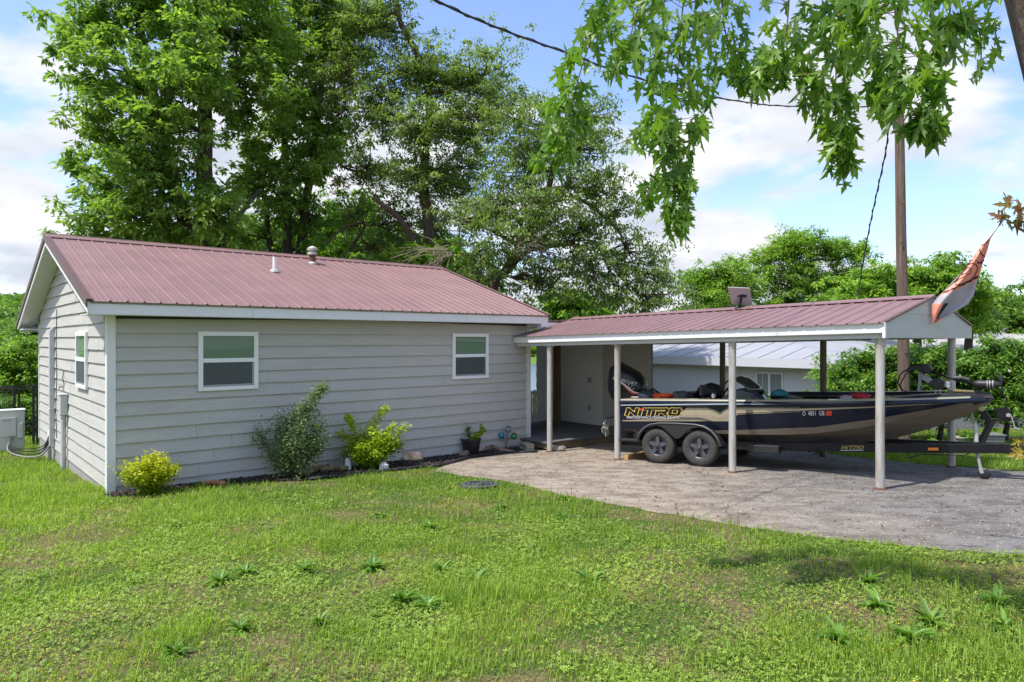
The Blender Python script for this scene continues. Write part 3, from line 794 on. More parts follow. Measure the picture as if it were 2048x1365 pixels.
# end wall facing the drive
mb = MB()
class _F: pass
def end_siding(mb):
    z = -.42
    while z < 2.3:
        mb.hexa([(3.29, 8.125, z), (4.9, 8.125, z), (4.9, 8.15, z), (3.29, 8.15, z), (3.29, 8.145, z + .217), (4.9, 8.145, z + .217), (4.9, 8.15, z + .217), (3.29, 8.15, z + .217)]); z += .216
end_siding(mb); mb.build('end_siding', M['siding'], shed)
for (px, py, wd, ht) in ((1179.5, 760.5, .125, .15), (1179, 816, .085, .15)):
    q = FC.ray(px, py, 0, 3.18)
    mb = MB(); mb.box(3.150, 3.19, q.y - wd / 2, q.y + wd / 2, q.z - ht / 2, q.z + ht / 2)
    o = mb.build('outlet_cover', M['grey_plastic'], shed, bevel=.006)
    mb = MB(); mb.box(3.143, 3.149, q.y - wd * .32, q.y + wd * .32, q.z - ht * .36, q.z + ht * .36); mb.build('outlet_door', M['grey_plastic'], o)
# ------------------------------------------------------------------ carport
carport = empty('carport', 'long open carport on round steel posts with a faded burgundy metal roof, sheltering the boat', 'carport', frame=FC)
DR = .022
EX0, EX1 = -.12, 8.0          # along v
EU0, RU, EU1 = -.15, 1.85, 3.82
ZRc, ZEc = 2.887, 2.445
def cz(t): return -DR * (t + .1)
def cfront(a, s, h):
    u = EU0 + (RU - EU0) * s; sl = math.atan((ZRc - ZEc) / (RU - EU0))
    return Vector((u - math.sin(sl) * h, a, ZEc + (ZRc - ZEc) * s + cz(a) + math.cos(sl) * h + .006))
def cback(a, s, h):
    u = EU1 + (RU - EU1) * s; sl = math.atan((ZRc - ZEc) / (EU1 - RU))
    return Vector((u + math.sin(sl) * h, a, ZEc + (ZRc - ZEc) * s + cz(a) + math.cos(sl) * h + .006))
mb = MB(); ribbed(mb, EX0, EX1, -.02, 1, cfront); ribbed(mb, EX0, EX1 + 1.2, -.02, 1, cback)
croof = mb.build('roof', [M['roof'], M['roof_back']], carport, fix=False)
mb = MB()
for sg, wd in ((-1, .17), (1, .17)):
    k = (ZRc - ZEc) / 2.0
    for a0, a1 in ((EX0 - .02, EX1 + .02),):
        p = [(RU + sg * wd, a0, ZRc - k * wd + .030 + cz(a0)), (RU + sg * wd, a1, ZRc - k * wd + .030 + cz(a1)), (RU + sg * .004, a1, ZRc + .036 + cz(a1)), (RU + sg * .004, a0, ZRc + .036 + cz(a0))]
        mb.hexa(p + [(q[0], q[1], q[2] + .008) for q in p])
mb.tube([(RU, EX0 - .02, ZRc + .042 + cz(EX0)), (RU, EX1, ZRc + .042 + cz(EX1))], .014, 8)
mb.build('ridge_cap', M['roof'], croof)
def lbar(mb, u0, u1, a0, a1, zb, zt, dr=True):
    c = cz if dr else (lambda t: 0)
    mb.hexa([(u0, a0, zb + c(a0)), (u1, a0, zb + c(a0)), (u1, a1, zb + c(a1)), (u0, a1, zb + c(a1)), (u0, a0, zt + c(a0)), (u1, a0, zt + c(a0)), (u1, a1, zt + c(a1)), (u0, a1, zt + c(a1))])
mb = MB(); lbar(mb, EU0 - .0, EU0 + .03, EX0 + .03, EX1, 2.30, 2.440); lbar(mb, EU1 - .03, EU1, EX0 + .03, EX1 + 1.2, 2.30, 2.44)
mb.build('fascia', M['trim'], carport, bevel=.003)
mb = MB(); lbar(mb, EU0 + .05, EU0 + .12, EX0 + .06, EX1 - .05, 2.222, 2.36); lbar(mb, 3.10, 3.18, EX0 + .06, EX1 - .05, 2.222, 2.36)
mb.build('beam', M['trim_grey'], carport, bevel=.004)
mb = MB(); lbar(mb, EU0 + .031, EU0 + .12, EX0 + .06, EX1 - .05, 2.361, 2.40); mb.build('eave_board', M['trim_grey'], carport)
# gable end facing the viewer's right
mb = MB(); mb.box(EU0 + .031, EU1, EX0 - .005, EX0 + .035, 2.225, 2.452); mb.build('end_beam', M['trim_grey'], carport, bevel=.004)
mb = MB(); mb.box(EU0 - .012, EU0 + .030, EX0 - .012, EX0 + .029, 2.225, 2.452); mb.build('corner_trim', M['trim'], carport)
mb = MB(); y0 = EX0 + .004
mb.prism([(EU0 + .02, y0, 2.453), (EU1 - .02, y0, 2.453), (EU1 - .62, y0, 2.60), (RU - .57 - .65, y0, 2.60)], (0, .025, 0))
mb.build('gable_panel', M['trim_grey'], carport)
mb = MB(); mb.prism([(RU - 1.25, y0 - .006, 2.601), (RU + 1.32, y0 - .006, 2.601), (RU, y0 - .006, ZRc - .005)], (0, .02, 0)); mb.build('gable_panel', M['trim_grey'], carport)
# rake edge
mb = MB()
for (ua, ub) in ((EU0, RU), (EU1, RU)):
    mb.bar((ua, EX0 - .01, ZEc + .012), (ub, EX0 - .01, ZRc + .02), .03, .03)
mb.build('rake_trim', M['roof_dark'], carport)
mb = MB()
for i in range(14):
    t = .35 + i * .58
    for (ua, ub) in ((EU0 + .14, RU), (EU1 - .05, RU)):
        mb.bar((ua, t, ZEc - .06 + cz(t)), (ub, t, ZRc - .065 + cz(t)), .04, .09)
mb.build('rafters', M['trim_grey'], carport)
def post(u, t, r, m, lean=0):
    gzl = gz(*FC.to_world((u, t, 0)).xy) - FC.o.z
    mb = MB(); mb.tube([(u + lean, t, gzl - .1), (u + lean, t, gzl + .8), (u, t, 2.225 + cz(t))], r, 20)
    o = mb.build('post', m, carport, smooth=True, autosmooth=50)
    mb = MB(); mb.lathe([(r + .012, -.02), (r + .02, .0), (r + .010, .022), (r + .002, .03)], (u + lean, t, gzl + .008), n=20)
    mb.build('post_base', M['rust'], o, smooth=True)
    if u < 1:
        mb = MB(); mb.box(u - r - .004, u + r + .004, t - .10, t + .10, 2.205 + cz(t), 2.221 + cz(t)); mb.tube([(u, t, 2.10 + cz(t)), (u, t, 2.205 + cz(t))], r + .004, 16)
        mb.build('post_cap', M['galv'], o)
    return o
for t in (0, 2.41, 4.99, 6.95): post(0, t, .062, M['galv'])
M['brown_steel'] = mat('brown_weathered_steel', (.22, .17, .11), .7, var=.5, vscale=3, stretch=(3, 3, .6))
for t in (0, 2.27, 4.56): post(3.14, t, .062, M['brown_steel'] if t else M['galv'])
porch_post = FH.to_world((10.67, .93, 0)); 
mb = MB(); q = FC.to_local(porch_post); mb.box(q.x - .07, q.x + .07, q.y - .07, q.y + .07, -.12, 2.6); mb.build('wooden_post', M['oldwood'], carport)

# ------------------------------------------------------------------ deck, gate
deck = empty('entry_deck', 'low dark grey board deck between the house corner and the storage room', 'deck', frame=FH)
zt_ = -2.32 + 1.8 + .56
mb = MB()
v = -.95
while v < 5.75:
    x0 = 8.50 if v < -.06 else 8.86
    mb.box(x0, 11.60, v, v + .134, zt_ - .035, zt_); v += .14
mb.build('deck_boards', M['deckwood'], deck, bevel=.003)
mb = MB(); mb.box(8.55, 11.60, -.90, -.86, zt_ - .30, zt_ - .037); mb.box(8.55, 8.59, -.86, -.05, zt_ - .16, zt_ - .037); mb.build('skirt_board', M['ribwood'], deck)
gate = empty('picket_gate', 'low white picket gate across the gap between house and storage room', 'gate', frame=FH)
mb = MB(); gv2 = 1.9; z0g = zt_ + .04
for i in range(18):
    u = 9.0 + i * .142
    mb = MB(); mb.box(u, u + .105, gv2, gv2 + .022, z0g + .02, z0g + .88 - (.012 if i % 3 else 0)); mb.build('picket', M['trim'], gate)
mb = MB()
for z in (z0g + .12, z0g + .74): mb.box(8.95, 11.58, gv2 + .023, gv2 + .06, z, z + .085)
mb.box(8.95, 11.58, gv2 - .02, gv2 - .002, z0g, z0g + .13)
mb.build('gate_rail', M['trim'], gate)
mb = MB(); 
# black railing beyond, towards the lake
rail = empty('deck_railing', 'dark metal railing seen through the gap in front of the lake', 'railing', frame=FH)
q = lambda u, z: (u, 5.6, z)
mb.box(8.9, 11.6, 5.58, 5.62, zt_ + 1.0, zt_ + 1.05); mb.box(8.9, 11.6, 5.59, 5.61, zt_ + .1, zt_ + .13); mb.build('handrail', M['blk_metal'], rail)
for i in range(18):
    mb = MB(); u = 8.95 + i * .155; mb.box(u, u + .02, 5.59, 5.61, zt_ + .131, zt_ + .999); mb.build('baluster', M['blk_metal'], rail)
# ------------------------------------------------------------------ bass boat on its trailer
_bo = Vector((4.18, 13.51, 0)); _bo.z = plane_z(_bo.x, _bo.y) + .008
_bx = Vector((.788, -.616, .0398)).normalized(); _n = Vector((-.0138, .047, 1)).normalized(); _by = _n.cross(_bx).normalized()
FB = Frame(_bo, _bx, _by, _n)
boat = empty('bass_boat', 'dark navy and tan bass boat with black outboard motor, on its trailer under the carport', 'boat', frame=FB)
trailer = empty('boat_trailer', 'black tandem-axle boat trailer carrying the navy bass boat', 'trailer', frame=FB)
navy = mat('navy_gelcoat', (.006, .012, .030), .30, coat=.25, spec=.25, var=.3, vscale=8)
M['tan'] = mat('tan_gelcoat', (.37, .32, .22), .28, coat=.5, var=.12, vscale=10)
M['hulltan'] = mat('tan_hull_bottom', (.21, .172, .125), .35, coat=.4, var=.25, vscale=3, stretch=(.4, 1, 4))
M['carpet'] = mat('deck_carpet', (.05, .05, .048), .95, bump=.5, bscale=90)
M['olive'] = mat('tan_deck_rim', (.27, .26, .18), .35, coat=.4)
# stations: x, half width at sheer, sheer z, half width at chine, chine z, keel z
ST = [(-1.68, 1.06, 1.175, 1.00, .615, .42), (-1.0, 1.10, 1.18, 1.02, .615, .40), (0, 1.14, 1.19, 1.04, .615, .39), (1.0, 1.15, 1.20, 1.03, .625, .385),
      (1.7, 1.12, 1.205, .98, .66, .39), (2.3, 1.04, 1.21, .87, .73, .43), (2.9, .90, 1.225, .68, .85, .54), (3.4, .72, 1.24, .45, .98, .70),
      (3.8, .53, 1.255, .26, 1.08, .87), (4.1, .34, 1.265, .12, 1.15, 1.02), (4.3, .18, 1.27, .04, 1.20, 1.14), (4.38, .06, 1.27, .01, 1.235, 1.21)]
def st(x):
    for a, b in zip(ST, ST[1:]):
        if a[0] <= x <= b[0]:
            t = (x - a[0]) / (b[0] - a[0]); return [p + (q - p) * t for p, q in zip(a, b)]
    return list(ST[0] if x < ST[0][0] else ST[-1])
# smooth the stations with extra samples (catmull)
def stS(x):
    h = .28
    return [sum(v) / 5 for v in zip(*[st(min(4.38, max(-1.68, x + h * k / 2))) for k in (-2, -1, 0, 1, 2)])] if -1.3 < x < 4.0 else st(x)
def side(x, f, sgn=-1, off=0.0):
    _, ws, zs, wc, zc, zk = stS(x)
    bul = .035 * math.sin(math.pi * f) * (1 - max(0, (x - 2.2)) / 2.4)
    return Vector((x, sgn * (wc + (ws - wc) * f + bul + off), zc + (zs - zc) * f))
XS = [-1.68 + 6.06 * i / 72 for i in range(73)]
hb = MB(); rings = []
for x in XS:
    _, ws, zs, wc, zc, zk = stS(x)
    r = [side(x, 1 - i / 8, -1) for i in range(9)]
    nb = 6
    for i in range(1, nb + 1):       # bottom with lifting strakes
        t = i / nb; y = -wc * (1 - t); z = zc + (zk - zc) * t + (.012 if i in (2, 4) else 0)
        r.append(Vector((x, y, z)))
    r += [Vector((p.x, -p.y, p.z)) for p in r[:-1][::-1]]
    rings.append(r)
n = len(rings[0]); vs = [p for r in rings for p in r]
fs = []; ms = []
for i in range(len(rings) - 1):
    for k in range(n - 1):
        fs.append((i * n + k, i * n + k + 1, (i + 1) * n + k + 1, (i + 1) * n + k)); kk = min(k, n - 2 - k); ms.append(0 if kk < 8 else 1)
hb.v = vs; hb.f = fs; hb.m = ms
hb.cur = 0; hb.f.append(tuple(range(n))); hb.m.append(0)
hull = hb.build('hull', [navy, M['hulltan']], boat, smooth=True, autosmooth=35)
# rub rail / gunwale lip
for sgn in (-1, 1):
    mb = MB(); rr_ = []
    for x in XS:
        p = side(x, 1, sgn); o = sgn
        rr_.append([p + Vector((0, o * .012, -.055)), p + Vector((0, o * .045, -.050)), p + Vector((0, o * .055, -.012)), p + Vector((0, o * .035, .014)), p + Vector((0, -o * .02, .018))])
    mb.loft(rr_, closed=True); mb.build('rub_rail', navy, boat, smooth=True, autosmooth=50)
    mb = MB(); rr_ = []
    for x in XS[:-3]:
        p = side(x, 1, sgn); o = sgn; wdt = min(.20, max(.02, stS(x)[1] - .03))
        rr_.append([p + Vector((0, o * .030, .0155)), p + Vector((0, o * .012, .040)), p + Vector((0, -o * wdt, .052)), p + Vector((0, -o * wdt, .02))])
    mb.loft(rr_, closed=True); mb.build('gunwale', M['olive'], boat, smooth=True, autosmooth=50)
# decks
mb = MB(); rr_ = []
for x in [-1.60 + .1 * i for i in range(60)]:
    if x > 4.3: break
    _, ws, zs, *_r = stS(x); d = -.02 if (x < -.2 or x > 1.5) else -.38
    q = max(.02, ws - .10)
    rr_.append([Vector((x, -q, zs + d)), Vector((x, 0, zs + d + .03)), Vector((x, q, zs + d)), Vector((x, q, zs + d - .05)), Vector((x, -q, zs + d - .05))])
mb.loft(rr_, closed=True); mb.build('deck', M['carpet'], boat)
# raised bow nose plate
mb = MB(); rr_ = []
for x in [2.95 + .1 * i for i in range(15)]:
    _, ws, zs, *_r = stS(min(x, 4.36)); q = max(.02, ws + .01); h = .030 + .05 * math.sin(math.pi * min(1, (x - 2.95) / 1.45)) ** .7
    rr_.append([Vector((x, -q, zs + .006)), Vector((x, -q * .8, zs + h)), Vector((x, 0, zs + h + .012)), Vector((x, q * .8, zs + h)), Vector((x, q, zs + .006)), Vector((x, 0, zs - .01))])
mb.loft(rr_, closed=True); mb.build('bow_plate', mat('bow_black', (.02, .021, .024), .35), boat, smooth=True, autosmooth=50)
# decals on the near side
def side_px(px, py, off=.006):
    q = FB.ray(px, py, 1, -1.13)
    for _ in range(5):                      # converge on the curved side
        _, ws, zs, wc, zc, zk = stS(q.x); f = (q.z - zc) / (zs - zc)
        s_ = side(q.x, min(1, max(0, f)), -1); q = FB.ray(px, py, 1, s_.y)
    _, ws, zs, wc, zc, zk = stS(q.x); f = (q.z - zc) / (zs - zc)
    return side(q.x, f, -1, off)
def band(name, pts, m, off=.006, step=14, tochine=False):
    mb = MB(); up = []; dn = []
    for a, b in zip(pts, pts[1:]):
        k = max(1, int((b[0] - a[0]) / step))
        for j in range(k + (b is pts[-1])):
            t = j / k; px = a[0] + (b[0] - a[0]) * t; y0 = a[1] + (b[1] - a[1]) * t; y1 = a[2] + (b[2] - a[2]) * t
            up.append(side_px(px, y0, off)); dn.append(side_px(px, y1, off))
    if tochine: dn = [side(d_.x, -.01, -1, off) for d_ in dn]
    n = len(up); mids = [[u_, side_px_mid(u_, d_, off), d_] for u_, d_ in zip(up, dn)]
    vs = [p for m_ in mids for p in m_]
    fs = []
    for i in range(n - 1):
        for k in range(2): fs.append((i * 3 + k, i * 3 + k + 1, (i + 1) * 3 + k + 1, (i + 1) * 3 + k))
    mb.add(vs, fs); return mb.build(name, m, boat)
def side_px_mid(a, b, off):
    x = (a.x + b.x) / 2; z = (a.z + b.z) / 2; _, ws, zs, wc, zc, zk = stS(x); return side(x, (z - zc) / (zs - zc), -1, off)
band('tan_stripe', [(1245, 841, 843), (1340, 836, 843), (1352, 833, 843), (1373, 816.5, 843), (1415, 816.5, 843), (1441, 829.5, 843), (1457, 816.5, 843), (1463, 816.5, 842), (1476, 816, 827), (1600, 817.5, 822), (1752, 813.5, 815.5), (1890, 806.5, 807.5)], M['tan'])
for (a, b) in (((1345, 838), (1398, 838)), ((1398, 838), (1420, 848 - 5)), ((1405, 836.5), (1426, 843)), ((1352, 835), (1405, 836.5)), ((1375, 814.5), (1414, 814.5)), ((1414, 814.5), (1441, 827)), ((1441, 827), (1457, 814.5)), ((1457, 814.5), (1600, 815)), ((1478, 829), (1600, 824)), ((1463, 838), (1478, 829)), ((1352, 831), (1375, 814.5))):
    mb = MB(); mb.tube([side_px(a[0] + (b[0] - a[0]) * i / 6, a[1] + (b[1] - a[1]) * i / 6, .008) for i in range(7)], .0035, 4); mb.build('pinstripe', navy if a[1] > 829.5 and a[0] < 1440 else M['tan'], boat)
# lower hull tan above the chine rises towards the bow
band('lower_stripe', [(1290, 862.5, 864), (1476, 860.5, 864), (1630, 855, 862), (1752, 838, 850), (1880, 815, 822), (1945, 803, 806)], M['hulltan'], .005, tochine=True)
band('rail_highlight', [(1244, 809.6, 811.6), (1476, 806.5, 809.5), (1752, 805, 807), (1850, 803.5, 804.5)], mat('pale_blue_highlight', (.30, .36, .42), .2, coat=.8), .052)  # highlight along the rub rail, painted on as a pale blue band
# lettering
def letters(name, text, c, right, up, h, mats, parent, stretch=1.0, outline=None, ext=.002, shear=0.0, space=1.0):
    """text mesh centred at c in the parent's local frame, reading along right"""
    right = Vector(right).normalized(); up = Vector(up); up = (up - right * up.dot(right)).normalized(); nrm = right.cross(up)
    out = []
    for (m_, off, dn) in ([(outline[0], outline[1], 0.0)] if outline else []) + [(mats, 0.0, .0025)]:
        cu = bpy.data.curves.new('lettering', 'FONT'); cu.body = text; cu.size = 1.0; cu.align_x = 'CENTER'; cu.align_y = 'CENTER'
        cu.extrude = ext / h; cu.offset = off / h; cu.shear = shear; cu.space_character = space
        if isinstance(mats, tuple) and False: pass
        to = bpy.data.objects.new('tmp', cu); COL.objects.link(to)
        dg = bpy.context.evaluated_depsgraph_get(); me = bpy.data.meshes.new_from_object(to.evaluated_get(dg))
        bpy.data.objects.remove(to)
        T = Matrix((right * h * 1.38 * stretch, up * h * 1.38, nrm * h)).transposed().to_4x4(); T.translation = Vector(c) + nrm * dn
        me.transform(T); me.materials.clear(); me.materials.append(m_)
        o = bpy.data.objects.new(name, me); COL.objects.link(o); o.parent = parent; out.append(o)
    return out
yel = mat('yellow_outline', (.72, .52, .12), .4); red = mat('red_vinyl', (.62, .05, .03), .4); wht = mat('white_vinyl_letters', (.70, .70, .70), .5)
M['blk_vinyl'] = mat('black_vinyl', (.008, .008, .01), .3)
# NiTRO in heavy squared strokes
GL = {'N': [[(0, 0), (0, 1)], [(0, 1), (1, 0)], [(1, 0), (1, 1)]], 'i': [[(.0, 0), (0, .62)]], 'T': [[(-.1, 1), (1.1, 1)], [(.5, 1), (.5, 0)]],
      'R': [[(0, 0), (0, .45)], [(0, 1), (.85, 1), (1, .85), (1, .6), (.85, .45), (0, .45)], [(.55, .45), (1, 0)]],
      'O': [[(.12, 0), (.88, 0), (1, .15), (1, .85), (.88, 1), (.12, 1), (0, .85), (0, .15), (.12, 0)]]}
def stroke_text(place, x0, chars, cw, gap, th, m, lift, name, parent, sh=.18):
    """chars drawn as chunky bars; place(x, z, lift) -> local point"""
    mb = MB(); x = x0
    for ch in chars:
        w_c = cw * (.10 if ch == 'i' else 1)
        for line in GL[ch]:
            for a, b in zip(line, line[1:]):
                pa = Vector((x + a[0] * w_c + a[1] * sh, a[1])); pb = Vector((x + b[0] * w_c + b[1] * sh, b[1]))
                d = (pb - pa).normalized(); nn = Vector((-d.y, d.x)) * th; e = d * th
                q = [pa - e - nn, pb + e - nn, pb + e + nn, pa - e + nn]
                lo = [place(p.x, p.y, 0) for p in q]; hi = [place(p.x, p.y, lift) for p in q]
                mb.hexa(lo + hi)
        x += w_c + gap
    return mb.build(name, m, parent)
def pl_side(pxl, pxr, ytop, ybot, total):
    def f(x, z, lift):
        px = pxl + (pxr - pxl) * x / total; py = ybot + (ytop - ybot) * z
        return side_px(px, py, .006 + lift)
    return f
tot = 5.35
pls = pl_side(1254, 1353, 818.5, 829.5, tot)
stroke_text(pls, 0, 'NiTRO', .95, .42, .245, yel, .004, 'logo_outline', boat)
stroke_text(pls, 0, 'NiTRO', .95, .42, .165, M['blk_vinyl'], .007, 'logo_letters', boat)
mb = MB(); q = [pls(1.37 + .17 + a, b, .010) for a, b in ((-.15, .78), (.17, .78), (.21, 1.12), (-.11, 1.12))]; mb.add(q, [(0, 1, 2, 3)]); mb.build('logo_dot', red, boat)
c = side_px(1305, 835.5, .008); rt = side_px(1356, 835.5, .008) - side_px(1252, 835.5, .008); hh = (side_px(1305, 833.3, .008) - side_px(1305, 837.8, .008)).length
up_ = side_px(1305, 831, .008) - side_px(1305, 839, .008)
lt = letters('lettering', 'PERFORMANCE FISHING BOATS', c, rt, up_, hh, wht, boat, stretch=1.05)
k = rt.length / max(1e-6, lt[0].dimensions.length); 
def fit_width(objs, c, right, width):
    r_ = Vector(right).normalized()
    for o in objs:
        ds = [(v.co - Vector(c)).dot(r_) for v in o.data.vertices]; w0 = max(ds) - min(ds); mid = (max(ds) + min(ds)) / 2; s = width / w0
        for v in o.data.vertices:
            d = (v.co - Vector(c)).dot(r_); v.co += r_ * ((d - mid) * s - d)
fit_width(lt, c, rt, rt.length)
c = side_px(1627, 827.5, .010); rt = side_px(1649, 827.3, .010) - side_px(1605, 827.8, .010); hh = (side_px(1627, 823.3, .01) - side_px(1627, 832, .01)).length
up_ = side_px(1627, 822, .01) - side_px(1627, 833, .01)
lt = letters('registration', 'O  4831  GB', c, rt, up_, hh, wht, boat); fit_width(lt, c, rt, rt.length)
mb = MB(); q = [side_px(x, y, .011) for x, y in ((1652, 832), (1664, 831.6), (1664, 822), (1652, 822.4))]; mb.add(q, [(0, 1, 2, 3)]); mb.build('registration_sticker', red, boat)
# outboard motor
mot = MB(); cowl = []
cx_, hl = -2.10, .47
for (z, a, b, sx, w_) in ((1.14, -.30, .33, 0, .17), (1.20, -.36, .42, 0, .22), (1.34, -.42, .46, 0, .25), (1.52, -.44, .44, .0, .26), (1.68, -.42, .38, .0, .25), (1.80, -.36, .27, .0, .22), (1.88, -.26, .12, 0, .17), (1.915, -.16, .0, 0, .10)):
    ring = []
    for k in range(20):
        an = 2 * math.pi * k / 20; c_, s_ = math.cos(an), math.sin(an)
        ex = abs(c_) ** .6 * (1 if c_ > 0 else -1); ey = abs(s_) ** .6 * (1 if s_ > 0 else -1)
        ring.append(Vector((cx_ + (a + b) / 2 + ex * (b - a) / 2, ey * w_, z + .06 * (0 - ex) * (1 if z > 1.6 else 0))))
    cowl.append(ring)
mot.loft(cowl); motor = mot.build('outboard_motor', mat('cowl_black', (.010, .010, .012), .32, coat=.15, spec=.35), boat, smooth=True, autosmooth=45)
mb = MB(); mb.loft([[Vector((x + sx, y * w_, z)) for (x, y) in ((-2.30, -1), (-1.95, -1), (-1.85, 0), (-1.95, 1), (-2.30, 1), (-2.4, 0))] for (z, sx, w_) in ((1.16, 0, .15), (.95, .0, .12), (.75, -.02, .07), (.5, -.08, .05))])
mb.box(-1.92, -1.62, -.13, .13, .62, 1.08); mb.build('midsection', M['blk_plastic'], motor, smooth=True, autosmooth=40)
mb = MB(); mb.prism([(-2.55, -.17, .74), (-1.95, -.15, .80), (-1.95, .15, .80), (-2.55, .17, .74), (-2.62, 0, .73)], (0, 0, .03)); mb.build('anti_ventilation_plate', M['blk_plastic'], motor)
mb = MB(); mb.loft([[Vector((x, r_ * math.cos(a), .52 + r_ * math.sin(a))) for a in [i * math.pi / 5 for i in range(10)]] for (x, r_) in ((-2.58, .03), (-2.45, .07), (-2.2, .08), (-1.95, .06), (-1.85, .01))])
mb.prism([(-2.35, -.012, .5), (-2.1, -.012, .5), (-2.2, -.012, .30), (-2.42, -.012, .30)], (0, .024, 0)); mb.build('gearcase', M['blk_plastic'], motor, smooth=True, autosmooth=40)
mb = MB()
for k in range(4):
    an = k * math.pi / 2 + .4; c_, s_ = math.cos(an), math.sin(an)
    pts = [(0.05, -.03), (.16, -.09), (.19, 0), (.14, .08), (.05, .03)]
    mb.prism([(-2.66 + .10 * b, c_ * a - s_ * b, .52 + s_ * a + c_ * b) for a, b in pts], (.014, 0, 0))
mb.lathe([(.05, 0), (.045, .14)], (-2.72, 0, .52), (1, 0, 0), n=14); mb.build('propeller', mat('steel_prop', (.55, .53, .47), .35, metal=.5), motor, smooth=True, autosmooth=40)
# cowl graphics: wavy stripes and stars
def cowl_px(px, py, off=.0):
    q = FB.ray(px, py, 1, -.26 - off); return q
def strip(name, line, wds, m, off, step=6):
    mb = MB(); vs = []
    for i in range(len(line) - 1):
        for j in range(step + (i == len(line) - 2)):
            t = j / step; x = line[i][0] * (1 - t) + line[i + 1][0] * t; y = line[i][1] * (1 - t) + line[i + 1][1] * t; w_ = wds[i] * (1 - t) + wds[i + 1] * t
            for dy in (-w_ / 2, w_ / 2): vs.append(cowl_px(x, y + dy, off))
    n = len(vs) // 2; back_ = [v + Vector((0, .012, 0)) for v in vs]
    mb.add(vs + back_, [(2 * i, 2 * i + 1, 2 * i + 3, 2 * i + 2) for i in range(n - 1)] + [(2 * n + 2 * i, 2 * n + 2 * i + 2, 2 * n + 2 * i + 3, 2 * n + 2 * i + 1) for i in range(n - 1)])
    return mb.build(name, m, motor)
strip('red_stripe', [(1226, 760), (1236, 763), (1246, 768), (1254, 778), (1264, 786), (1276, 788.5), (1292, 788)], [3, 4, 5, 4, 4, 3.5, 1], red, .006)
strip('white_stripe', [(1226, 756), (1236, 760), (1246, 768), (1256, 776), (1266, 784), (1278, 787)], [3, 2.5, 3, 3.5, 3, 1], wht, .010)
mb = MB()
for (x, y) in ((1250, 770), (1257, 770), (1264, 772), (1252, 775), (1260, 776), (1267, 778), (1258, 781), (1266, 783)):
    pts = [cowl_px(x + (1.6 if i % 2 == 0 else .7) * math.sin(i * math.pi / 5), y - (1.9 if i % 2 == 0 else .8) * math.cos(i * math.pi / 5), .012) for i in range(10)]
    mb.add(pts, [tuple(range(10))])
mb.build('star_marks', wht, motor)
c = cowl_px(1254, 764, .012); rt = cowl_px(1272, 769, .012) - cowl_px(1232, 758.5, .012); up_ = Vector((0, 0, 1))
hh = (cowl_px(1254, 761, 0) - cowl_px(1254, 767.5, 0)).length
lt = letters('lettering', 'MERCURY', c, rt, up_, hh, wht, motor, shear=.25); fit_width(lt, c, rt, rt.length)
# wires & hoses at the splashwell
for k in range(4):
    mb = MB(); mb.tube([(-1.75, -.2 + .12 * k, 1.25), (-1.55, -.25 + .12 * k, 1.33 + .02 * k), (-1.30, -.3 + .13 * k, 1.24), (-1.15, -.3 + .13 * k, 1.17)], .022, 8); mb.build('rigging_hose', M['blk_plastic'], boat, smooth=True)
# console, windscreen
mb = MB()
con = []
for (x, z1, w_) in ((.28, 1.22, .30), (.45, 1.36, .34), (.70, 1.44, .34), (.95, 1.38, .32), (1.10, 1.22, .28)):
    con.append([Vector((x, -.95, 1.0)), Vector((x, -.95, z1 - .04)), Vector((x, -.88, z1)), Vector((x, -.88 + w_ * 1.6, z1)), Vector((x, -.88 + w_ * 1.8, z1 - .06)), Vector((x, -.88 + w_ * 1.8, 1.0))])
mb.loft(con); mb.build('console', mat('console_blue', (.02, .035, .055), .2, coat=.6), boat, smooth=True, autosmooth=40)
mb = MB(); rr_ = []
for i in range(13):
    a = -1 + 2 * i / 12
    y = -.62 + .30 * a; xb = 1.02 - .16 * a * a; zb = 1.36
    rr_.append([Vector((xb - .00, y * 1.0, zb)), Vector((xb - .10, y, zb + .12)), Vector((xb - .28, y * .98 - .01, zb + .25 - .03 * a * a)), Vector((xb - .40, y * .97 - .01, zb + .29 - .05 * a * a)),
                Vector((xb - .39, y * .97 - .01, zb + .30 - .05 * a * a)), Vector((xb - .27, y * .98 - .01, zb + .262 - .03 * a * a)), Vector((xb - .085, y, zb + .125)), Vector((xb + .012, y, zb))])
mb.loft(rr_, closed=True); mb.build('windscreen', mat('smoked_acrylic', (.035, .036, .032), .12, coat=.7), boat, smooth=True)
mb = MB(); mb.tube([(.42, -.55, 1.30), (.30, -.55, 1.42)], .02, 8)
ring = [(.28 + .17 * math.cos(a) * .5, -.55 + .17 * math.sin(a), 1.44 + .17 * math.cos(a) * .8) for a in [i * math.pi / 10 for i in range(21)]]
mb.tube(ring, .016, 8, cap=False); mb.build('steering_wheel', M['blk_plastic'], boat, smooth=True)
# fish finder and mirror
mb = MB(); mb.box(-.06, -.01, -.98, -.72, 1.30, 1.50); mb.box(-.05, -.02, -.87, -.83, 1.22, 1.30); mb.build('fish_finder', M['blk_plastic'], boat, bevel=.01)
mb = MB(); mb.lathe([(.01, 0), (.05, .01), (.055, .04), (.02, .07)], (.20, -1.0, 1.30), (1, -.3, 0), n=14); mb.build('mirror', mat('mirror_shell', (.5, .5, .5), .2, metal=.8), boat, smooth=True)
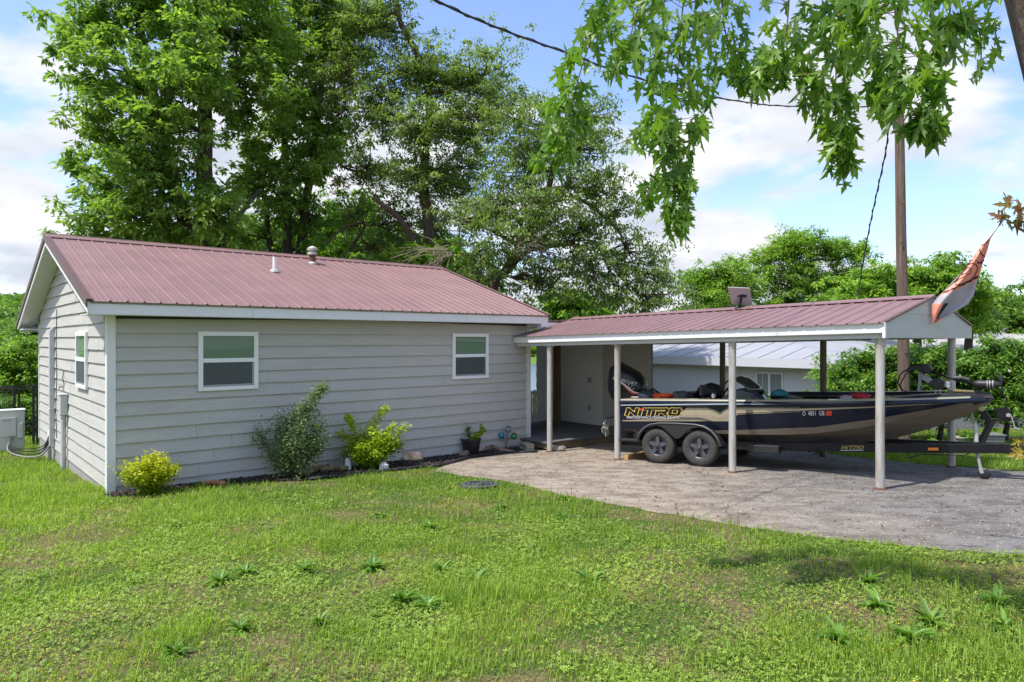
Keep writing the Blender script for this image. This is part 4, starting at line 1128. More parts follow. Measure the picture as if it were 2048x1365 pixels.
# seats
for (x0, y0, w_, b_) in ((-.55, -.85, .5, 1.34), (-.55, -.22, .5, 1.32), (-.55, .40, .5, 1.34)):
    mb = MB(); rr_ = []
    for (x, z, dx) in ((x0, 1.05, .14), (x0 - .03, 1.22, .14), (x0 - .06, b_, .11), (x0 - .075, b_ + .03, .05)):
        rr_.append([Vector((x - dx / 2 + .0, y0, z)), Vector((x + dx / 2, y0 + .02, z)), Vector((x + dx / 2, y0 + w_ - .02, z)), Vector((x - dx / 2, y0 + w_, z))])
    mb.loft(rr_); mb.box(x0, x0 + .5, y0 + .02, y0 + w_ - .02, .98, 1.08); mb.build('seat', mat('seat_vinyl', (.02, .022, .028), .4), boat, bevel=.02)
# hatch lids: raised flaps
mb = MB(); mb.hexa([(1.22, -.75, 1.30), (1.62, -.75, 1.24), (1.62, -.30, 1.24), (1.22, -.30, 1.30), (1.20, -.75, 1.32), (1.63, -.75, 1.26), (1.63, -.30, 1.26), (1.20, -.30, 1.32)]); mb.box(1.24, 1.6, -.7, -.35, 1.16, 1.24); mb.build('hatch_lid', M['blk_plastic'], boat, bevel=.008)
# far gunwale visible as dark band with pale strip
mb = MB(); rr_ = []
for x in [.9 + .1 * i for i in range(29)]:
    p = side(x, 1, 1); rr_.append([p + Vector((0, -.05, .02)), p + Vector((0, -.05, .11)), p + Vector((0, .02, .12)), p + Vector((0, .03, .02))])
mb.loft(rr_); mb.build('far_coaming', navy, boat, smooth=True, autosmooth=40)
mb = MB()
for x in (1.3 + .02 * i for i in range(0)): pass
# cleats
for x in (-1.4, 3.0):
    mb = MB(); p = side(x, 1, -1) + Vector((0, .08, .06)); mb.tube([p + Vector((-.08, 0, .02)), p + Vector((.08, 0, .02))], .008, 6); mb.tube([p + Vector((-.02, 0, 0)), p + Vector((-.02, 0, .02))], .007, 6); mb.tube([p + Vector((.02, 0, 0)), p + Vector((.02, 0, .02))], .007, 6); mb.build('cleat', M['galv'], boat)
# trolling motor
tm = MB()
def bp(px, py, y=-.10): return FB.ray(px, py, 1, y)
a, b = bp(1893, 785), bp(1962, 789)
tm.hexa([a + Vector((0, -.05, -.045)), b + Vector((0, -.05, -.045)), b + Vector((0, .06, -.045)), a + Vector((0, .06, -.045)), a + Vector((.02, -.04, .065)), b + Vector((0, -.04, .05)), b + Vector((0, .05, .05)), a + Vector((.02, .05, .065))])
troll = tm.build('trolling_motor', M['blk_plastic'], boat, bevel=.012)
c = bp(1926, 782.5, -.155); rt = Vector((1, 0, -.06)); lt = letters('lettering', 'MINN KOTA', c, rt, (0, 0, 1), .028, yel, troll, shear=.2); fit_width(lt, c, rt, .27)
mb = MB(); a, b = bp(1960, 790), bp(1988, 792); mb.hexa([a + Vector((0, -.07, -.04)), b + Vector((0, -.07, -.05)), b + Vector((0, .07, -.05)), a + Vector((0, .07, -.04)), a + Vector((0, -.06, .07)), b + Vector((-.04, -.05, .03)), b + Vector((-.04, .05, .03)), a + Vector((0, .06, .07))]); mb.build('mount_foot', M['blk_plastic'], troll, bevel=.01)
mb = MB(); pts = [(1944, 768, .02), (1948, 768, .055), (1958, 769, .068), (1985, 769.5, .068), (1996, 770, .055), (2002, 770, .02)]
mb.tube([bp(x, y, -.16) for x, y, _ in pts], [r_ for *_, r_ in pts], 14); mb.build('motor_pod', M['blk_plastic'], troll, smooth=True, autosmooth=60)
for x in (1975, 1980, 1986): 
    mb = MB(); mb.lathe([(.0695, -.006), (.0695, .006)], bp(x, 769.6, -.16), _bx * 0 + Vector((1, 0, 0)), n=16); mb.build('pod_ring', M['grey_plastic'], troll)
mb = MB(); p = bp(2003, 770, -.16)
for s_ in (-1, 1): mb.prism([p + Vector((0, 0, s_ * .02)), p + Vector((.02, .03, s_ * .12)), p + Vector((-.02, .04, s_ * .17)), p + Vector((-.03, -.01, s_ * .10))], (.01, .006, 0))
mb.build('trolling_propeller', M['blk_plastic'], troll)
mb = MB(); mb.prism([bp(1965, 772, -.16), bp(1990, 773, -.16), bp(1990, 778, -.16), bp(1968, 779, -.16)], (0, .02, 0)); mb.build('skeg', M['blk_plastic'], troll)
mb = MB(); mb.tube([bp(1862, 744), bp(1888, 752), bp(1912, 760), bp(1945, 768)], .022, 8); mb.build('shaft', M['blk_metal'], troll, smooth=True)
mb = MB(); mb.tube([bp(1908, 757), bp(1925, 757)], .045, 10); mb.tube([bp(1925, 757), bp(1938, 760)], .035, 8); mb.build('shaft_collar', M['blk_plastic'], troll, smooth=True, autosmooth=40)
mb = MB(); hd = [bp(1806, 744), bp(1822, 733), bp(1840, 730), bp(1856, 732), bp(1862, 742), bp(1848, 745), bp(1830, 740), bp(1818, 744)]
mb.prism([p + Vector((0, -.07, 0)) for p in hd], (0, .16, 0)); mb.build('foot_pedal', M['blk_plastic'], troll, bevel=.008)
mb = MB(); mb.lathe([(.02, -.1), (.085, -.08), (.085, .08), (.02, .1)], bp(1852, 738), (0, 1, 0), n=18); mb.build('control_head', M['blk_plastic'], troll, smooth=True, autosmooth=40)
mb = MB(); 
for (p0, p1, w_) in (((1841, 745), (1841, 760), .06), ((1843, 752), (1862, 764), .09), ((1862, 762), (1900, 768), .06), ((1880, 766), (1900, 775), .05), ((1840, 760), (1837, 782), .04)):
    mb.bar(bp(*p0), bp(*p1), .07, w_)
mb.build('mount_bracket', M['grey_plastic'], troll, bevel=.006)
mb = MB(); mb.prism([bp(1856, 768, -.16), bp(1866, 758, -.16), bp(1880, 757, -.16), bp(1890, 764, -.16), bp(1886, 778, -.16), bp(1868, 778, -.16)], (0, .1, 0)); mb.build('mount_cover', M['blk_plastic'], troll, bevel=.006)
for pts in ([(1808, 742), (1799, 752), (1796, 766), (1802, 778), (1815, 785)], [(1836, 748), (1834, 762), (1840, 774), (1850, 780)], [(1826, 742), (1812, 748), (1800, 770), (1806, 786)]):
    mb = MB(); P3 = [bp(*p) for p in pts]; mb.tube(P3, .011, 6); mb.build('control_cable', M['blk_plastic'], troll, smooth=True)
for x in (1871, 1880): 
    mb = MB(); mb.tube([bp(x, 775), bp(x, 790)], .010, 6); mb.build('strut', M['galv'], troll)

# things lying in the boat
mb = MB(); rr2 = random.Random(4)
ce = Vector((-.98, -.62, 1.235))
for k in range(13):
    r_ = .15 + rr2.uniform(-.03, .03); z_ = .005 + .006 * k; ph = rr2.uniform(0, 6); ox, oy = rr2.uniform(-.04, .04), rr2.uniform(-.03, .03)
    mb.tube([FB.to_world(ce + Vector((ox + r_ * math.cos(a + ph) * 1.25, oy + r_ * math.sin(a + ph) * .7, z_ + .012 * math.sin(3 * a + ph)))) for a in [i * math.pi / 12 for i in range(25)]], .007, 6, cap=False)
tag(mb.build('extension_cord', mat('orange_cord', (.70, .10, .02), .5), smooth=True), 'coil of orange-red extension cord lying on the boat stern deck', 'cord')
def lump(name, c, s, m, label, cat, frame=FB, seed=1, rough=.18, det=3):
    bm = bmesh.new(); bmesh.ops.create_icosphere(bm, subdivisions=det, radius=1); r_ = random.Random(seed); o3 = Vector((r_.random() * 9, r_.random() * 9, 0))
    from mathutils import noise as mn
    for v in bm.verts:
        k = 1 + rough * mn.noise(v.co * 1.6 + o3) + rough * .5 * mn.noise(v.co * 4 + o3); v.co = Vector((v.co.x * s[0], v.co.y * s[1], max(v.co.z, -.55) * s[2])) * k
        v.co = frame.M @ v.co + frame.to_world(c)
    me = bpy.data.meshes.new(name); bm.to_mesh(me); bm.free(); me.materials.append(m); me.polygons.foreach_set('use_smooth', [True] * len(me.polygons))
    o = bpy.data.objects.new(name, me); COL.objects.link(o); return tag(o, label, cat)
lump('duffel_bag', (-1.35, -.55, 1.24), (.20, .20, .14), mat('bag_navy', (.02, .03, .05), .8), 'dark blue bag lying on the boat stern left of the orange cord', 'bag', seed=3)
lump('duffel_bag', (-.30, .2, 1.33), (.30, .22, .17), mat('bag_black', (.014, .014, .016), .6), 'black stuffed bag heaped on the boat seats beside the rear carport post', 'bag', seed=8)
lump('life_vest', (1.28, -.55, 1.32), (.16, .16, .09), mat('vest_teal', (.02, .16, .20), .7), 'teal and black life vest on the boat deck behind the windscreen', 'vest', seed=5)
lump('tackle_bag', (2.55, -.35, 1.285), (.16, .12, .07), mat('tackle_red', (.45, .02, .03), .5), 'small red tackle bag on the bow deck', 'bag', seed=6)
for k, (x, y, col) in enumerate(((2.38, -.55, (.35, .33, .36)), (2.28, -.30, (.12, .02, .08)))):
    lump('lure_box', (x, y, 1.27), (.10, .07, .05), mat('lure_%d' % k, col, .5), ('pale grey' if k == 0 else 'dark purple') + ' lure box on the bow deck beside the red tackle bag', 'box', seed=20 + k, rough=.05)
# fishing rods on the front deck
for k in range(4):
    mb = MB(); mb.tube([FB.to_world((.95 + .1 * k, .2 + .08 * k, 1.26)), FB.to_world((2.4 + .1 * k, -.1 + .1 * k, 1.28)), FB.to_world((3.3, -.25 + .1 * k, 1.33))], [.012, .006, .003], 6)
    rod = mb.build('fishing_rod', M['blk_metal'], smooth=True); tag(rod, ['black fishing rod nearest the camera on the front deck', 'second black fishing rod from the near side on the front deck', 'third black fishing rod from the near side on the front deck', 'black fishing rod farthest from the camera on the front deck'][k], 'fishing rod', 'fishing rods on the front deck')

# ------------------------------------------------------------------ trailer
zf = .36
def tp(px, py, y): return FB.ray(px, py, 1, y)
mb = MB(); 
def railseg(x0, y0, x1, y1, h=.145):
    zb = lambda x: .335 + .022 * (x - 1)
    mb.hexa([(x0, y0, zb(x0)), (x1, y1, zb(x1)), (x1, y1 + .08, zb(x1)), (x0, y0 + .08, zb(x0)), (x0, y0, zb(x0) + h), (x1, y1, zb(x1) + h), (x1, y1 + .08, zb(x1) + h), (x0, y0 + .08, zb(x0) + h)])
railseg(-1.75, -.92, 1.0, -.92); railseg(1.0, -.92, 3.55, -.37); railseg(3.55, -.37, 4.5, -.06)
railseg(-1.75, .84, 1.0, .84); railseg(1.0, .84, 4.5, -.02)
for x in (-1.6, -.5, .7, 1.9): mb.box(x, x + .06, -.84, .84, zf - .05, zf + .02)
mb.box(4.44, 4.95, -.055, .055, .408, .562)
mb.build('frame', M['blk_metal'], trailer, bevel=.006)
for s_ in (-1, 1):
    mb = MB(); mb.box(-1.4, 2.3, s_ * .42 - .05, s_ * .42 + .05, zf + .03, zf + .07); mb.build('bunk', M['carpet'], trailer)
    for x in (-1.2, .2, 1.7):
        mb = MB(); mb.box(x, x + .05, s_ * .42 - .03, s_ * .42 + .03, zf - .06, zf + .03); mb.build('bunk_bracket', M['blk_metal'], trailer)
mb = MB(); mb.box(-1.2, -.99, -1.13, -.93, zf - .06, zf - .02)
# step plate with bright edge in front of the fender
mb = MB(); mb.box(.86, 1.4, -1.12, -.925, zf - .04, zf + .09); mb.build('step_plate', M['blk_plastic'], trailer, bevel=.01)
mb = MB(); mb.box(-1.72, -1.02, -1.10, -.925, zf + .02, zf + .07); mb.build('step_plate', M['blk_plastic'], trailer, bevel=.01)
tyre_m = mat('tyre_rubber', (.055, .052, .048), .85, var=.35, vscale=14, bump=.35, bscale=60)
rim_m = mat('grey_wheel', (.085, .092, .107), .4, metal=.3)
def wheel(x, sgn, R_=.338):
    y_out = sgn * 1.15
    prof = [(.19, -.005), (.215, .006), (.25, .012), (.30, .008), (.322, -.006), (.336, -.03), (.338, -.06), (.338, -.15), (.334, -.18), (.318, -.20), (.28, -.21), (.20, -.20)]
    prof = [(r, -h) for r, h in prof] if sgn > 0 else prof
    mb = MB(); mb.lathe([(r, h) for r, h in prof], (x, y_out, R_), (0, -1, 0), n=48, caps=False)
    for k in range(60):                       # shallow tread cuts as raised lugs
        an = 2 * math.pi * k / 60; c_, s_ = math.cos(an), math.sin(an)
        for (ya, yb) in ((.035, .075), (.085, .125), (.135, .175)):
            ca, sa = math.cos(an + .035), math.sin(an + .035)
            q = [(x + rr * c2, y_out - sgn * yy, R_ + rr * s2) for rr in (.336, .3435) for (c2, s2, yy) in ((c_, s_, ya), (ca, sa, ya), (ca, sa, yb), (c_, s_, yb))]
            mb.hexa(q)
    wroot = mb.build('wheel', tyre_m, trailer, smooth=True, autosmooth=30)
    mb = MB(); o = -sgn
    pr = [(.195, .0), (.188, -.012), (.175, -.02), (.165, -.07), (.10, -.075), (.0, -.07)]
    mb.lathe(pr, (x, y_out - sgn * .004, R_), (0, -1 if sgn < 0 else 1, 0), n=40, caps=False)
    mb.lathe([(.05, -.06), (.05, -.005), (.038, .012), (.0, .014)], (x, y_out, R_), (0, -1 if sgn < 0 else 1, 0), n=16)
    ph = .3 if x < 0 else .9
    for k in range(5):
        an = ph + 2 * math.pi * k / 5; d = Vector((math.cos(an), 0, math.sin(an))); t = Vector((-math.sin(an), 0, math.cos(an))); c = Vector((x, y_out - sgn * .012, R_))
        inn = Vector((0, -sgn * .05, 0))
        q = [c + d * .035 - t * .045, c + d * .035 + t * .045, c + d * .175 + t * .028, c + d * .175 - t * .028]
        mb.hexa([p + inn for p in q] + q)
    mb.build('rim', rim_m, wroot, smooth=True, autosmooth=25)
    mb = MB(); mb.lathe([(.024, 0), (.024, .03), (.018, .04)], (x, y_out + sgn * .012, R_), (0, -1 if sgn < 0 else 1, 0), n=12)
    for k in range(5):
        an = ph + .6 + 2 * math.pi * k / 5; mb.lathe([(.009, 0), (.009, .018)], (x + .052 * math.cos(an), y_out - sgn * -.0, R_ + .052 * math.sin(an)), (0, -1 if sgn < 0 else 1, 0), n=6)
    mb.build('hub', mat('hub_brown', (.07, .045, .03), .8), wroot)
for x in (-.86, -.02):
    wheel(x, -1); wheel(x, 1)
for x in (-.86, -.02):
    mb = MB(); mb.tube([(x, -.95, .338), (x, .95, .338)], .035, 10); mb.build('axle', M['blk_metal'], trailer)
# tandem fender
out = [(-1.28, .42), (-1.22, .56), (-1.12, .67), (-.98, .745), (-.80, .775), (-.45, .782), (-.08, .775), (.10, .745), (.24, .67), (.34, .56), (.42, .40)]
for sgn in (-1, 1):
    ya, yb = sgn * 1.19, sgn * .93
    mb = MB()
    for (a, b) in zip(out, out[1:]):
        mb.hexa([(a[0], ya, a[1] - .008), (b[0], ya, b[1] - .008), (b[0], yb, b[1] - .008), (a[0], yb, a[1] - .008), (a[0], ya, a[1]), (b[0], ya, b[1]), (b[0], yb, b[1]), (a[0], yb, a[1])])
    inner = []
    def arc(cx0, a0, a1, n=9): return [(cx0 + .385 * math.cos(R(a0 + (a1 - a0) * i / n)), .338 + .385 * math.sin(R(a0 + (a1 - a0) * i / n))) for i in range(n + 1)]
    lowr = arc(-.02, 8, 118) + [(-.40, .50), (-.48, .50)] + arc(-.86, 62, 172)
    poly = out + lowr
    q = [Vector((x, ya - sgn * -.0, z)) for x, z in poly]
    bm = bmesh.new(); f = bm.faces.new([bm.verts.new(p) for p in q]); bmesh.ops.triangulate(bm, faces=[f])
    base = len(mb.v); mb.v += [tuple(v.co) for v in bm.verts]; idx = {v: i for i, v in enumerate(bm.verts)}
    mb.f += [tuple(base + idx[v] for v in f.verts) for f in bm.faces]; mb.m += [0] * len(bm.faces); bm.free()
    fo = mb.build('fender', M['blk_plastic'], trailer)
    mb = MB(); mb.tube([(x, ya + sgn * .004, z) for x, z in out], .013, 6); mb.build('fender_rim', mat('fender_edge', (.12, .12, .125), .35), fo, smooth=True)
# trailer decal, markers
c = (2.24, -.0, 0)
def rail_px(px, py, off=.004):
    # near face of the tapering frame rail
    q = FB.ray(px, py, 1, -.7)
    for _ in range(12):
        yy = -.92 + max(0, (q.x - 1.0)) / 2.55 * .55; q = FB.ray(px, py, 1, yy)
    return Vector((q.x, q.y - off, q.z))
def pl_rail(x, z, lift): 
    return rail_px(1684 + 40 * x / tot, 897.8 - 5.5 * z, .004 + lift)
stroke_text(pl_rail, 0, 'NiTRO', .95, .42, .15, yel, .002, 'logo_outline', trailer)
stroke_text(pl_rail, 0, 'NiTRO', .95, .42, .07, M['blk_vinyl'], .004, 'logo_letters', trailer)
a = rail_px(1681, 901, .006); b = rail_px(1727, 901, .006); mb = MB(); mb.bar(a, b, .002, .008); mb.build('logo_underline', wht, trailer)
a = rail_px(1856, 898.5, .010); b = rail_px(1877, 898.5, .010); mb = MB(); mb.bar(a, b, .02, .045); mb.build('side_marker', mat('amber_lens', (.75, .22, .02), .25), trailer, bevel=.006)
# brake line / guide rod hanging below
mb = MB(); mb.tube([rail_px(1815, 905, .0), rail_px(1816, 917, .0), rail_px(1842, 909, 0), rail_px(1930, 910.5, 0), rail_px(1940, 906, 0)], .010, 6); mb.build('guide_rod', M['blk_metal'], trailer, smooth=True)
# winch post and bow stop
W = lambda px, py, y=0: FB.ray(px, py, 1, y)
mb = MB()
mb.bar(W(1962, 886), W(1984, 842), .09, .10); mb.bar(W(1984, 850), W(1962, 820), .07, .09); mb.bar(W(1975, 840), W(2036, 839), .09, .035); mb.bar(W(1944, 887), W(1976, 887), .16, .02)
ws_ = mb.build('winch_post', M['blk_metal'], trailer, bevel=.004)
mb = MB(); mb.lathe([(.035, -.06), (.05, -.04), (.04, 0), (.05, .04), (.035, .06)], W(1963, 817), (0, 1, 0), n=16); mb.build('bow_roller', mat('yellow_roller', (.45, .40, .18), .5), ws_, smooth=True)
mb = MB(); c = W(2006, 826); mb.lathe([(.09, -.05), (.09, -.045), (.04, -.04), (.04, .04), (.09, .045), (.09, .05)], c, (0, 1, 0), n=20); wn = mb.build('winch', M['blk_metal'], ws_, smooth=True, autosmooth=30)
mb = MB(); mb.lathe([(.07, -.035), (.07, .035)], c, (0, 1, 0), n=20); mb.bar(c + Vector((-.02, 0, .065)), W(1964, 821), .05, .006); mb.build('winch_strap', mat('blue_strap', (.02, .10, .30), .6), ws_)
mb = MB(); mb.lathe([(.03, -.09), (.03, -.055)], c + Vector((.07, 0, -.03)), (0, 1, 0), n=10); mb.bar(c + Vector((.10, -.09, -.02)), W(2031, 858, -.09), .02, .012); mb.tube([W(2030, 858, -.09), W(2036, 858, -.16)], .016, 8); mb.build('winch_handle', M['grey_plastic'], ws_)
# tongue jack
mb = MB(); top_ = W(1951, 850, -.10); bot = W(1953, 884, -.10); mb.tube([bot, top_], .032, 14); mb.tube([top_ + Vector((0, 0, .0)), top_ + Vector((0, 0, .03))], .02, 8); mb.bar(W(1934, 852, -.12), W(1950, 850, -.12), .014, .014)
jk = mb.build('tongue_jack', M['galv'], trailer, smooth=True, autosmooth=40)
jb = W(1964, 932, -.10); jw = .085
mb = MB(); mb.tube([W(1954, 905, -.10), Vector((jb.x - .02, jb.y, .16))], .024, 12); mb.bar(Vector((jb.x - .02, -.10, .17)), Vector((jb.x + .0, -.10, .09)), .075, .05); mb.build('jack_leg', M['grey_plastic'], jk, smooth=True, autosmooth=40)
mb = MB(); mb.lathe([(.02, -.03), (.07, -.028), (jw, -.015), (jw, .015), (.07, .028), (.02, .03)], (jb.x + .03, -.10, jw), (0, 1, 0), n=24); mb.build('jack_wheel', M['blk_plastic'], jk, smooth=True, autosmooth=40)
# coupler and chains
mb = MB(); mb.box(4.93, 5.12, -.045, .045, .44, .54); mb.lathe([(.05, -.03), (.055, .03), (.03, .06)], (5.13, 0, .48), n=14); mb.build('coupler', M['blk_metal'], trailer, bevel=.006)
def chain(name, pts, parent, m, link=.034, r=.0045):
    mb = MB(); P_ = [Vector(p) for p in pts]; tot_ = sum((b - a).length for a, b in zip(P_, P_[1:])); d = 0; i = 0; k = 0
    while d < tot_:
        acc = 0
        for a, b in zip(P_, P_[1:]):
            l = (b - a).length
            if acc + l >= d: p = a.lerp(b, (d - acc) / l); t = (b - a).normalized(); break
            acc += l
        s_ = t.cross(Vector((0, 1, 0) if k % 2 else (1, 0, .3))).normalized()
        mb.tube([p + t * .5 * link * math.cos(q) + s_ * .3 * link * math.sin(q) for q in [j * math.pi / 4 for j in range(9)]], r, 4, cap=False)
        d += link * .72; k += 1
    return mb.build(name, m, parent)
chain('safety_chain', [(4.80, -.05, .41), (4.86, -.10, .25), (4.82, -.12, .05), (4.9, -.16, .012), (5.1, -.2, .012)], trailer, M['blk_metal'])
chain('bow_chain', [W(1943, 820), W(1946, 840), W(1952, 856)], trailer, M['galv'], .04, .006)
# wooden wheel chock
a = G(1258, 922); 
mb = MB(); p0 = G(1252, 921); p1 = G(1296, 911); d = (p1 - p0).normalized(); mb.bar(p0 + Vector((0, 0, .052)), p1 + Vector((0, 0, .052)), .09, .088)
tag(mb.build('timber_block', mat('new_pine', (.48, .30, .11), .7, var=.25, vscale=3, stretch=(1, 8, 8)), bevel=.004), 'short yellow pine timber block chocking the rear trailer tyre', 'timber block')
# ------------------------------------------------------------------ air conditioner, fence
ac_o = G(30, 905); FA = Frame((ac_o.x, ac_o.y, gz(ac_o.x, ac_o.y)), U, V)
ac = empty('air_conditioner', 'white outdoor air conditioning unit on the grass behind the house corner', 'air conditioner', frame=FA)
mb = MB(); mb.box(-.62, .20, .0, .34, .06, 1.02); body = mb.build('cabinet', M['beige_plastic'], ac, bevel=.02)
mb = MB(); mb.box(-.64, .22, -.015, .355, 1.02, 1.045); mb.build('top_panel', M['vinyl'], body, bevel=.008)
mb = MB(); mb.box(-.6, -.5, .02, .32, 0, .06); mb.box(.06, .16, .02, .32, 0, .06); mb.build('foot', M['grey_plastic'], ac)
mb = MB(); mb.box(-.30, .02, -.045, -.001, .40, .86); mb.box(-.28, .0, -.055, -.046, .83, .86); vc = mb.build('valve_cover', M['beige_plastic'], body, bevel=.01)
mb = MB(); mb.box(.04, .16, -.055, -.001, .34, .72); mb.build('handle', M['beige_plastic'], body, bevel=.015)
mb = MB(); mb.box(-.24, -.08, -.049, -.046, .775, .795); mb.build('nameplate', M['grey_plastic'], body)
mb = MB(); mb.box(-.61, -.36, -.02, -.001, .12, .97)
for k in range(16): mb.box(-.60, -.37, -.028, -.0205, .15 + k * .05, .165 + k * .05)
mb.build('grille', M['beige_plastic'], body)
mb = MB()
cp = FA.to_world((-.08, -.05, .38)); we = FH.to_world((-.07, 5.40, .12))
for k in range(4):
    o = .06 * k; mid = cp.lerp(we, .5); g = gz(mid.x, mid.y)
    pts = [cp + Vector((.02 * k, 0, .02)), Vector((cp.x + .1 + o * .5, cp.y - .25, gz(cp.x, cp.y) + .10 + .03 * k)), Vector((mid.x, mid.y - .2 + o, g + .05 + .05 * k)), Vector((we.x - .25, we.y + .05 + o * .6, g + .22 + .07 * k)), we + Vector((0, 0, .05 + .12 * k))]
    sp_ = []
    for i in range(len(pts) - 1):
        for j in range(6):
            t = j / 6; p0 = pts[max(0, i - 1)]; p1 = pts[i]; p2 = pts[i + 1]; p3 = pts[min(len(pts) - 1, i + 2)]
            sp_.append(.5 * ((2 * p1) + (p2 - p0) * t + (2 * p0 - 5 * p1 + 4 * p2 - p3) * t * t + (3 * p1 - p0 - 3 * p2 + p3) * t ** 3))
    sp_.append(pts[-1])
    mb = MB(); mb.tube(sp_, .016 if k < 3 else .011, 8)
    h = mb.build('line_set_hose', mat('grey_hose', (.25, .25, .26), .6) if k == 0 else M['blk_plastic'], ac, smooth=True); h.parent = None
    h.parent = ac; h.matrix_parent_inverse = FA.mat.inverted()
fence = empty('metal_fence', 'black metal rail fence with a gate behind the air conditioning unit', 'fence')
def fz(px, py, Y): return P(px, py, Y)
FY = 18.6
def fpost(px, r=.03, Y=FY):
    t = P(px, 771, Y); g = gz(t.x, Y); mb = MB(); mb.box(t.x - r, t.x + r, Y - r, Y + r, g - .1, t.z); o = mb.build('fence_post', M['blk_metal'], fence); return t
for px, y_ in ((-60, 18.9), (29, 18.8), (38, 18.8), (67, 18.2), (75, 18.5), (120, 18.7)): fpost(px, .022, y_)
for (a, b, ya, yb) in ((-200, 29, 19.4, 18.8), (38, 125, 18.8, 18.7), (-200, 67, 18.9, 18.2)):
    for dz_ in (0.0, -1.0):
        pa = P(a, 772, ya); pb = P(b, 772, yb); za = P(a, 772 if ya > 19 or a > 0 else 775, ya).z + dz_; mb = MB(); mb.bar((pa.x, pa.y, za), (pb.x, pb.y, za), .025, .035); mb.build('fence_rail', M['blk_metal'], fence)
mesh_m = M['blk_metal']
mb = MB(); 
pa = P(-200, 772, 19.4); pb = P(29, 772, 18.8); n = 60
for i in range(n):
    p = pa.lerp(pb, i / n); g = gz(p.x, p.y); mb.tube([(p.x, p.y, g + .05), (p.x, p.y, p.z)], .003, 3, cap=False)
for k in range(18):
    mb.tube([(pa.x, pa.y, pa.z - .08 * k), (pb.x, pb.y, pb.z - .08 * k)], .003, 3, cap=False)
mb.build('wire_mesh', mesh_m, fence)

# ------------------------------------------------------------------ pieces along the bed
def on(p, dz=0): return Vector((p.x, p.y, plane_z(p.x, p.y) + dz))
def log(name, pts, rad, m, label, seed=1, cat='driftwood'):
    r_ = random.Random(seed); mb = MB(); P_ = []; Rr = []
    for i in range(len(pts) - 1):
        for j in range(8):
            t = j / 8; P_.append(Vector(pts[i]).lerp(Vector(pts[i + 1]), t) + Vector((r_.uniform(-1, 1), r_.uniform(-1, 1), r_.uniform(-.5, .5))) * .008); Rr.append((rad[i] * (1 - t) + rad[i + 1] * t) * r_.uniform(.86, 1.14))
    P_.append(Vector(pts[-1])); Rr.append(rad[-1])
    mb.tube(P_, Rr, 9)
    for k in range(3):
        i = r_.randrange(2, len(P_) - 3); d = Vector((r_.uniform(-1, 1), r_.uniform(-1, 0), r_.uniform(0, .6))).normalized(); mb.tube([P_[i], P_[i] + d * .06, P_[i] + d * .10 + Vector((0, 0, .02))], [Rr[i] * .6, Rr[i] * .4, Rr[i] * .2], 6)
    return tag(mb.build(name, m, smooth=True), label, cat)
bark = mat('grey_driftwood', (.22, .15, .10), .9, col2=(.07, .045, .03), vscale=6, bump=.9, bscale=25, stretch=(1, 1, 1))
bark2 = mat('orange_driftwood', (.42, .21, .10), .85, col2=(.25, .12, .06), vscale=8, bump=.5)
log('driftwood', [on(G(600, 957), .06), on(G(628, 948), .08), on(G(655, 940), .07)], [.045, .065, .04], bark2 if False else mat('split_wood', (.26, .16, .09), .85, col2=(.12, .07, .04), vscale=9, bump=.6), 'split brown branch leaning right of the rose bush, leftmost of the two crossed branches', 3)
log('driftwood', [on(G(640, 947), .06), on(G(668, 945), .08), on(G(697, 944), .06)], [.04, .065, .05], mat('mossy_wood', (.27, .21, .11), .9, col2=(.10, .075, .04), vscale=7, bump=.8), 'thick mossy branch behind the white glass jar in the bed', 5)
log('driftwood', [on(G(405, 974), .05), on(G(425, 972), .06), on(G(448, 975), .055)], [.035, .04, .045], bark2, 'short orange-brown stick lying in the bed right of the yellow shrub', 7)
log('driftwood', [on(G(925, 915), .04), on(G(950, 905), .08), on(G(985, 903), .08), on(G(1010, 905), .03), on(G(1030, 906), .02)], [.075, .09, .075, .055, .025], mat('pale_driftwood', (.36, .26, .18), .9, col2=(.10, .065, .045), vscale=7, bump=.9, bscale=25), 'long knobbly brown driftwood log below the black planter', 9)
rock = lump('rock', on(G(827, 923), .08), (.20, .15, .115), mat('orange_rock', (.75, .66, .50), .9, col2=(.52, .28, .11), vscale=9, bump=.8, bscale=12), 'pale orange flat rock on the black mulch', 'rock', frame=Frame((0, 0, 0), (1, 0, 0), (0, 1, 0)), seed=4, rough=.35)
g = on(G(768, 942), .0)
mb = MB(); mb.lathe([(.065, 0), (.085, .02), (.09, .07), (.085, .115), (.06, .13), (.05, .135), (.05, .155), (.035, .158)], g, n=24)
tag(mb.build('lantern_jar', mat('frosted_white_glass', (.62, .64, .60), .35, bump=.6, bscale=60), smooth=True, autosmooth=50), 'small white textured jar with lid in front of the flowering shrub', 'jar')
g = on(G(696, 943), .0)
mb = MB(); mb.lathe([(.045, 0), (.06, .01), (.062, .08), (.055, .16), (.05, .22), (.045, .22), (.04, .03)], g + Vector((0, 0, .02)), n=20)
tag(mb.build('glass_vase', mat('clear_white_glass', (.72, .76, .78), .1), smooth=True, autosmooth=50), 'tall white glass cup standing left under the flowering shrub', 'vase')
# black planter
g = on(G(942, 910), 0)
pl = empty('planter', 'black tapered plastic planter against the house wall', 'planter', loc=g)
mb = MB(); mb.lathe([(.15, 0), (.155, .01), (.215, .33), (.225, .335), (.225, .36), (.205, .36), (.20, .30), (.0, .30)], (0, 0, 0), n=30); mb.build('pot', M['blk_plastic'], pl, smooth=True, autosmooth=40)
mb = MB(); mb.lathe([(.198, .30), (.19, .325), (.0, .33)], (0, 0, 0), n=20); mb.build('soil', M['mulch'], pl)
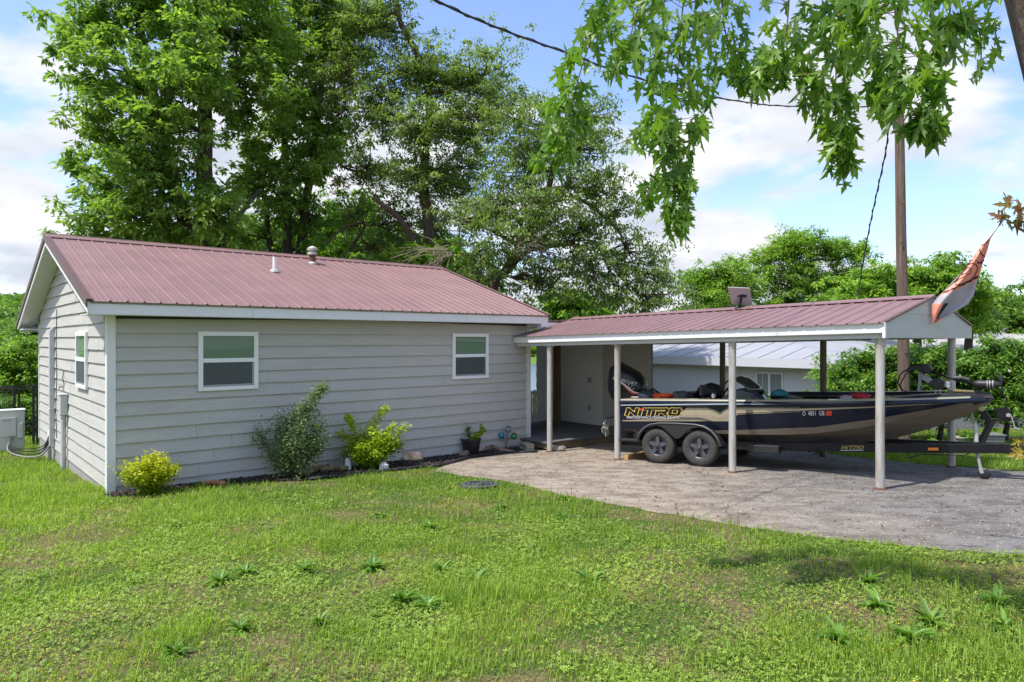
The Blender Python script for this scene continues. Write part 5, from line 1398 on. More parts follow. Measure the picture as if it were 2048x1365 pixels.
# cinder blocks
cb = mat('cinder_block', (.33, .31, .25), .95, var=.3, vscale=6, bump=.7, bscale=50)
def cinder(c, ang, label, half=False, lift=0):
    f = Frame(on(c, lift), (math.cos(ang), math.sin(ang), 0), (-math.sin(ang), math.cos(ang), 0)); L_ = .20 if half else .40
    r_ = empty('cinder_block', label, 'cinder block', frame=f)
    mb = MB(); t = .032
    # lying on its side, cores facing the viewer: webs run back
    mb.box(0, L_, 0, .2, 0, t); mb.box(0, L_, 0, .2, .19 - t, .19)
    for x in ([0, L_ - t] if half else [0, .184, L_ - t]): mb.box(x, x + t, .001, .199, t, .19 - t)
    mb.build('block', cb, r_, bevel=.005); return r_
_a = G(1039, 901); _b = G(1064, 908); cinder(_a, math.atan2(_b.y - _a.y, _b.x - _a.x), 'hollow concrete block under the deck corner, left of the first carport post')
# small broken block right of the post
mb = MB(); f = Frame(on(G(1106, 905)), (math.cos(.1), math.sin(.1), 0), (-math.sin(.1), math.cos(.1), 0))
o = lump('concrete_chunk', on(G(1117, 903), .06), (.17, .10, .085), cb, 'mossy broken concrete chunk right of the first carport post', 'concrete chunk', frame=Frame((0, 0, 0), (1, 0, 0), (0, 1, 0)), seed=31, rough=.2)
# candle stake with three glass cups
_s = FH.to_world(FH.ray(1013, 893, 1, -.16)); g = Vector((_s.x, _s.y, plane_z(_s.x, _s.y)))
stake = empty('garden_stake', 'wire garden stake holding three coloured glass cups beside the deck', 'garden stake', loc=g)
def lp(px, py): return P(px, py, g.y) - g
mb = MB(); mb.tube([(0, 0, 0), lp(1014, 872), lp(1017, 862)], .007, 6); mb.tube([(0, 0, 0), lp(1008, 880), lp(1003, 872)], .006, 6); mb.tube([lp(1014, 884), lp(1020, 876), lp(1027, 873)], .006, 6)
mb.build('wire_stem', M['blk_metal'], stake)
for (px, py, col, lab) in ((1016.5, 862, (.20, .24, .25), 'smoky grey glass cup'), (1003, 874, (.0, .22, .27), 'turquoise glass cup'), (1028, 876, (.03, .20, .06), 'green glass cup')):
    c = lp(px, py); mb = MB(); ti = (.12, -.2, 1) if px > 1010 else (-.05, 0, 1)
    mb.lathe([(.02, -.07), (.06, -.055), (.074, -.01), (.070, .04), (.060, .062), (.052, .062), (.060, .03), (.05, -.04), (.0, -.05)], c + Vector((0, 0, .03)), ti, n=22)
    cup = mb.build('glass_cup', mat(lab.replace(' ', '_'), col, .12, coat=.6, bump=.3, bscale=50), stake, smooth=True); tag(cup, lab)
    if px > 1010:
        mb = MB(); mb.lathe([(.050, .066), (.0, .066)], c + Vector((0, 0, .03)), ti, n=18); mb.build('candle', mat('dark_red_wax' , (.16, .01, .015), .4), cup)
# septic lid
g = lid_c; mb = MB(); f = Vector((-.0138, .047, 1)).normalized()
mb.lathe([(.29, -.03), (.30, .0), (.30, .022), (.28, .032), (.25, .030), (.0, .034)], g + Vector((0, 0, .03)), f, n=40)
lid = mb.build('septic_lid', mat('lid_grey', (.075, .08, .09), .55, var=.3, vscale=6, bump=.2), smooth=True, autosmooth=30); tag(lid, 'round dark grey plastic septic lid at the edge of lawn and driveway', 'lid')
mb = MB()
for k in range(3): mb.tube([g + Vector((r * math.cos(a), r * math.sin(a), .068 - (.0138 * -r * math.cos(a)) - .047 * r * math.sin(a))) for r in (.08 + .07 * k,) for a in [i * math.pi / 20 for i in range(41)]], .004, 4, cap=False)
mb.build('lid_ribs', M['blk_plastic'], lid).matrix_world = Matrix.Identity(4)

# ------------------------------------------------------------------ satellite panel on the carport ridge
sp = empty('satellite_dish', 'flat grey rectangular satellite internet dish on a short mast on the carport ridge', 'satellite dish', loc=P(1478, 616, 13.8))
so = Vector(sp.location)
c4 = [P(1456, 575, 13.55) - so, P(1500, 577, 13.68) - so, P(1506, 612, 13.95) - so, P(1465, 610, 13.82) - so]
nn = (c4[1] - c4[0]).cross(c4[3] - c4[0]).normalized()
mb = MB(); mb.prism(c4, nn * -.03 if nn.y < 0 else nn * .03); mb.build('panel', mat('dish_grey', (.40, .36, .36), .5), sp, bevel=.008)
mb = MB(); mc = (c4[0] + c4[1] + c4[2] + c4[3]) / 4; fr = nn * (.03 if nn.y < 0 else -.03)
mb.bar(mc + fr * .3 + Vector((-.09, 0, .03)), mc + fr * .3 + Vector((.10, 0, .01)), .05, .05); mb.bar(mc + fr, mc + Vector((-.03, .02, -.16)) + fr, .04, .04); mb.tube([mc + Vector((-.03, .02, -.16)) + fr, Vector((0, 0, -.03))], .018, 8); mb.build('mast', M['blk_metal'], sp)
cc = mb

# ------------------------------------------------------------------ flag on the carport gable
fo = FC.to_world((RU, EX0 - .03, ZRc - .03))
flag = empty('flag', 'coral and grey flag hanging limp on a pole from the carport gable peak', 'flag', loc=fo)
fl_ = lambda px, py, Y: P(px, py, Y) - fo
mb = MB(); mb.tube([fl_(1868, 605, 11.15), fl_(1930, 540, 10.9), fl_(2012, 432, 10.6)], .013, 8); mb.build('flagpole', M['galv'], flag, smooth=True)
Lf = [(1992, 459), (1982, 472), (1962, 492), (1942, 520), (1922, 548), (1905, 569), (1889, 583), (1874, 596), (1864, 610), (1864, 628), (1868, 648)]
Rt = [(2012, 434), (1998, 452), (1981, 478), (1975, 500), (1968, 520), (1960, 545), (1954, 563), (1948, 590), (1936, 609), (1904, 628), (1868, 648)]
def lerp_line(L_, t):
    t = t * (len(L_) - 1); i = min(int(t), len(L_) - 2); f = t - i; return (L_[i][0] * (1 - f) + L_[i + 1][0] * f, L_[i][1] * (1 - f) + L_[i + 1][1] * f)
def cloth(s, w_, off=0.0):
    a = lerp_line(Lf, s); b = lerp_line(Rt, s); px = a[0] + (b[0] - a[0]) * w_; py = a[1] + (b[1] - a[1]) * w_
    Y = 10.6 + .42 * s + .05 * math.sin(w_ * 8 + s * 4) * (.3 + s) + .022 * math.sin(w_ * 19 + 2 + 5 * s) * s + .12 * (w_ - .5) ** 2
    return fl_(px, py, Y - off)
coral = mat('coral_cloth', (.85, .31, .22), .8); greyc = mat('grey_cloth', (.42, .40, .42), .8, var=.1, vscale=5); blkc = mat('black_cloth', (.03, .025, .03), .85)
mb = MB(); NS, NW = 60, 16
vs = [cloth(i / NS, j / NW) for i in range(NS + 1) for j in range(NW + 1)]; back_ = [cloth(i / NS, j / NW, -.006) for i in range(NS + 1) for j in range(NW + 1)]
fs = []; ms = []
for i in range(NS):
    for j in range(NW):
        a = i * (NW + 1) + j; fs.append((a, a + 1, a + NW + 2, a + NW + 1)); s = (i + .5) / NS; w_ = (j + .5) / NW
        sb = s + .08 * (w_ - .5)
        m_ = 0
        if s < .06: m_ = 0
        elif s < .13: m_ = 2
        elif sb < .565: m_ = 0
        elif sb < .60: m_ = 2
        elif sb < .625: m_ = 0
        else: m_ = 1
        if s > .78 and w_ < .45: m_ = 0 if w_ < .30 else 2
        if s > .95: m_ = 0
        ms.append(m_)
NV = len(vs); mb.v = [tuple(p) for p in vs + back_]; mb.f = fs + [tuple(NV + i for i in f[::-1]) for f in fs]; mb.m = ms + ms
fc = mb.build('cloth', [coral, greyc, blkc], flag, smooth=True, fix=False)
def draw(px_pts, wd=.011):
    wd *= .72
    # ink line on the cloth from picture coordinates
    out_ = []
    for (px, py) in px_pts:
        best = None
        for i in range(0, 61):
            for j in range(0, 13):
                q = cloth(i / 60, j / 12, .006); wq = q + fo; x = 1024 + FPX * wq.x / wq.y; y = 680 - FPX * (wq.z - EYE) / wq.y; d = (x - px) ** 2 + (y - py) ** 2
                if best is None or d < best[0]: best = (d, i / 60, j / 12)
        out_.append((best[1], best[2]))
    pts = []
    for a, b in zip(out_, out_[1:]):
        for k in range(3): t = k / 3; pts.append(cloth(a[0] * (1 - t) + b[0] * t, a[1] * (1 - t) + b[1] * t, .008))
    pts.append(cloth(*out_[-1], .008))
    mb = MB(); mb.tube(pts, wd, 4); mb.build('emblem_line', blkc, fc)
S = lambda *p: [(1780 + a / 4.549, 400 + b / 4.549) for a, b in p]
draw(S((655, 685), (665, 650), (700, 615), (740, 625)), .007); draw(S((655, 688), (690, 670), (732, 628)), .007)
draw(S((568, 745), (590, 705), (640, 640), (690, 590), (750, 570), (795, 585), (805, 620), (770, 690), (700, 745), (630, 770), (585, 768)), .009)
draw(S((700, 575), (740, 550), (800, 555)), .006); draw(S((795, 570), (825, 575), (858, 540)), .014)
draw(S((812, 445), (820, 470), (860, 520)), .012); draw(S((765, 500), (775, 525), (762, 495)), .006)
draw(S((833, 415), (860, 405), (905, 365)), .012)
draw(S((575, 748), (620, 725), (690, 690), (735, 660), (748, 625)), .007)

# ------------------------------------------------------------------ utility pole and wires
up = P(1806, 680, 15.8); pole = empty('utility_pole', 'tall weathered brown wooden utility pole behind the carport', 'utility pole', loc=(up.x, up.y, gz(up.x, up.y)))
pm = mat('pole_wood', (.20, .145, .105), .9, col2=(.10, .07, .05), vscale=2.5, stretch=(5, 5, .35), bump=.9, bscale=14)
mb = MB(); zt = P(1800, 196, 15.8).z - pole.location.z
mb.tube([(.03, 0, -.3), (.02, 0, 1), (0, 0, 3), (-.045, 0, zt * .6), (-.09, 0, zt)], [.130, .128, .122, .11, .095], 20); mb.build('shaft', pm, pole, smooth=True, autosmooth=60)
for (px, py) in ((1802, 409), (1806, 545), (1806, 706), (1800, 280), (1797, 487)):
    q = P(px, py, 15.8) - pole.location; mb = MB(); mb.lathe([(.035, 0), (.030, .012), (.012, .014)], q + Vector((0, -.135, 0)), (0, -1, 0), n=10); mb.build('bolt', M['rust'], pole)
mb = MB(); mb.lathe([(.03, -.05), (.045, -.02), (.03, 0), (.045, .03), (.02, .05)], (-.20, -.05, zt - .35), n=12); mb.bar((-.2, -.05, zt - .42), (-.05, 0, zt - .42), .04, .04); mb.build('insulator', M['galv'], pole, smooth=True)
def wire(name, pts, r, label, twist=True):
    P_ = [Vector(p) for p in pts]; sp_ = []
    for i in range(len(P_) - 1):
        p0 = P_[max(0, i - 1)]; p1 = P_[i]; p2 = P_[i + 1]; p3 = P_[min(len(P_) - 1, i + 2)]
        for j in range(14):
            t = j / 14; sp_.append(.5 * ((2 * p1) + (p2 - p0) * t + (2 * p0 - 5 * p1 + 4 * p2 - p3) * t * t + (3 * p1 - p0 - 3 * p2 + p3) * t ** 3))
    sp_.append(P_[-1]); mb = MB(); mb.tube(sp_, r, 6)
    if twist:
        t2 = [p + Vector((math.sin(i * 1.1), math.cos(i * 1.1) * .3, math.cos(i * 1.1))) * r * 1.5 for i, p in enumerate(sp_)]; mb.tube(t2, r * .7, 5)
    return tag(mb.build(name, M['blk_plastic'], smooth=True), label, 'cable')
wire('service_cable', [P(640, -130, 5.2), P(870, 0, 6.2), P(1000, 58, 6.9), P(1130, 105, 7.7), P(1260, 152, 8.8), P(1400, 189, 10.3), P(1500, 206, 11.8), P(1560, 212, 12.8), P(1680, 215, 14.6), P(1796, 210, 15.7)], .011, 'thick black overhead service cable sagging from upper left to the utility pole')
wire('drop_cable', [P(1790, 215, 15.6), P(1779, 240, 15.9), P(1772, 300, 16.6), P(1755, 380, 17.8), P(1740, 450, 19), P(1727, 520, 20.5), P(1716, 590, 22)], .016, 'thin black cable hanging from the utility pole down towards the trees behind', twist=True)

# ------------------------------------------------------------------ neighbour's buildings
n1 = empty('neighbour_house', 'pale lavender-grey house with white metal roof behind the carport and boat', 'house', frame=Frame((9.0, 20.0, -1.05), U, V))
ZN = -.58 + 1.8 + 1.05 - .12
blockm = mat('painted_block', (.60, .60, .66), .8, bump=.15, bscale=14, stretch=(1, 1, 3))
mb = MB(); mb.box(0, 8, 0, 9, -.6, ZN); 
mb.build('wall', blockm, n1)
mb = MB(); mb.prism([(-.45, -.6, ZN + .12), (-.45, 10, ZN + .12), (3.6, 10, ZN + .95), (3.6, 3.4, ZN + .95)], (0, 0, .02))
mb.prism([(-.45, -.6, ZN + .12), (3.6, 3.4, ZN + .95), (8.5, 3.4, ZN + .95), (8.5, -.6, ZN + .12)], (0, 0, .02))
mb.prism([(8.5, -.6, ZN + .10), (8.5, 3.4, ZN + .93), (8.5, 10, ZN + .1)], (.02, 0, 0))
whr = mat('white_metal_roof', (.33, .34, .365), .6, var=.15, vscale=.8)
mb.build('roof', whr, n1)
mb = MB()
for i in range(15):
    t = -.4 + i * .7; mb = MB()
    if t > 3.4: mb.bar((-.45, t, ZN + .15), (3.6, t, ZN + .98), .03, .02)
    else: k = (t + .6) / 4.0; mb.bar((-.45, t, ZN + .15), (-.45 + 4.05 * k, t, ZN + .15 + .83 * k), .03, .02)
    mb.build('roof_rib', whr, n1)
mb = MB(); mb.box(-.47, -.43, -.62, 10, ZN - .13, ZN + .13); mb.box(-.43, 8.4, -.64, -.60, ZN - .13, ZN + .13); mb.box(-.43, 0, -.6, 10, ZN - .02, ZN + .0); mb.build('fascia', mat('grey_fascia', (.55, .56, .60), .5), n1)
FN = Frame((9.0, 20.0, -1.05), U, V)
a = FN.ray(1512, 744, 0, -.01); b = FN.ray(1567, 744, 0, -.01); zb = FN.ray(1540, 792, 0, -.01).z
mb = MB(); y1, y0 = a.y, b.y; z1 = a.z
for (ya, yb, za, zb_) in ((y0, y1, z1 - .05, z1), (y0, y0 + .05, zb, z1 - .05), (y1 - .05, y1, zb, z1 - .05), ((y0 + y1) / 2 - .03, (y0 + y1) / 2 + .03, zb, z1 - .05)): mb.box(-.04, -.002, ya, yb, za, zb_)
nw = mb.build('window', M['trim'], n1)
mb = MB(); mb.box(-.012, -.003, y0 + .05, y1 - .05, zb, z1 - .05)
cur = mat('curtained_glass', (.30, .33, .33), .25, coat=.8, var=.25, vscale=5, stretch=(1, 9, .3)); mb.build('pane', cur, nw)
mb = MB(); mb.tube([(-.46, y0 + .7, ZN - .1), (-.06, y0 + .68, ZN - .16), (-.03, y0 + .67, ZN - .5), (-.03, y0 + .67, ZN - 1.2)], .008, 5); mb.build('cable', M['vinyl'], n1)
# second roof with chimney farther right
n2 = empty('back_house', 'low house with weathered white roof and white painted chimney, far right behind the hedge', 'house', frame=Frame((19.5, 30, -1.6), (1, .1, 0), (-.1, 1, 0)))
mb = MB(); mb.box(-8, 14, 0, 8, -1.5, 2.6); mb.build('wall', blockm, n2)
oldr = mat('old_white_roof', (.42, .42, .42), .6, col2=(.28, .26, .24), vscale=2.5, stretch=(1, .3, 1))
mb = MB(); mb.prism([(-8.6, -.7, 2.62), (-8.6, 4, 3.72), (-8.6, 8.7, 2.62)], (23.2, 0, 0)); mb.build('roof', oldr, n2)
mb = MB(); mb.box(-8.62, 14.62, -.74, -.705, 2.45, 2.68); mb.build('fascia', M['trim'], n2)
cp_ = Frame((19.5, 30, -1.6), (1, .1, 0), (-.1, 1, 0)); a = cp_.ray(1942, 660, 1, 2.4); b = cp_.ray(2010, 660, 1, 2.4); top_ = cp_.ray(1975, 658, 1, 2.4).z
mb = MB(); mb.box(a.x, b.x, 2.4, 3.2, 3.0, top_); mb.box(a.x - .04, b.x + .04, 2.36, 3.24, top_ + .001, top_ + .07); mb.build('chimney', mat('painted_brick', (.62, .62, .60), .8, bump=.4, bscale=20, stretch=(1, 1, 3)), n2)
# garden things under the hedge
g = G(1992, 900); FT = Frame((g.x + 1.0, 14.6, gz(g.x, 14.6)), (1, -.1, 0), (.1, 1, 0))
c = P(1988, 900, 14.6); FT = Frame((c.x, 14.6, gz(c.x, 14.6)), (1, -.1, 0), (.1, 1, 0))
tub = empty('storage_tub', 'grey ribbed plastic storage tub standing on the grass behind the trailer winch', 'tub', frame=FT)
mb = MB(); mb.hexa([(-.17, 0, 0), (.19, 0, 0), (.19, .3, 0), (-.17, .3, 0), (-.20, -.02, .30), (.22, -.02, .30), (.22, .32, .30), (-.20, .32, .30)]); mb.build('body', mat('tub_grey', (.14, .145, .15), .5), tub, bevel=.01)
mb = MB(); mb.box(-.215, .235, -.035, .335, .30, .325)
for k in range(4): mb.box(-.185, .205, -.022, -.012 + 0, .05 + .06 * k, .062 + .06 * k)
mb.build('rim', mat('tub_rim', (.17, .175, .18), .5), tub)
c = P(1934, 895, 14.8); FT = Frame((c.x, 14.8, gz(c.x, 14.8)), (1, 0, 0), (0, 1, 0))
tr = empty('stone_trough', 'pale concrete planter box on the grass left of the grey tub', 'planter', frame=FT)
mb = MB(); mb.box(-.2, .22, 0, .25, 0, .22); tb = mb.build('body', cb, tr, bevel=.01); mb = MB(); mb.box(-.22, .24, -.02, .27, .221, .25); mb.build('rim', cb, tr, bevel=.006)
# garden wall / shed low behind hedge
c = P(1960, 880, 19.5)
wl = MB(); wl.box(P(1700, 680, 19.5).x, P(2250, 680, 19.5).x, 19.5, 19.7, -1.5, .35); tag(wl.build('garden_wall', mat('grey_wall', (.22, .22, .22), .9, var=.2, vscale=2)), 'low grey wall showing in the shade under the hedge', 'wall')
# ------------------------------------------------------------------ foliage
def smooth_path(pts, n=6):
    P_ = [Vector(p) for p in pts]; o = []
    for i in range(len(P_) - 1):
        p0 = P_[max(0, i - 1)]; p1 = P_[i]; p2 = P_[i + 1]; p3 = P_[min(len(P_) - 1, i + 2)]
        for j in range(n):
            t = j / n; o.append(.5 * ((2 * p1) + (p2 - p0) * t + (2 * p0 - 5 * p1 + 4 * p2 - p3) * t * t + (3 * p1 - p0 - 3 * p2 + p3) * t ** 3))
    o.append(P_[-1]); return o
def leaf_quads(C, size, rnd, droop=.4, aspect=.42, up_bias=.6, rg=rng, D=None):
    """C (n,3) leaf centres -> rhombus leaves; D optional directions"""
    n = len(C)
    if D is None:
        a = rg.uniform(0, 6.283, n); el = rg.normal(-droop, .35, n)
        d = np.stack([np.cos(a) * np.cos(el), np.sin(a) * np.cos(el), np.sin(el)], 1)
    else:
        d = D + rg.normal(0, .28, (n, 3)); d /= np.linalg.norm(d, axis=1)[:, None] + 1e-9
    r = rg.normal(0, 1, (n, 3)); r[:, 2] *= .4
    s = np.cross(d, r * (1 if D is None else .55) + np.array([0, 0, up_bias * 2])); s /= np.linalg.norm(s, axis=1)[:, None] + 1e-9
    l = size * rg.uniform(.65, 1.35, n)
    v = np.empty((n, 4, 3)); w_ = (l * aspect)[:, None]
    v[:, 0] = C - d * l[:, None] * .5; v[:, 1] = C - s * w_ * .5 - d * (l * .06)[:, None]; v[:, 2] = C + d * l[:, None] * .5; v[:, 3] = C + s * w_ * .5 - d * (l * .06)[:, None]
    return v.reshape(-1, 3), np.arange(n * 4).reshape(n, 4), np.repeat(rnd, 4)
barkm = mat('tree_bark', (.085, .070, .055), .95, col2=(.03, .024, .02), vscale=3, stretch=(5, 5, .7), bump=1.0, bscale=9)
barkb = mat('brown_tree_bark', (.14, .095, .065), .95, col2=(.055, .037, .026), vscale=3, stretch=(5, 5, .7), bump=1.0, bscale=9)
LM = {
 'maple': leaf_mat('maple_leaves', (.095, .175, .038), (.27, .41, .09), .52, gloss=.42),
 'elm': leaf_mat('elm_leaves', (.09, .150, .045), (.25, .34, .11), .50, gloss=.42),
 'bright': leaf_mat('bright_leaves', (.085, .185, .018), (.30, .47, .06), .42, gloss=.5),
 'mid': leaf_mat('mid_leaves', (.050, .125, .018), (.20, .34, .05), .4, gloss=.5),
 'hedge': leaf_mat('hedge_leaves', (.045, .115, .014), (.22, .38, .06), .38, gloss=.35),
}
def tree(name, label, cat, Y, trunks, blobs, nclus, per, lsize, lmat, bark, crad=.45, seed=1, group=None, droop=.4, shell=.5, spread=1.0, trunk_base=True, flat=.6, twigs=True, aspect=.46, scat=.95):
    """trunks: list of ([(px,py[,dY])...], r0, r1) ; blobs: (px,py,rx,ry,dY) in picture px at distance Y"""
    r_ = random.Random(seed); rg = np.random.default_rng(seed)
    base = P(*trunks[0][0][0][:2], Y + (trunks[0][0][0][2] if len(trunks[0][0][0]) > 2 else 0)); bz = gz(base.x, base.y)
    root = empty(name, label, cat, loc=(base.x, base.y, bz), group=group); o = Vector((base.x, base.y, bz))
    tm_ = MB(); allpts = []
    for ti, (pts, r0, r1) in enumerate(trunks):
        Q = [P(p[0], p[1], Y + (p[2] if len(p) > 2 else 0)) - o for p in pts]
        if ti == 0 and trunk_base and Q[0].z > .3: Q = [Vector((Q[0].x - (Q[1].x - Q[0].x) * .2, Q[0].y, -.2))] + Q
        S_ = smooth_path(Q, 6); n = len(S_)
        S_ = [p + Vector((r_.uniform(-1, 1), r_.uniform(-1, 1), 0)) * r0 * .12 for p in S_]
        rad = [r0 + (r1 - r0) * (i / (n - 1)) ** .8 for i in range(n)]
        tm_.tube(S_, rad, 10); allpts += [(p, rr) for p, rr in zip(S_[n // 5:], rad[n // 5:])]
    CL = []; wts = [ (b[2] * b[3]) ** .75 for b in blobs]; tw = sum(wts)
    for b, w_ in zip(blobs, wts):
        c = P(b[0], b[1], Y + b[4]) - o; rx = b[2] / FPX * Y; rz = b[3] / FPX * Y; ry = (rx + rz) / 2 * spread
        k = int(nclus * w_ / tw)
        # a limb from the nearest trunk point to the blob
        tp_, tr = min(allpts, key=lambda q: (q[0] - c).length + max(0, q[0].z - c.z) * 1.2)
        mid = tp_.lerp(c, .5) + Vector((0, 0, -.08 * (c - tp_).length)); L_ = smooth_path([tp_, mid, c], 5); rl = min(tr * .6, .035 + .018 * (c - tp_).length)
        tm_.tube([p + Vector((r_.uniform(-1, 1), r_.uniform(-1, 1), r_.uniform(-1, 1))) * .04 for p in L_], [rl * (1 - .75 * i / (len(L_) - 1)) for i in range(len(L_))], 6)
        sub_ = []
        for j in range(k):
            if j % 6 == 0 or not sub_:
                v = Vector((r_.gauss(0, 1), r_.gauss(0, 1), r_.gauss(0, 1))).normalized() * (r_.random() ** (shell) if r_.random() < .75 else r_.random())
                qc = c + Vector((v.x * rx, v.y * ry, v.z * rz)); sub_ = [qc]; outw = Vector((v.x, v.y, v.z * .3 - .12 * droop))
            q = qc + outw * r_.uniform(-.9, .7) * crad * 2.2 + Vector((r_.gauss(0, 1), r_.gauss(0, 1), r_.gauss(0, .55))) * crad * scat; CL.append(q)
            if twigs and r_.random() < .30:
                s_ = L_[r_.randrange(2, len(L_))]; m_ = s_.lerp(q, .55) + Vector((0, 0, -.05 * (q - s_).length)); tm_.tube([s_, m_, q], [.022, .014, .006], 4, cap=False)
    tm_.build('trunk', bark, root, smooth=True, fix=False)
    CL = np.array([tuple(q) for q in CL]); n = len(CL)
    dv = rg.normal(0, 1, (n, per, 3)); dv /= np.linalg.norm(dv, axis=2)[:, :, None]; dv[:, :, 2] = dv[:, :, 2] * .55 - droop * .25
    cr = crad * rg.uniform(.6, 1.25, n)
    off = dv * (rg.random((n, per, 1)) ** .6) * cr[:, None, None] * 1.1
    D_ = dv.copy(); D_[:, :, 2] -= droop; D_ = D_.reshape(-1, 3)
    C = (CL[:, None] + off).reshape(-1, 3)
    rnd = np.clip(np.repeat(rg.normal(.48, .17, n), per) + rg.normal(0, .17, n * per), 0, 1)
    v, f, a = leaf_quads(C, lsize, rnd, droop=droop, rg=rg, D=D_, aspect=aspect)
    npmesh('foliage', v, f, 4, LM[lmat] if isinstance(lmat, str) else lmat, {'rnd': a}, root)
    return root
tree('maple_tree', 'big broad maple behind the house, leftmost of the tall trees', 'tree', 21,
     [([(362, 520), (368, 430), (345, 360), (320, 250, .3), (290, 120, .5), (270, -40, .8)], .30, .12), ([(392, 520, .4), (405, 440, .3), (408, 330, .2), (412, 200), (425, 80), (430, -60)], .30, .16), ([(440, 500, .5), (480, 430, .6), (520, 380, 1)], .12, .05)],
     [(190, 50, 75, 75, 0), (250, 140, 90, 90, -1.5), (230, 290, 85, 70, -1), (300, 20, 90, 80, 0), (330, 210, 100, 90, -2), (220, 400, 70, 60, -1), (320, 340, 90, 80, -2), (300, 440, 90, 60, -1.5), (420, 60, 110, 90, 0), (400, -60, 230, 80, 0), (480, 180, 90, 90, 0), (430, 420, 70, 60, -1.5), (500, 60, 80, 90, 1), (150, 340, 30, 25, 0), (150, 170, 35, 30, 0), (190, 490, 35, 30, -1), (380, 130, 80, 90, -2), (240, 490, 60, 30, 0), (350, 490, 90, 30, 0)],
     1750, 40, .18, 'maple', barkm, .34, seed=3, shell=.35)
tree('maple_tree', 'second maple behind the house, between the big left maple and the dark elm', 'tree', 25,
     [([(575, 530), (575, 440), (570, 300), (560, 120)], .22, .10), ([(600, 530), (610, 420), (625, 330), (640, 200), (650, 60)], .2, .08), ([(545, 520), (535, 450), (525, 380)], .14, .06), ([(620, 240, .2), (670, 200), (720, 160)], .08, .03)],
     [(560, 100, 90, 100, 0), (640, 60, 90, 90, 0), (560, 250, 90, 80, -1), (620, 200, 80, 80, 0), (610, 330, 90, 70, -1), (520, 350, 70, 70, -1), (580, 440, 90, 60, 0), (660, 300, 50, 50, 0), (600, -40, 170, 70, 0), (690, 120, 60, 70, 0), (500, 470, 60, 40, 0), (640, 430, 50, 50, 0)],
     1000, 40, .19, 'maple', barkm, .36, seed=5, shell=.35)
tree('elm_tree', 'tall dark small-leaved elm with a brown trunk behind the middle of the house', 'tree', 24,
     [([(865, 560), (860, 470), (848, 380), (852, 290), (860, 200), (835, 110), (800, 40), (790, -40)], .24, .08), ([(840, 505, -.5), (800, 440, -.8), (745, 395, -1)], .13, .07), ([(850, 300), (790, 230, -.3), (715, 215, -.6)], .12, .04), ([(850, 330), (780, 350), (700, 340), (670, 320)], .09, .03), ([(700, 500, 1), (730, 450, .5), (690, 455, 0), (650, 490, -.3)], .07, .03)],
     [(760, 60, 70, 60, 0), (700, 120, 60, 60, 0), (820, 140, 80, 60, 0), (900, 160, 90, 55, 0), (970, 150, 60, 60, 0), (760, 220, 80, 70, 0), (850, 250, 80, 60, -1), (930, 260, 70, 60, 0), (980, 220, 50, 50, 0), (740, 330, 60, 60, 0), (830, 350, 70, 50, -.5), (900, 360, 60, 50, 0), (720, 20, 70, 50, 0), (800, 440, 60, 50, 1), (880, 460, 50, 50, 1), (700, 430, 40, 40, 1), (770, 500, 70, 35, 2), (940, 330, 45, 40, 0), (660, 200, 50, 80, 1), (760, -30, 80, 40, 0), (820, 500, 60, 30, 2)],
     2450, 38, .115, 'elm', barkb, .30, seed=8, shell=.5, scat=1.7)
tree('leaning_elm_tree', 'leaning elm with forked trunk and drooping right side, behind the right end of the house', 'tree', 22,
     [([(985, 590), (1010, 545), (1035, 500), (1060, 460), (1090, 400), (1110, 330), (1130, 250)], .20, .07), ([(1012, 545), (1050, 505), (1090, 495), (1140, 490), (1200, 500)], .12, .04), ([(1040, 495), (1000, 470), (965, 455)], .10, .04), ([(1110, 380), (1180, 410), (1235, 460), (1245, 480)], .08, .03)],
     [(1100, 260, 70, 60, 0), (1160, 300, 70, 60, 0), (1050, 330, 70, 60, 0), (1190, 370, 60, 50, 0), (1010, 400, 70, 55, 0), (1090, 400, 80, 60, -1), (960, 440, 60, 50, 0), (1050, 470, 80, 50, -1), (1150, 460, 70, 50, 0), (1230, 420, 40, 35, 0), (960, 510, 50, 40, 0), (1080, 560, 70, 50, 0), (1180, 540, 70, 50, 0), (1260, 510, 55, 45, 0), (1240, 590, 60, 40, 0), (1305, 550, 40, 50, 0), (1310, 610, 40, 30, 0), (1160, 225, 50, 35, 0), (930, 560, 50, 30, 1), (1030, 240, 40, 40, 0)],
     1850, 34, .11, 'elm', barkb, .29, seed=12, shell=.5, scat=1.7, droop=.7)
r_ = random.Random(2)
# dry bare twigs in the leaning elm
tw = [(1080, 470), (1150, 440), (1180, 430)]
root_ = [o for o in bpy.data.objects if o.name.startswith('leaning_elm')][0]
for (sx, sy, n, dx) in ((1040, 500, 34, 1), (890, 500, 26, -.3)):
    bare = MB()
    for k in range(n):
        a = P(sx, sy, 20.8) + Vector((r_.uniform(-.3, .3), r_.uniform(-.5, .5), r_.uniform(-.2, .2)))
        L_ = r_.uniform(.8, 2.2); d = Vector((dx * r_.uniform(.5, 1.2), r_.uniform(-.3, .3), r_.uniform(-.5, .7) if dx > 0 else r_.uniform(-1, .2))).normalized()
        bare.tube([a - root_.location, a + d * L_ * .5 + Vector((0, 0, .05)) - root_.location, a + d * L_ + Vector((0, 0, -.15)) - root_.location], [.012, .009, .004], 4, cap=False)
    bare.build('bare_twigs', mat('dead_twig', (.22, .18, .13), .9), root_)
G1 = 'trees beyond the house and carport'
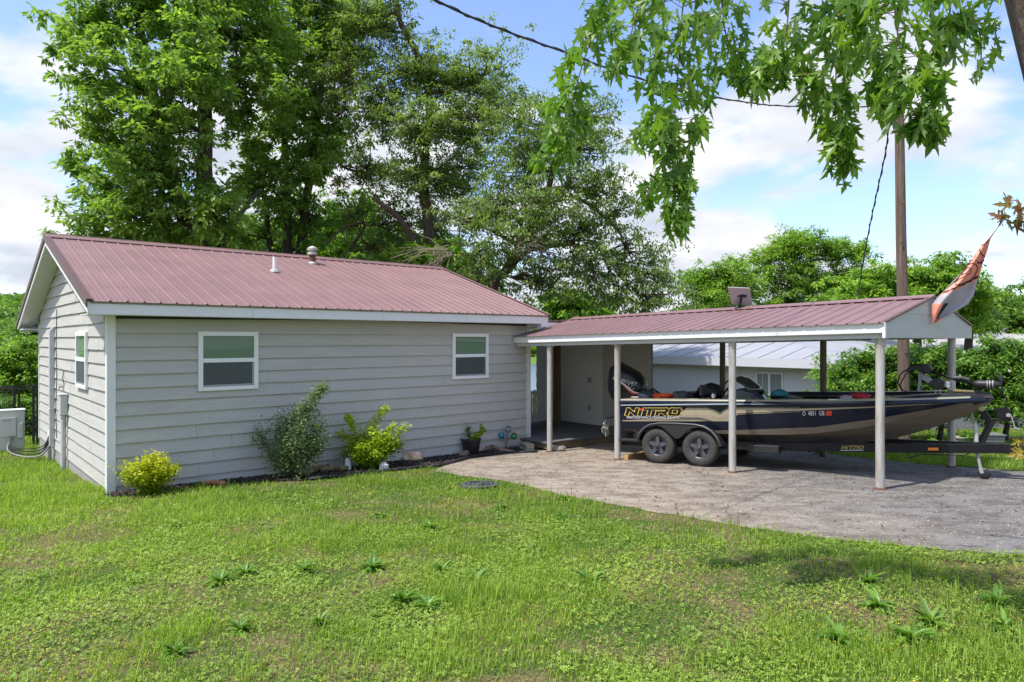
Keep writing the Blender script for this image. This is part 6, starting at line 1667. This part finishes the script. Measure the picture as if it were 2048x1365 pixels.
def simple(name, label, Y, blobs, n, per, ls, lm, crad, seed, cat='tree', shell=.4, droop=.35, trunk=None, twigs=True, flat=.6):
    bx_ = sum(b[0] for b in blobs) / len(blobs); by_ = sum(b[1] for b in blobs) / len(blobs)
    return tree(name, label, cat, Y, trunk or [([(bx_, max(b[1] + b[3] for b in blobs)), (bx_ + 4, by_), (bx_ - 3, min(b[1] for b in blobs))], .16 * Y / 20, .04)], blobs, n, per, ls, lm, barkm, crad, seed, shell=shell, droop=droop, twigs=twigs, flat=flat)
simple('young_tree', 'small rounded light green tree between the house roof and the leaning elm', 36, [(1145, 625, 55, 35, 0), (1120, 610, 30, 25, 0), (1165, 605, 35, 22, 0), (1140, 600, 25, 20, 0), (1185, 630, 25, 22, 0)], 300, 60, .24, 'bright', .42, 21)
simple('locust_tree', 'feathery light green tree farthest left behind the carport roof', 30, [(1420, 590, 45, 50, 0), (1450, 560, 40, 35, 0), (1395, 560, 30, 28, 0), (1480, 600, 50, 50, 0), (1400, 620, 50, 30, 0), (1465, 545, 25, 20, 0)], 520, 60, .12, 'bright', .36, 22)
simple('locust_tree', 'tallest feathery light green tree left of the utility pole', 31, [(1540, 560, 55, 55, 0), (1600, 530, 60, 55, 0), (1620, 485, 50, 30, 0), (1660, 500, 40, 35, 0), (1570, 500, 35, 25, 0), (1660, 570, 60, 50, 0), (1585, 600, 80, 40, 0), (1715, 505, 28, 22, 0), (1700, 560, 40, 40, 0), (1545, 510, 25, 20, 0)], 800, 60, .125, 'bright', .36, 23)
simple('broad_tree', 'broad bright green tree directly behind the utility pole', 27, [(1700, 600, 70, 35, 0), (1760, 570, 70, 45, 0), (1830, 560, 70, 40, 0), (1890, 570, 60, 45, 0), (1850, 620, 90, 40, 0), (1930, 600, 50, 40, 0), (1790, 620, 70, 35, 0), (1900, 540, 40, 25, 0), (1870, 645, 70, 25, 0)], 820, 60, .16, 'bright', .36, 24, flat=.45)
simple('dark_tree', 'darker green rounded tree at the far right behind the flag', 36, [(2000, 610, 60, 40, 0), (1965, 625, 40, 30, 0), (2050, 630, 60, 45, 0), (2010, 650, 70, 25, 0), (2100, 600, 60, 60, 0)], 420, 60, .19, 'mid', .45, 25)
simple('broad_tree', 'mid green tree low between the flag and the far dark tree', 30, [(1935, 620, 35, 30, 0), (1915, 640, 40, 28, 0), (1940, 585, 25, 20, 0), (1960, 640, 25, 25, 0)], 240, 60, .16, 'mid', .34, 26)
# background greenery behind the house, left to right
simple('shrub_tree', 'bright bushy tree low behind the dark elm trunk', 32, [(700, 430, 50, 50, 0), (660, 470, 50, 50, 0), (740, 470, 50, 50, 0), (790, 510, 60, 40, 0), (850, 500, 40, 40, 0), (690, 510, 70, 30, 0)], 520, 60, .18, 'bright', .42, 27)
simple('shrub_tree', 'deep green bushy tree low behind the second maple', 34, [(540, 480, 80, 50, 0), (450, 490, 80, 40, 0), (620, 500, 60, 40, 0), (350, 500, 70, 40, 0), (900, 520, 60, 40, 0), (960, 560, 50, 40, 0)], 620, 55, .20, 'mid', .45, 28)
simple('vine_bush', 'leafy bush just over the ridge left of the leaning elm', 23, [(835, 515, 30, 20, 0), (870, 520, 35, 20, 0), (810, 525, 25, 14, 0)], 110, 55, .13, 'bright', .25, 29)
# hedge behind the carport
def bush(name, label, Y, blobs, n, per, ls, lm, crad, seed, cat='bush', **k):
    return simple(name, label, Y, blobs, n, per, ls, lm, crad, seed, cat=cat, **k)
tr_ = lambda x: [([(x, 880), (x + 5, 820), (x - 5, 760)], .07, .03)]
bush('hedge_bush', 'large leafy green hedge bush left of the utility pole base', 16.8, [(1700, 800, 55, 80, 0), (1680, 770, 40, 60, 0), (1740, 760, 50, 60, 0), (1700, 740, 45, 45, 0), (1770, 780, 50, 80, .3), (1660, 820, 35, 60, 0), (1745, 830, 60, 60, 0), (1745, 715, 40, 25, 0), (1790, 725, 40, 30, 0)], 700, 46, .095, 'hedge', .22, 31, trunk=tr_(1720))
bush('hedge_bush', 'large leafy green hedge bush right of the utility pole under the carport gable', 16.4, [(1860, 760, 60, 60, 0), (1900, 740, 60, 50, 0), (1850, 720, 50, 30, 0), (1930, 770, 60, 60, 0), (1840, 800, 60, 50, 0), (1900, 720, 50, 28, 0), (1940, 720, 35, 25, 0)], 620, 46, .095, 'hedge', .22, 32, trunk=tr_(1880))
bush('hedge_bush', 'large leafy green hedge bush at the right edge behind the trailer winch', 15.8, [(2000, 760, 60, 60, 0), (2040, 740, 60, 50, 0), (1980, 800, 50, 50, 0), (2040, 790, 60, 50, 0), (2000, 720, 45, 22, 0), (2090, 760, 60, 70, 0), (1960, 740, 40, 40, 0), (1990, 690, 12, 12, 0), (2030, 700, 30, 20, 0)], 620, 46, .095, 'hedge', .22, 33, trunk=tr_(2010))
for (px, Y, lab, s) in ((1870, 14.4, 'low weed clump at the foot of the rear right carport post', 41), (1934, 14.9, 'leafy green plant growing out of the pale planter box', 42), (1600, 17.5, 'low shrub seen under the boat hull', 43)):
    yy = 900 if px != 1934 else 880
    bush('garden_plant', lab, Y, [(px, yy - 8, 22, 12, 0)], 26, 14, .10, 'hedge', .07, s, cat='plant', twigs=False, trunk=[([(px, yy + 6), (px, yy - 12)], .01, .005)])
# left: beyond the fence
bush('lakeside_bush', 'tall green bush behind the fence left of the house', 27, [(30, 730, 60, 60, 0), (60, 700, 40, 40, 0), (-30, 740, 60, 70, 0), (20, 790, 80, 50, 0), (80, 760, 40, 80, 0), (-60, 700, 60, 50, 0)], 760, 55, .13, 'bright', .34, 51)
bush('lakeside_bush', 'darker bush against the rear house corner under the eave', 32, [(75, 660, 30, 30, 0), (100, 680, 40, 50, 0), (60, 680, 28, 25, 0), (110, 640, 40, 40, 0)], 300, 55, .17, 'mid', .36, 52)
bush('lakeside_bush', 'dark low bush at the foot of the fence', 21.5, [(20, 835, 60, 30, 0), (60, 850, 50, 30, 0), (-40, 830, 60, 40, 0), (50, 810, 40, 25, 0)], 300, 50, .11, 'mid', .28, 53)
simple('lakeside_tree', 'pale grey-green tree in the middle distance left of the house', 70, [(20, 690, 60, 25, 0), (-20, 680, 50, 30, 0), (60, 675, 30, 22, 0)], 260, 50, .38, 'mid', .8, 54)
# distant wooded hill
def woods(name, label, N_, xr, yr, h, ls, lm, seed, cond=None):
    rg = np.random.default_rng(seed); X = rg.uniform(*xr, N_); Y = rg.uniform(*yr, N_)
    if cond is not None: k = cond(X, Y); X = X[k]; Y = Y[k]
    n = len(X); z = ground_z(X, Y); rr = rg.uniform(.6, 1.2, n) * h
    per = 60; v = rg.normal(0, 1, (n, per, 3)); v /= np.linalg.norm(v, axis=2)[:, :, None]; v[:, :, 2] = np.abs(v[:, :, 2]) * 1.1
    C = np.stack([X, Y, z], 1)[:, None] + v * rr[:, None, None] * rg.uniform(.75, 1.05, (n, per))[:, :, None]
    rnd = np.clip(np.repeat(rg.normal(.45, .2, n), per) + rg.normal(0, .15, n * per), 0, 1)
    vv, f, a = leaf_quads(C.reshape(-1, 3), ls, rnd, aspect=.8, rg=rg)
    return tag(npmesh(name, vv, f, 4, LM[lm], {'rnd': a}), label, 'woods', kind='stuff')
woods('hill_woods', 'wooded hillside far left across the lake', 2600, (-460, -120), (150, 620), 6.5, 2.6, 'mid', 61, lambda X, Y: (X / Y < -.5))
woods('shore_woods', 'line of trees on the far lake shore', 260, (-180, 160), (262, 300), 9, 3.2, 'mid', 62)

# ------------------------------------------------------------------ shrubs in the bed
def shrub(name, label, base, height, width, nst, lmat, lsize, seed, lean=(0, 0), stemm=None, clump=.05, per=26, cat='shrub', arch=.2, flowers=None, prof=None, stems_upto=1.0):
    r_ = random.Random(seed); rg = np.random.default_rng(seed); root = empty(name, label, cat, loc=base)
    mb = MB(); CL = []
    for k in range(nst):
        an = r_.uniform(0, 6.283); h = height * r_.uniform(.55, 1.0); t = r_.random() ** .5
        if prof: h = height * r_.uniform(.4, 1) 
        ex = Vector((math.cos(an) * width / 2 * t + lean[0] * h, math.sin(an) * width / 2 * t + lean[1] * h, h * (1 - .35 * t)))
        if prof:
            px = ex.x; 
        mid = Vector((ex.x * .35, ex.y * .35, ex.z * .6)); path = smooth_path([Vector((r_.uniform(-.04, .04), r_.uniform(-.04, .04), -.02)), mid, ex], 5)
        mb.tube(path, [.008 * (1 - .7 * i / (len(path) - 1)) for i in range(len(path))], 5, cap=False)
        for q in path[3:]:
            for _ in range(2): CL.append(q + Vector((r_.gauss(0, .03), r_.gauss(0, .03), r_.gauss(0, .02))))
    mb.build('stems', stemm or barkb, root, smooth=True, fix=False)
    CL = np.array([tuple(q) for q in CL]); n = len(CL)
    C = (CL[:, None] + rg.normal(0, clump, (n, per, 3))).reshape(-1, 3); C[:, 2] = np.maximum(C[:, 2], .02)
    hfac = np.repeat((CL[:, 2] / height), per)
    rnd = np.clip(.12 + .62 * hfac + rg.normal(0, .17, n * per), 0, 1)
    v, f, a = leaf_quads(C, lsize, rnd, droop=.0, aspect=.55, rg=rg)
    npmesh('leaves', v, f, 4, lmat, {'rnd': a}, root)
    return root, CL
yl = leaf_mat('golden_leaves', (.10, .20, .008), (.62, .60, .02), .35)
g = on(G(300, 990), 0)
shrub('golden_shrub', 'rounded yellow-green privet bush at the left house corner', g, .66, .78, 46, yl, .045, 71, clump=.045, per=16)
yl2 = leaf_mat('lime_leaves', (.09, .19, .010), (.45, .55, .03), .38)
g = on(G(742, 938), 0); YS = g.y
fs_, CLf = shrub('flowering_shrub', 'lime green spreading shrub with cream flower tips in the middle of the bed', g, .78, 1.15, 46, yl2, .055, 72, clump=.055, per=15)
# long leaders with blossoms, placed to the shrub's outline
def leader(root, pts, Y, lmat, lsize, seed, blossom=True, wid=.06, per=9):
    r_ = random.Random(seed); rg = np.random.default_rng(seed); o = root.location
    S_ = smooth_path([P(x, y, Y) - o for x, y in pts], 8); mb = MB(); mb.tube(S_, [.008 * (1 - .6 * i / (len(S_) - 1)) for i in range(len(S_))], 5, cap=False); mb.build('leader', barkb, root, fix=False)
    CL = np.array([tuple(p) for p in S_[2:]]); n = len(CL); C = (CL[:, None] + rg.normal(0, wid, (n, per, 3)) * np.linspace(1.2, .5, n)[:, None, None]).reshape(-1, 3)
    rnd = np.clip(rg.normal(.75, .2, len(C)), 0, 1); v, f, a = leaf_quads(C, lsize, rnd, droop=0, aspect=.55, rg=rg); npmesh('leader_leaves', v, f, 4, lmat, {'rnd': a}, root)
    if blossom:
        c = np.array(tuple(S_[-1])); C = c + rg.normal(0, 1, (70, 3)) * np.array([.035, .035, .045]); v, f, a = leaf_quads(C, .022, rg.random(70), rg=rg); npmesh('blossom', v, f, 4, M['blossom'], {'rnd': a}, root)
M['blossom'] = leaf_mat('cream_blossom', (.55, .48, .32), (.80, .76, .58), .3)
for i, pts in enumerate(([(742, 925), (735, 880), (752, 840), (772, 816)], [(735, 930), (720, 880), (703, 850), (697, 834)], [(745, 930), (765, 890), (785, 850)], [(748, 932), (780, 890), (810, 852)], [(735, 935), (710, 890), (680, 866)], [(745, 925), (755, 880), (738, 858)])):
    leader(fs_, pts, YS - .1 * (i % 3), yl2, .065, 80 + i, blossom=i != 9, wid=.075, per=20)
# rose bush, dark green
rg_ = leaf_mat('rose_leaves', (.055, .10, .035), (.26, .36, .16), .38)
g = on(G(572, 958), 0); YR = g.y
rb = empty('rose_bush', 'tall grey-green rose bush leaning right against the wall between the windows', 'rose bush', loc=g)
def rosecane(pts, wid, per, seed):
    r_ = random.Random(seed); rg = np.random.default_rng(seed); S_ = smooth_path([P(x, y, YR - .05 + r_.uniform(-.15, .15)) - g for x, y in pts], 9)
    mb = MB(); mb.tube(S_, [.010 * (1 - .6 * i / (len(S_) - 1)) for i in range(len(S_))], 5, cap=False); mb.build('cane', barkb, rb, fix=False)
    CL = np.array([tuple(p) for p in S_[4:]]); n = len(CL); C = (CL[:, None] + rg.normal(0, wid, (n, per, 3))).reshape(-1, 3)
    C[:, 2] = np.maximum(C[:, 2], .03); return C
CC = []
for i, (pts, wd, per) in enumerate((([(572, 950), (580, 890), (600, 840), (635, 790), (645, 778)], .055, 40), ([(570, 950), (570, 880), (590, 830), (620, 800), (650, 772)], .05, 36), ([(575, 955), (600, 900), (628, 870), (642, 850)], .08, 56), ([(570, 955), (550, 920), (530, 885), (515, 870)], .07, 40), ([(572, 950), (590, 900), (622, 880), (635, 900)], .07, 40), ([(572, 950), (565, 900), (560, 860), (575, 835)], .10, 60), ([(575, 950), (610, 920), (650, 880)], .08, 50), ([(575, 950), (590, 880), (600, 850)], .10, 56), ([(575, 950), (585, 915), (575, 880)], .11, 56), ([(575, 950), (560, 925), (545, 905)], .08, 34), ([(590, 950), (612, 925), (630, 895)], .09, 60), ([(590, 900), (610, 850), (622, 820)], .09, 60))):
    CC.append(rosecane(pts, wd, per, 90 + i))
CC = np.concatenate(CC); rg2 = np.random.default_rng(5); v, f, a = leaf_quads(CC, .042, np.clip(rg2.normal(.42, .24, len(CC)), 0, 1), droop=.1, aspect=.6, rg=rg2)
npmesh('leaves', v, f, 4, rg_, {'rnd': a}, rb)
k = rg2.choice(len(CC), 60); v, f, a = leaf_quads(np.repeat(CC[k], 6, 0) + rg2.normal(0, .012, (360, 3)), .025, rg2.random(360), rg=rg2)
npmesh('rosebuds', v, f, 4, leaf_mat('rose_buds', (.35, .20, .13), (.50, .38, .26), .3), {'rnd': a}, rb)
# plant in the black planter
g2 = pl.location + Vector((0, 0, .32)); pp = empty('potted_plant', 'young light green plant growing in the black planter', 'plant', loc=g2)
def pcane(pts, wd, per, seed, ls=.05, m_=yl2):
    rg = np.random.default_rng(seed); S_ = smooth_path([P(x, y, pl.location.y) - g2 for x, y in pts], 6); mb = MB(); mb.tube(S_, .005, 5, cap=False); mb.build('stem', barkb, pp, fix=False)
    CL = np.array([tuple(p) for p in S_[2:]]); C = (CL[:, None] + rg.normal(0, wd, (len(CL), per, 3))).reshape(-1, 3); v, f, a = leaf_quads(C, ls, rg.random(len(C)), droop=0, aspect=.6, rg=rg); npmesh('leaves', v, f, 4, m_, {'rnd': a}, pp)
pcane([(940, 880), (936, 862), (937, 856)], .03, 14, 1, m_=LM['mid']); pcane([(944, 880), (958, 868), (966, 853)], .035, 8, 2, .07); pcane([(944, 880), (955, 872), (972, 862)], .03, 7, 3, .07); pcane([(942, 882), (948, 876), (952, 872)], .03, 7, 4, .06)

# ------------------------------------------------------------------ broadleaf weeds in the lawn
wm = leaf_mat('plantain_leaves', (.045, .125, .018), (.19, .34, .06), .35, gloss=.4)
def weed_mesh(seed, n=22, L_=.15):
    r_ = random.Random(seed); V_ = []; F_ = []; A_ = []
    for k in range(n):
        an = r_.uniform(0, 6.283); l = L_ * r_.uniform(.35, 1.2); el = r_.choice((r_.uniform(.1, .5), r_.uniform(.5, 1.35))); an += r_.gauss(0, .2); wd = l * r_.uniform(.08, .15); c = (math.cos(an), math.sin(an)); col = r_.uniform(.25, .95)
        for i in range(6):
            t = i / 5; r = l * t * math.cos(el * (1 - .6 * t)); z = l * (math.sin(el) * t - .55 * t * t * math.cos(el)); w_ = wd * math.sin(math.pi * min(.98, .12 + t * .88)) ** .8
            for s_ in (-1, 0, 1): V_.append((c[0] * r - c[1] * w_ * s_, c[1] * r + c[0] * w_ * s_, max(.003, z + .01 + (.012 * abs(s_) * (w_ / wd))))); A_.append(col)
        b = k * 18
        for i in range(5):
            for s_ in (0, 1): F_.append((b + i * 3 + s_, b + i * 3 + s_ + 1, b + i * 3 + s_ + 4, b + i * 3 + s_ + 3))
    return np.array(V_), np.array(F_), np.array(A_)
weeds = [(745, 1140, 1.5, 'largest weed rosette, right of the lawn centre line below the rose bush'), (885, 1145, 1.0, 'small weed rosette between the largest clump and the flat dark rosette'), (955, 1165, 1.25, 'dark spiky weed rosette right of the lawn centre'), (440, 1168, 1.1, 'pale broad-leaved weed in the brown patch left of centre'), (490, 1150, .9, 'narrow-leaved weed touching the pale broad-leaved one'), (610, 1145, .9, 'grey-green weed rosette midway between the pale weed and the largest clump'), (805, 1210, 1.1, 'spreading weed rosette below the largest clump'), (855, 1220, 1.1, 'upright dark weed rosette right beside the spreading one'), (1180, 1170, 1.1, 'tall leafy dock plant in the middle right of the lawn'), (1755, 1218, 1.3, 'dark glossy weed rosette in the right foreground lawn'), (1860, 1250, 1.2, 'long-leaved weed rosette right of the dark glossy one'), (1680, 1290, 1.2, 'pale light-green weed rosette in the right foreground'), (1820, 1285, 1.3, 'wide spiky weed rosette near the right bottom'), (350, 1310, 1.0, 'dark weed rosette near the left bottom edge'), (350, 1055, .8, 'small pale weed below the yellow bush'), (640, 1250, .7, 'small flat weed in the lower middle lawn'), (1740, 1170, 1.1, 'grassy weed tuft on the right lawn below the driveway'), (1990, 1215, 1.4, 'big broad-leaved weed at the right edge by the tree root'), (2010, 1260, 1.5, 'lowest big broad-leaved weed at the right edge'), (1000, 1020, .9, 'weed clump on the lawn just below the round lid'), (860, 1060, .9, 'weed clump on the lawn left below the round lid'), (760, 1035, .9, 'tuft of coarse grass below the flowering shrub'), (1125, 1040, .8, 'small weed rosette by the driveway edge right of the lid'), (480, 1265, .8, 'thin weed rosette in the lower left lawn'), (1130, 1000, .7, 'leafy weed overhanging the driveway edge near the lid')]
for i, (px, py, s_, lab) in enumerate(weeds):
    g = G(px, py); v, f, a = weed_mesh(100 + i, n=random.Random(i).randint(34, 60), L_=.135 * min(s_, 1.15) * (1.0 if py > 1100 else 1.1)); v = v + np.array([0, 0, 0]); v[:, 2] += plane_z(v[:, 0], v[:, 1])
    o = npmesh('broadleaf_weed', v, f, 4, wm, {'rnd': a}, smooth=True); o.location = g; tag(o, lab, 'weed', 'broadleaf weeds in the lawn')

# ------------------------------------------------------------------ foreground maple: trunk at the right, limbs overhead, hanging sprays
mapleleaf = leaf_mat('near_maple_leaves', (.07, .17, .025), (.27, .43, .065), .50, back=(.25, .36, .17), gloss=.38)
redleaf = leaf_mat('young_red_leaves', (.22, .09, .03), (.22, .22, .04), .4)
half = [(0, 0), (.07, .04), (.30, -.08), (.17, .10), (.36, .13), (.17, .22), (.30, .34), (.50, .40), (.42, .46), (.52, .60), (.30, .50), (.14, .36), (.12, .52), (.22, .70), (.13, .70), (.10, .84), (0, 1.05)]
leaf2 = [(x, y) for x, y in half] + [(-x, y) for x, y in half[-2:0:-1]]
# triangle fan around (0,.35)
def maple_leaves(C, D, N_, S, rnd):
    """C centres (n,3) leaf base, D tip direction, N_ normal, S size"""
    n = len(C); L2 = np.array([(0, .27)] + leaf2); m = len(L2)
    D = D / np.linalg.norm(D, axis=1)[:, None]; T = np.cross(D, N_); T /= np.linalg.norm(T, axis=1)[:, None] + 1e-9; Nn = np.cross(T, D)
    fold = np.abs(L2[:, 0])
    v = C[:, None] + (T[:, None] * L2[None, :, 0, None] + D[:, None] * L2[None, :, 1, None] + Nn[:, None] * (fold * .32 - .22 * L2[:, 1] ** 2)[None, :, None]) * S[:, None, None]
    f = np.array([(0, i, i + 1 if i + 1 < m else 1) for i in range(1, m)])
    F_ = (np.arange(n)[:, None, None] * m + f).reshape(-1, 3)
    return v.reshape(-1, 3), F_, np.repeat(rnd, m)
mt = empty('overhanging_maple', 'maple at the right edge whose leafy branches hang into the top of the picture', 'tree', loc=(4.35, 4.7, gz(4.35, 4.7))); mo = Vector(mt.location)
mb = MB(); TR = smooth_path([(4.35, 4.7, -.2), (4.3, 4.7, 1.2), (4.0, 4.7, 2.6), (3.62, 4.7, 4.1), (3.3, 4.8, 5.6), (3.0, 5.0, 7.5)], 8)
mb.tube([Vector(p) - mo for p in TR], [.24 - .10 * i / (len(TR) - 1) for i in range(len(TR))], 16)
for pts, r0 in (([(3.4, 4.8, 5.3), (2.6, 4.8, 5.35), (1.6, 4.9, 5.3), (.7, 5.2, 5.2)], .06), ([(3.4, 4.75, 5.0), (2.9, 4.4, 5.3), (2.2, 4.1, 5.3), (1.2, 4.0, 5.2)], .05), ([(3.35, 4.8, 5.5), (3.0, 5.3, 5.7), (2.2, 5.8, 5.8)], .05)):
    S_ = smooth_path(pts, 8); mb.tube([p - mo for p in S_], [r0 * (1 - .75 * i / (len(S_) - 1)) for i in range(len(S_))], 8)
mb.tube([Vector((4.35, 4.7, -.0)) - mo, Vector((4.05, 4.55, .05)) - mo, Vector((3.6, 4.5, .0)) - mo], [.16, .08, .04], 8)
mb.build('trunk', mat('maple_bark', (.20, .15, .12), .95, col2=(.07, .05, .04), vscale=4, stretch=(6, 6, .6), bump=1.0, bscale=12), mt, smooth=True, fix=False)
strands = [  # px path, depth, half-width px along, leaves, size px
    ([(1230, -60), (1200, 30), (1165, 130), (1140, 220), (1115, 300), (1100, 335)], 5.4, [50, 45, 38, 36, 42, 20], 150, 44),
    ([(1165, 250), (1120, 235), (1080, 228)], 5.4, [20, 18, 8], 16, 42), 
    ([(1375, -80), (1365, 20), (1358, 120), (1350, 220), (1342, 300), (1350, 380), (1352, 465)], 5.0, [110, 105, 90, 70, 52, 30, 18], 420, 42),
    ([(1290, -40), (1270, 40), (1250, 100), (1225, 150)], 5.1, [50, 45, 32, 14], 70, 42),
    ([(1440, -60), (1450, 60), (1475, 130), (1500, 190)], 5.0, [60, 50, 35, 16], 110, 40),
    ([(1330, 240), (1300, 260), (1275, 280)], 5.0, [26, 20, 8], 20, 42), ([(1310, 360), (1298, 385), (1290, 400)], 4.9, [14, 14, 8], 10, 44),
    ([(1580, -60), (1575, 40), (1560, 110), (1540, 150), (1515, 165)], 4.8, [60, 55, 40, 30, 12], 100, 46),
    ([(1680, -60), (1675, 60), (1672, 140), (1670, 220), (1675, 290), (1685, 350)], 4.7, [60, 55, 46, 36, 28, 18], 170, 48),
    ([(1590, 120), (1600, 160), (1625, 210)], 4.8, [30, 26, 14], 30, 46),
    ([(1790, -80), (1790, 20), (1800, 100), (1810, 170), (1830, 230), (1860, 260)], 4.1, [110, 100, 75, 60, 45, 20], 210, 54),
    ([(1730, -30), (1725, 50), (1740, 120), (1770, 190), (1775, 215)], 4.3, [60, 50, 40, 30, 16], 80, 50),
    ([(1900, -60), (1900, 20), (1890, 70), (1880, 130)], 4.2, [50, 40, 30, 16], 60, 56),
    ([(1940, 20), (1960, 70), (1962, 120), (1958, 155)], 4.4, [16, 28, 24, 14], 34, 42),
    ([(1940, -20), (1980, -5), (2000, 8)], 4.3, [20, 16, 8], 12, 44),
]
rs = random.Random(77); tw = MB(); LC = []; LD = []; LN = []; LS = []; LR = []
for pts, Yd, wds, nl, spx in strands:
    S_ = smooth_path([P(x, y, Yd) for x, y in pts], 10); ns = len(S_)
    tw.tube([p - mo for p in S_], [.006 - .0035 * i / (ns - 1) for i in range(ns)], 5, cap=False)
    for k in range(int(nl * .84)):
        t = rs.random() * (ns - 1); i = int(t); i = min(i, ns - 2); p = S_[i].lerp(S_[i + 1], t - i); tt = t / (ns - 1) * (len(wds) - 1); j = min(int(tt), len(wds) - 2)
        w_ = (wds[j] * (1 - (tt - j)) + wds[j + 1] * (tt - j)) / FPX * Yd
        q = p + Vector((rs.uniform(-1, 1) * w_, rs.uniform(-.8, .8) * max(w_, .12), rs.uniform(-.06, .06)))
        if rs.random() < .35:
            tw.tube([p - mo, p.lerp(q, .6) + Vector((0, 0, .02)) - mo, q - mo], [.003, .002, .0015], 4, cap=False)
        sz = spx / FPX * Yd * rs.uniform(.5, 1.2)
        d = Vector(((q.x - p.x) * 1.2 + rs.gauss(0, .35), rs.gauss(0, .35), -rs.uniform(.35, 1.2)))
        nrm = Vector((rs.gauss(0, .5), -rs.uniform(.1, 1), rs.uniform(.1, .9)))
        LC.append(tuple(q - mo - d.normalized() * sz * .4)); LD.append(tuple(d)); LN.append(tuple(nrm)); LS.append(sz * .95); LR.append(min(1, max(0, rs.gauss(.45, .25))))
tw.build('twigs', mat('maple_twig', (.10, .05, .04), .7), mt, fix=False)
v, f, a = maple_leaves(np.array(LC), np.array(LD), np.array(LN), np.array(LS), np.array(LR)); npmesh('foliage', v, f, 3, mapleleaf, {'rnd': a}, mt)
# reddish shoot at the right edge and the low one by the coupler
def shoot(pts, Y, n, spx, m_, seed, wd):
    r_ = random.Random(seed); S_ = smooth_path([P(x, y, Y) - mo for x, y in pts], 8); mb = MB(); mb.tube(S_, .004, 5, cap=False); mb.build('shoot', M['oldwood'], mt, fix=False)
    C = []; D = []; N2 = []; S2 = []; R2 = []
    for k in range(n):
        p = S_[r_.randrange(len(S_))]; w_ = wd / FPX * Y; q = p + Vector((r_.uniform(-w_, w_), r_.uniform(-w_, w_), r_.uniform(-w_, w_))); d = Vector((r_.gauss(0, .7), r_.gauss(0, .3), r_.gauss(-.2, .6)))
        C.append(tuple(q)); D.append(tuple(d)); N2.append((r_.gauss(0, .4), -1, .4)); S2.append(spx / FPX * Y * r_.uniform(.7, 1.1)); R2.append(r_.random())
    v, f, a = maple_leaves(np.array(C), np.array(D), np.array(N2), np.array(S2), np.array(R2)); npmesh('shoot_leaves', v, f, 3, m_, {'rnd': a}, mt)
shoot([(2180, 500), (2100, 470), (2048, 430), (2025, 415)], 4.2, 22, 32, redleaf, 5, 24)
shoot([(2120, 440), (2060, 465), (2015, 440), (1995, 445)], 4.2, 8, 30, redleaf, 6, 8)
orl = leaf_mat('yellow_orange_leaves', (.30, .22, .03), (.45, .38, .06), .4)
shoot([(2150, 1000), (2090, 940), (2050, 905), (2044, 885)], 3.9, 20, 24, orl, 8, 12)
shoot([(2150, 1050), (2080, 990), (2050, 960)], 3.9, 9, 26, mapleleaf, 9, 12)
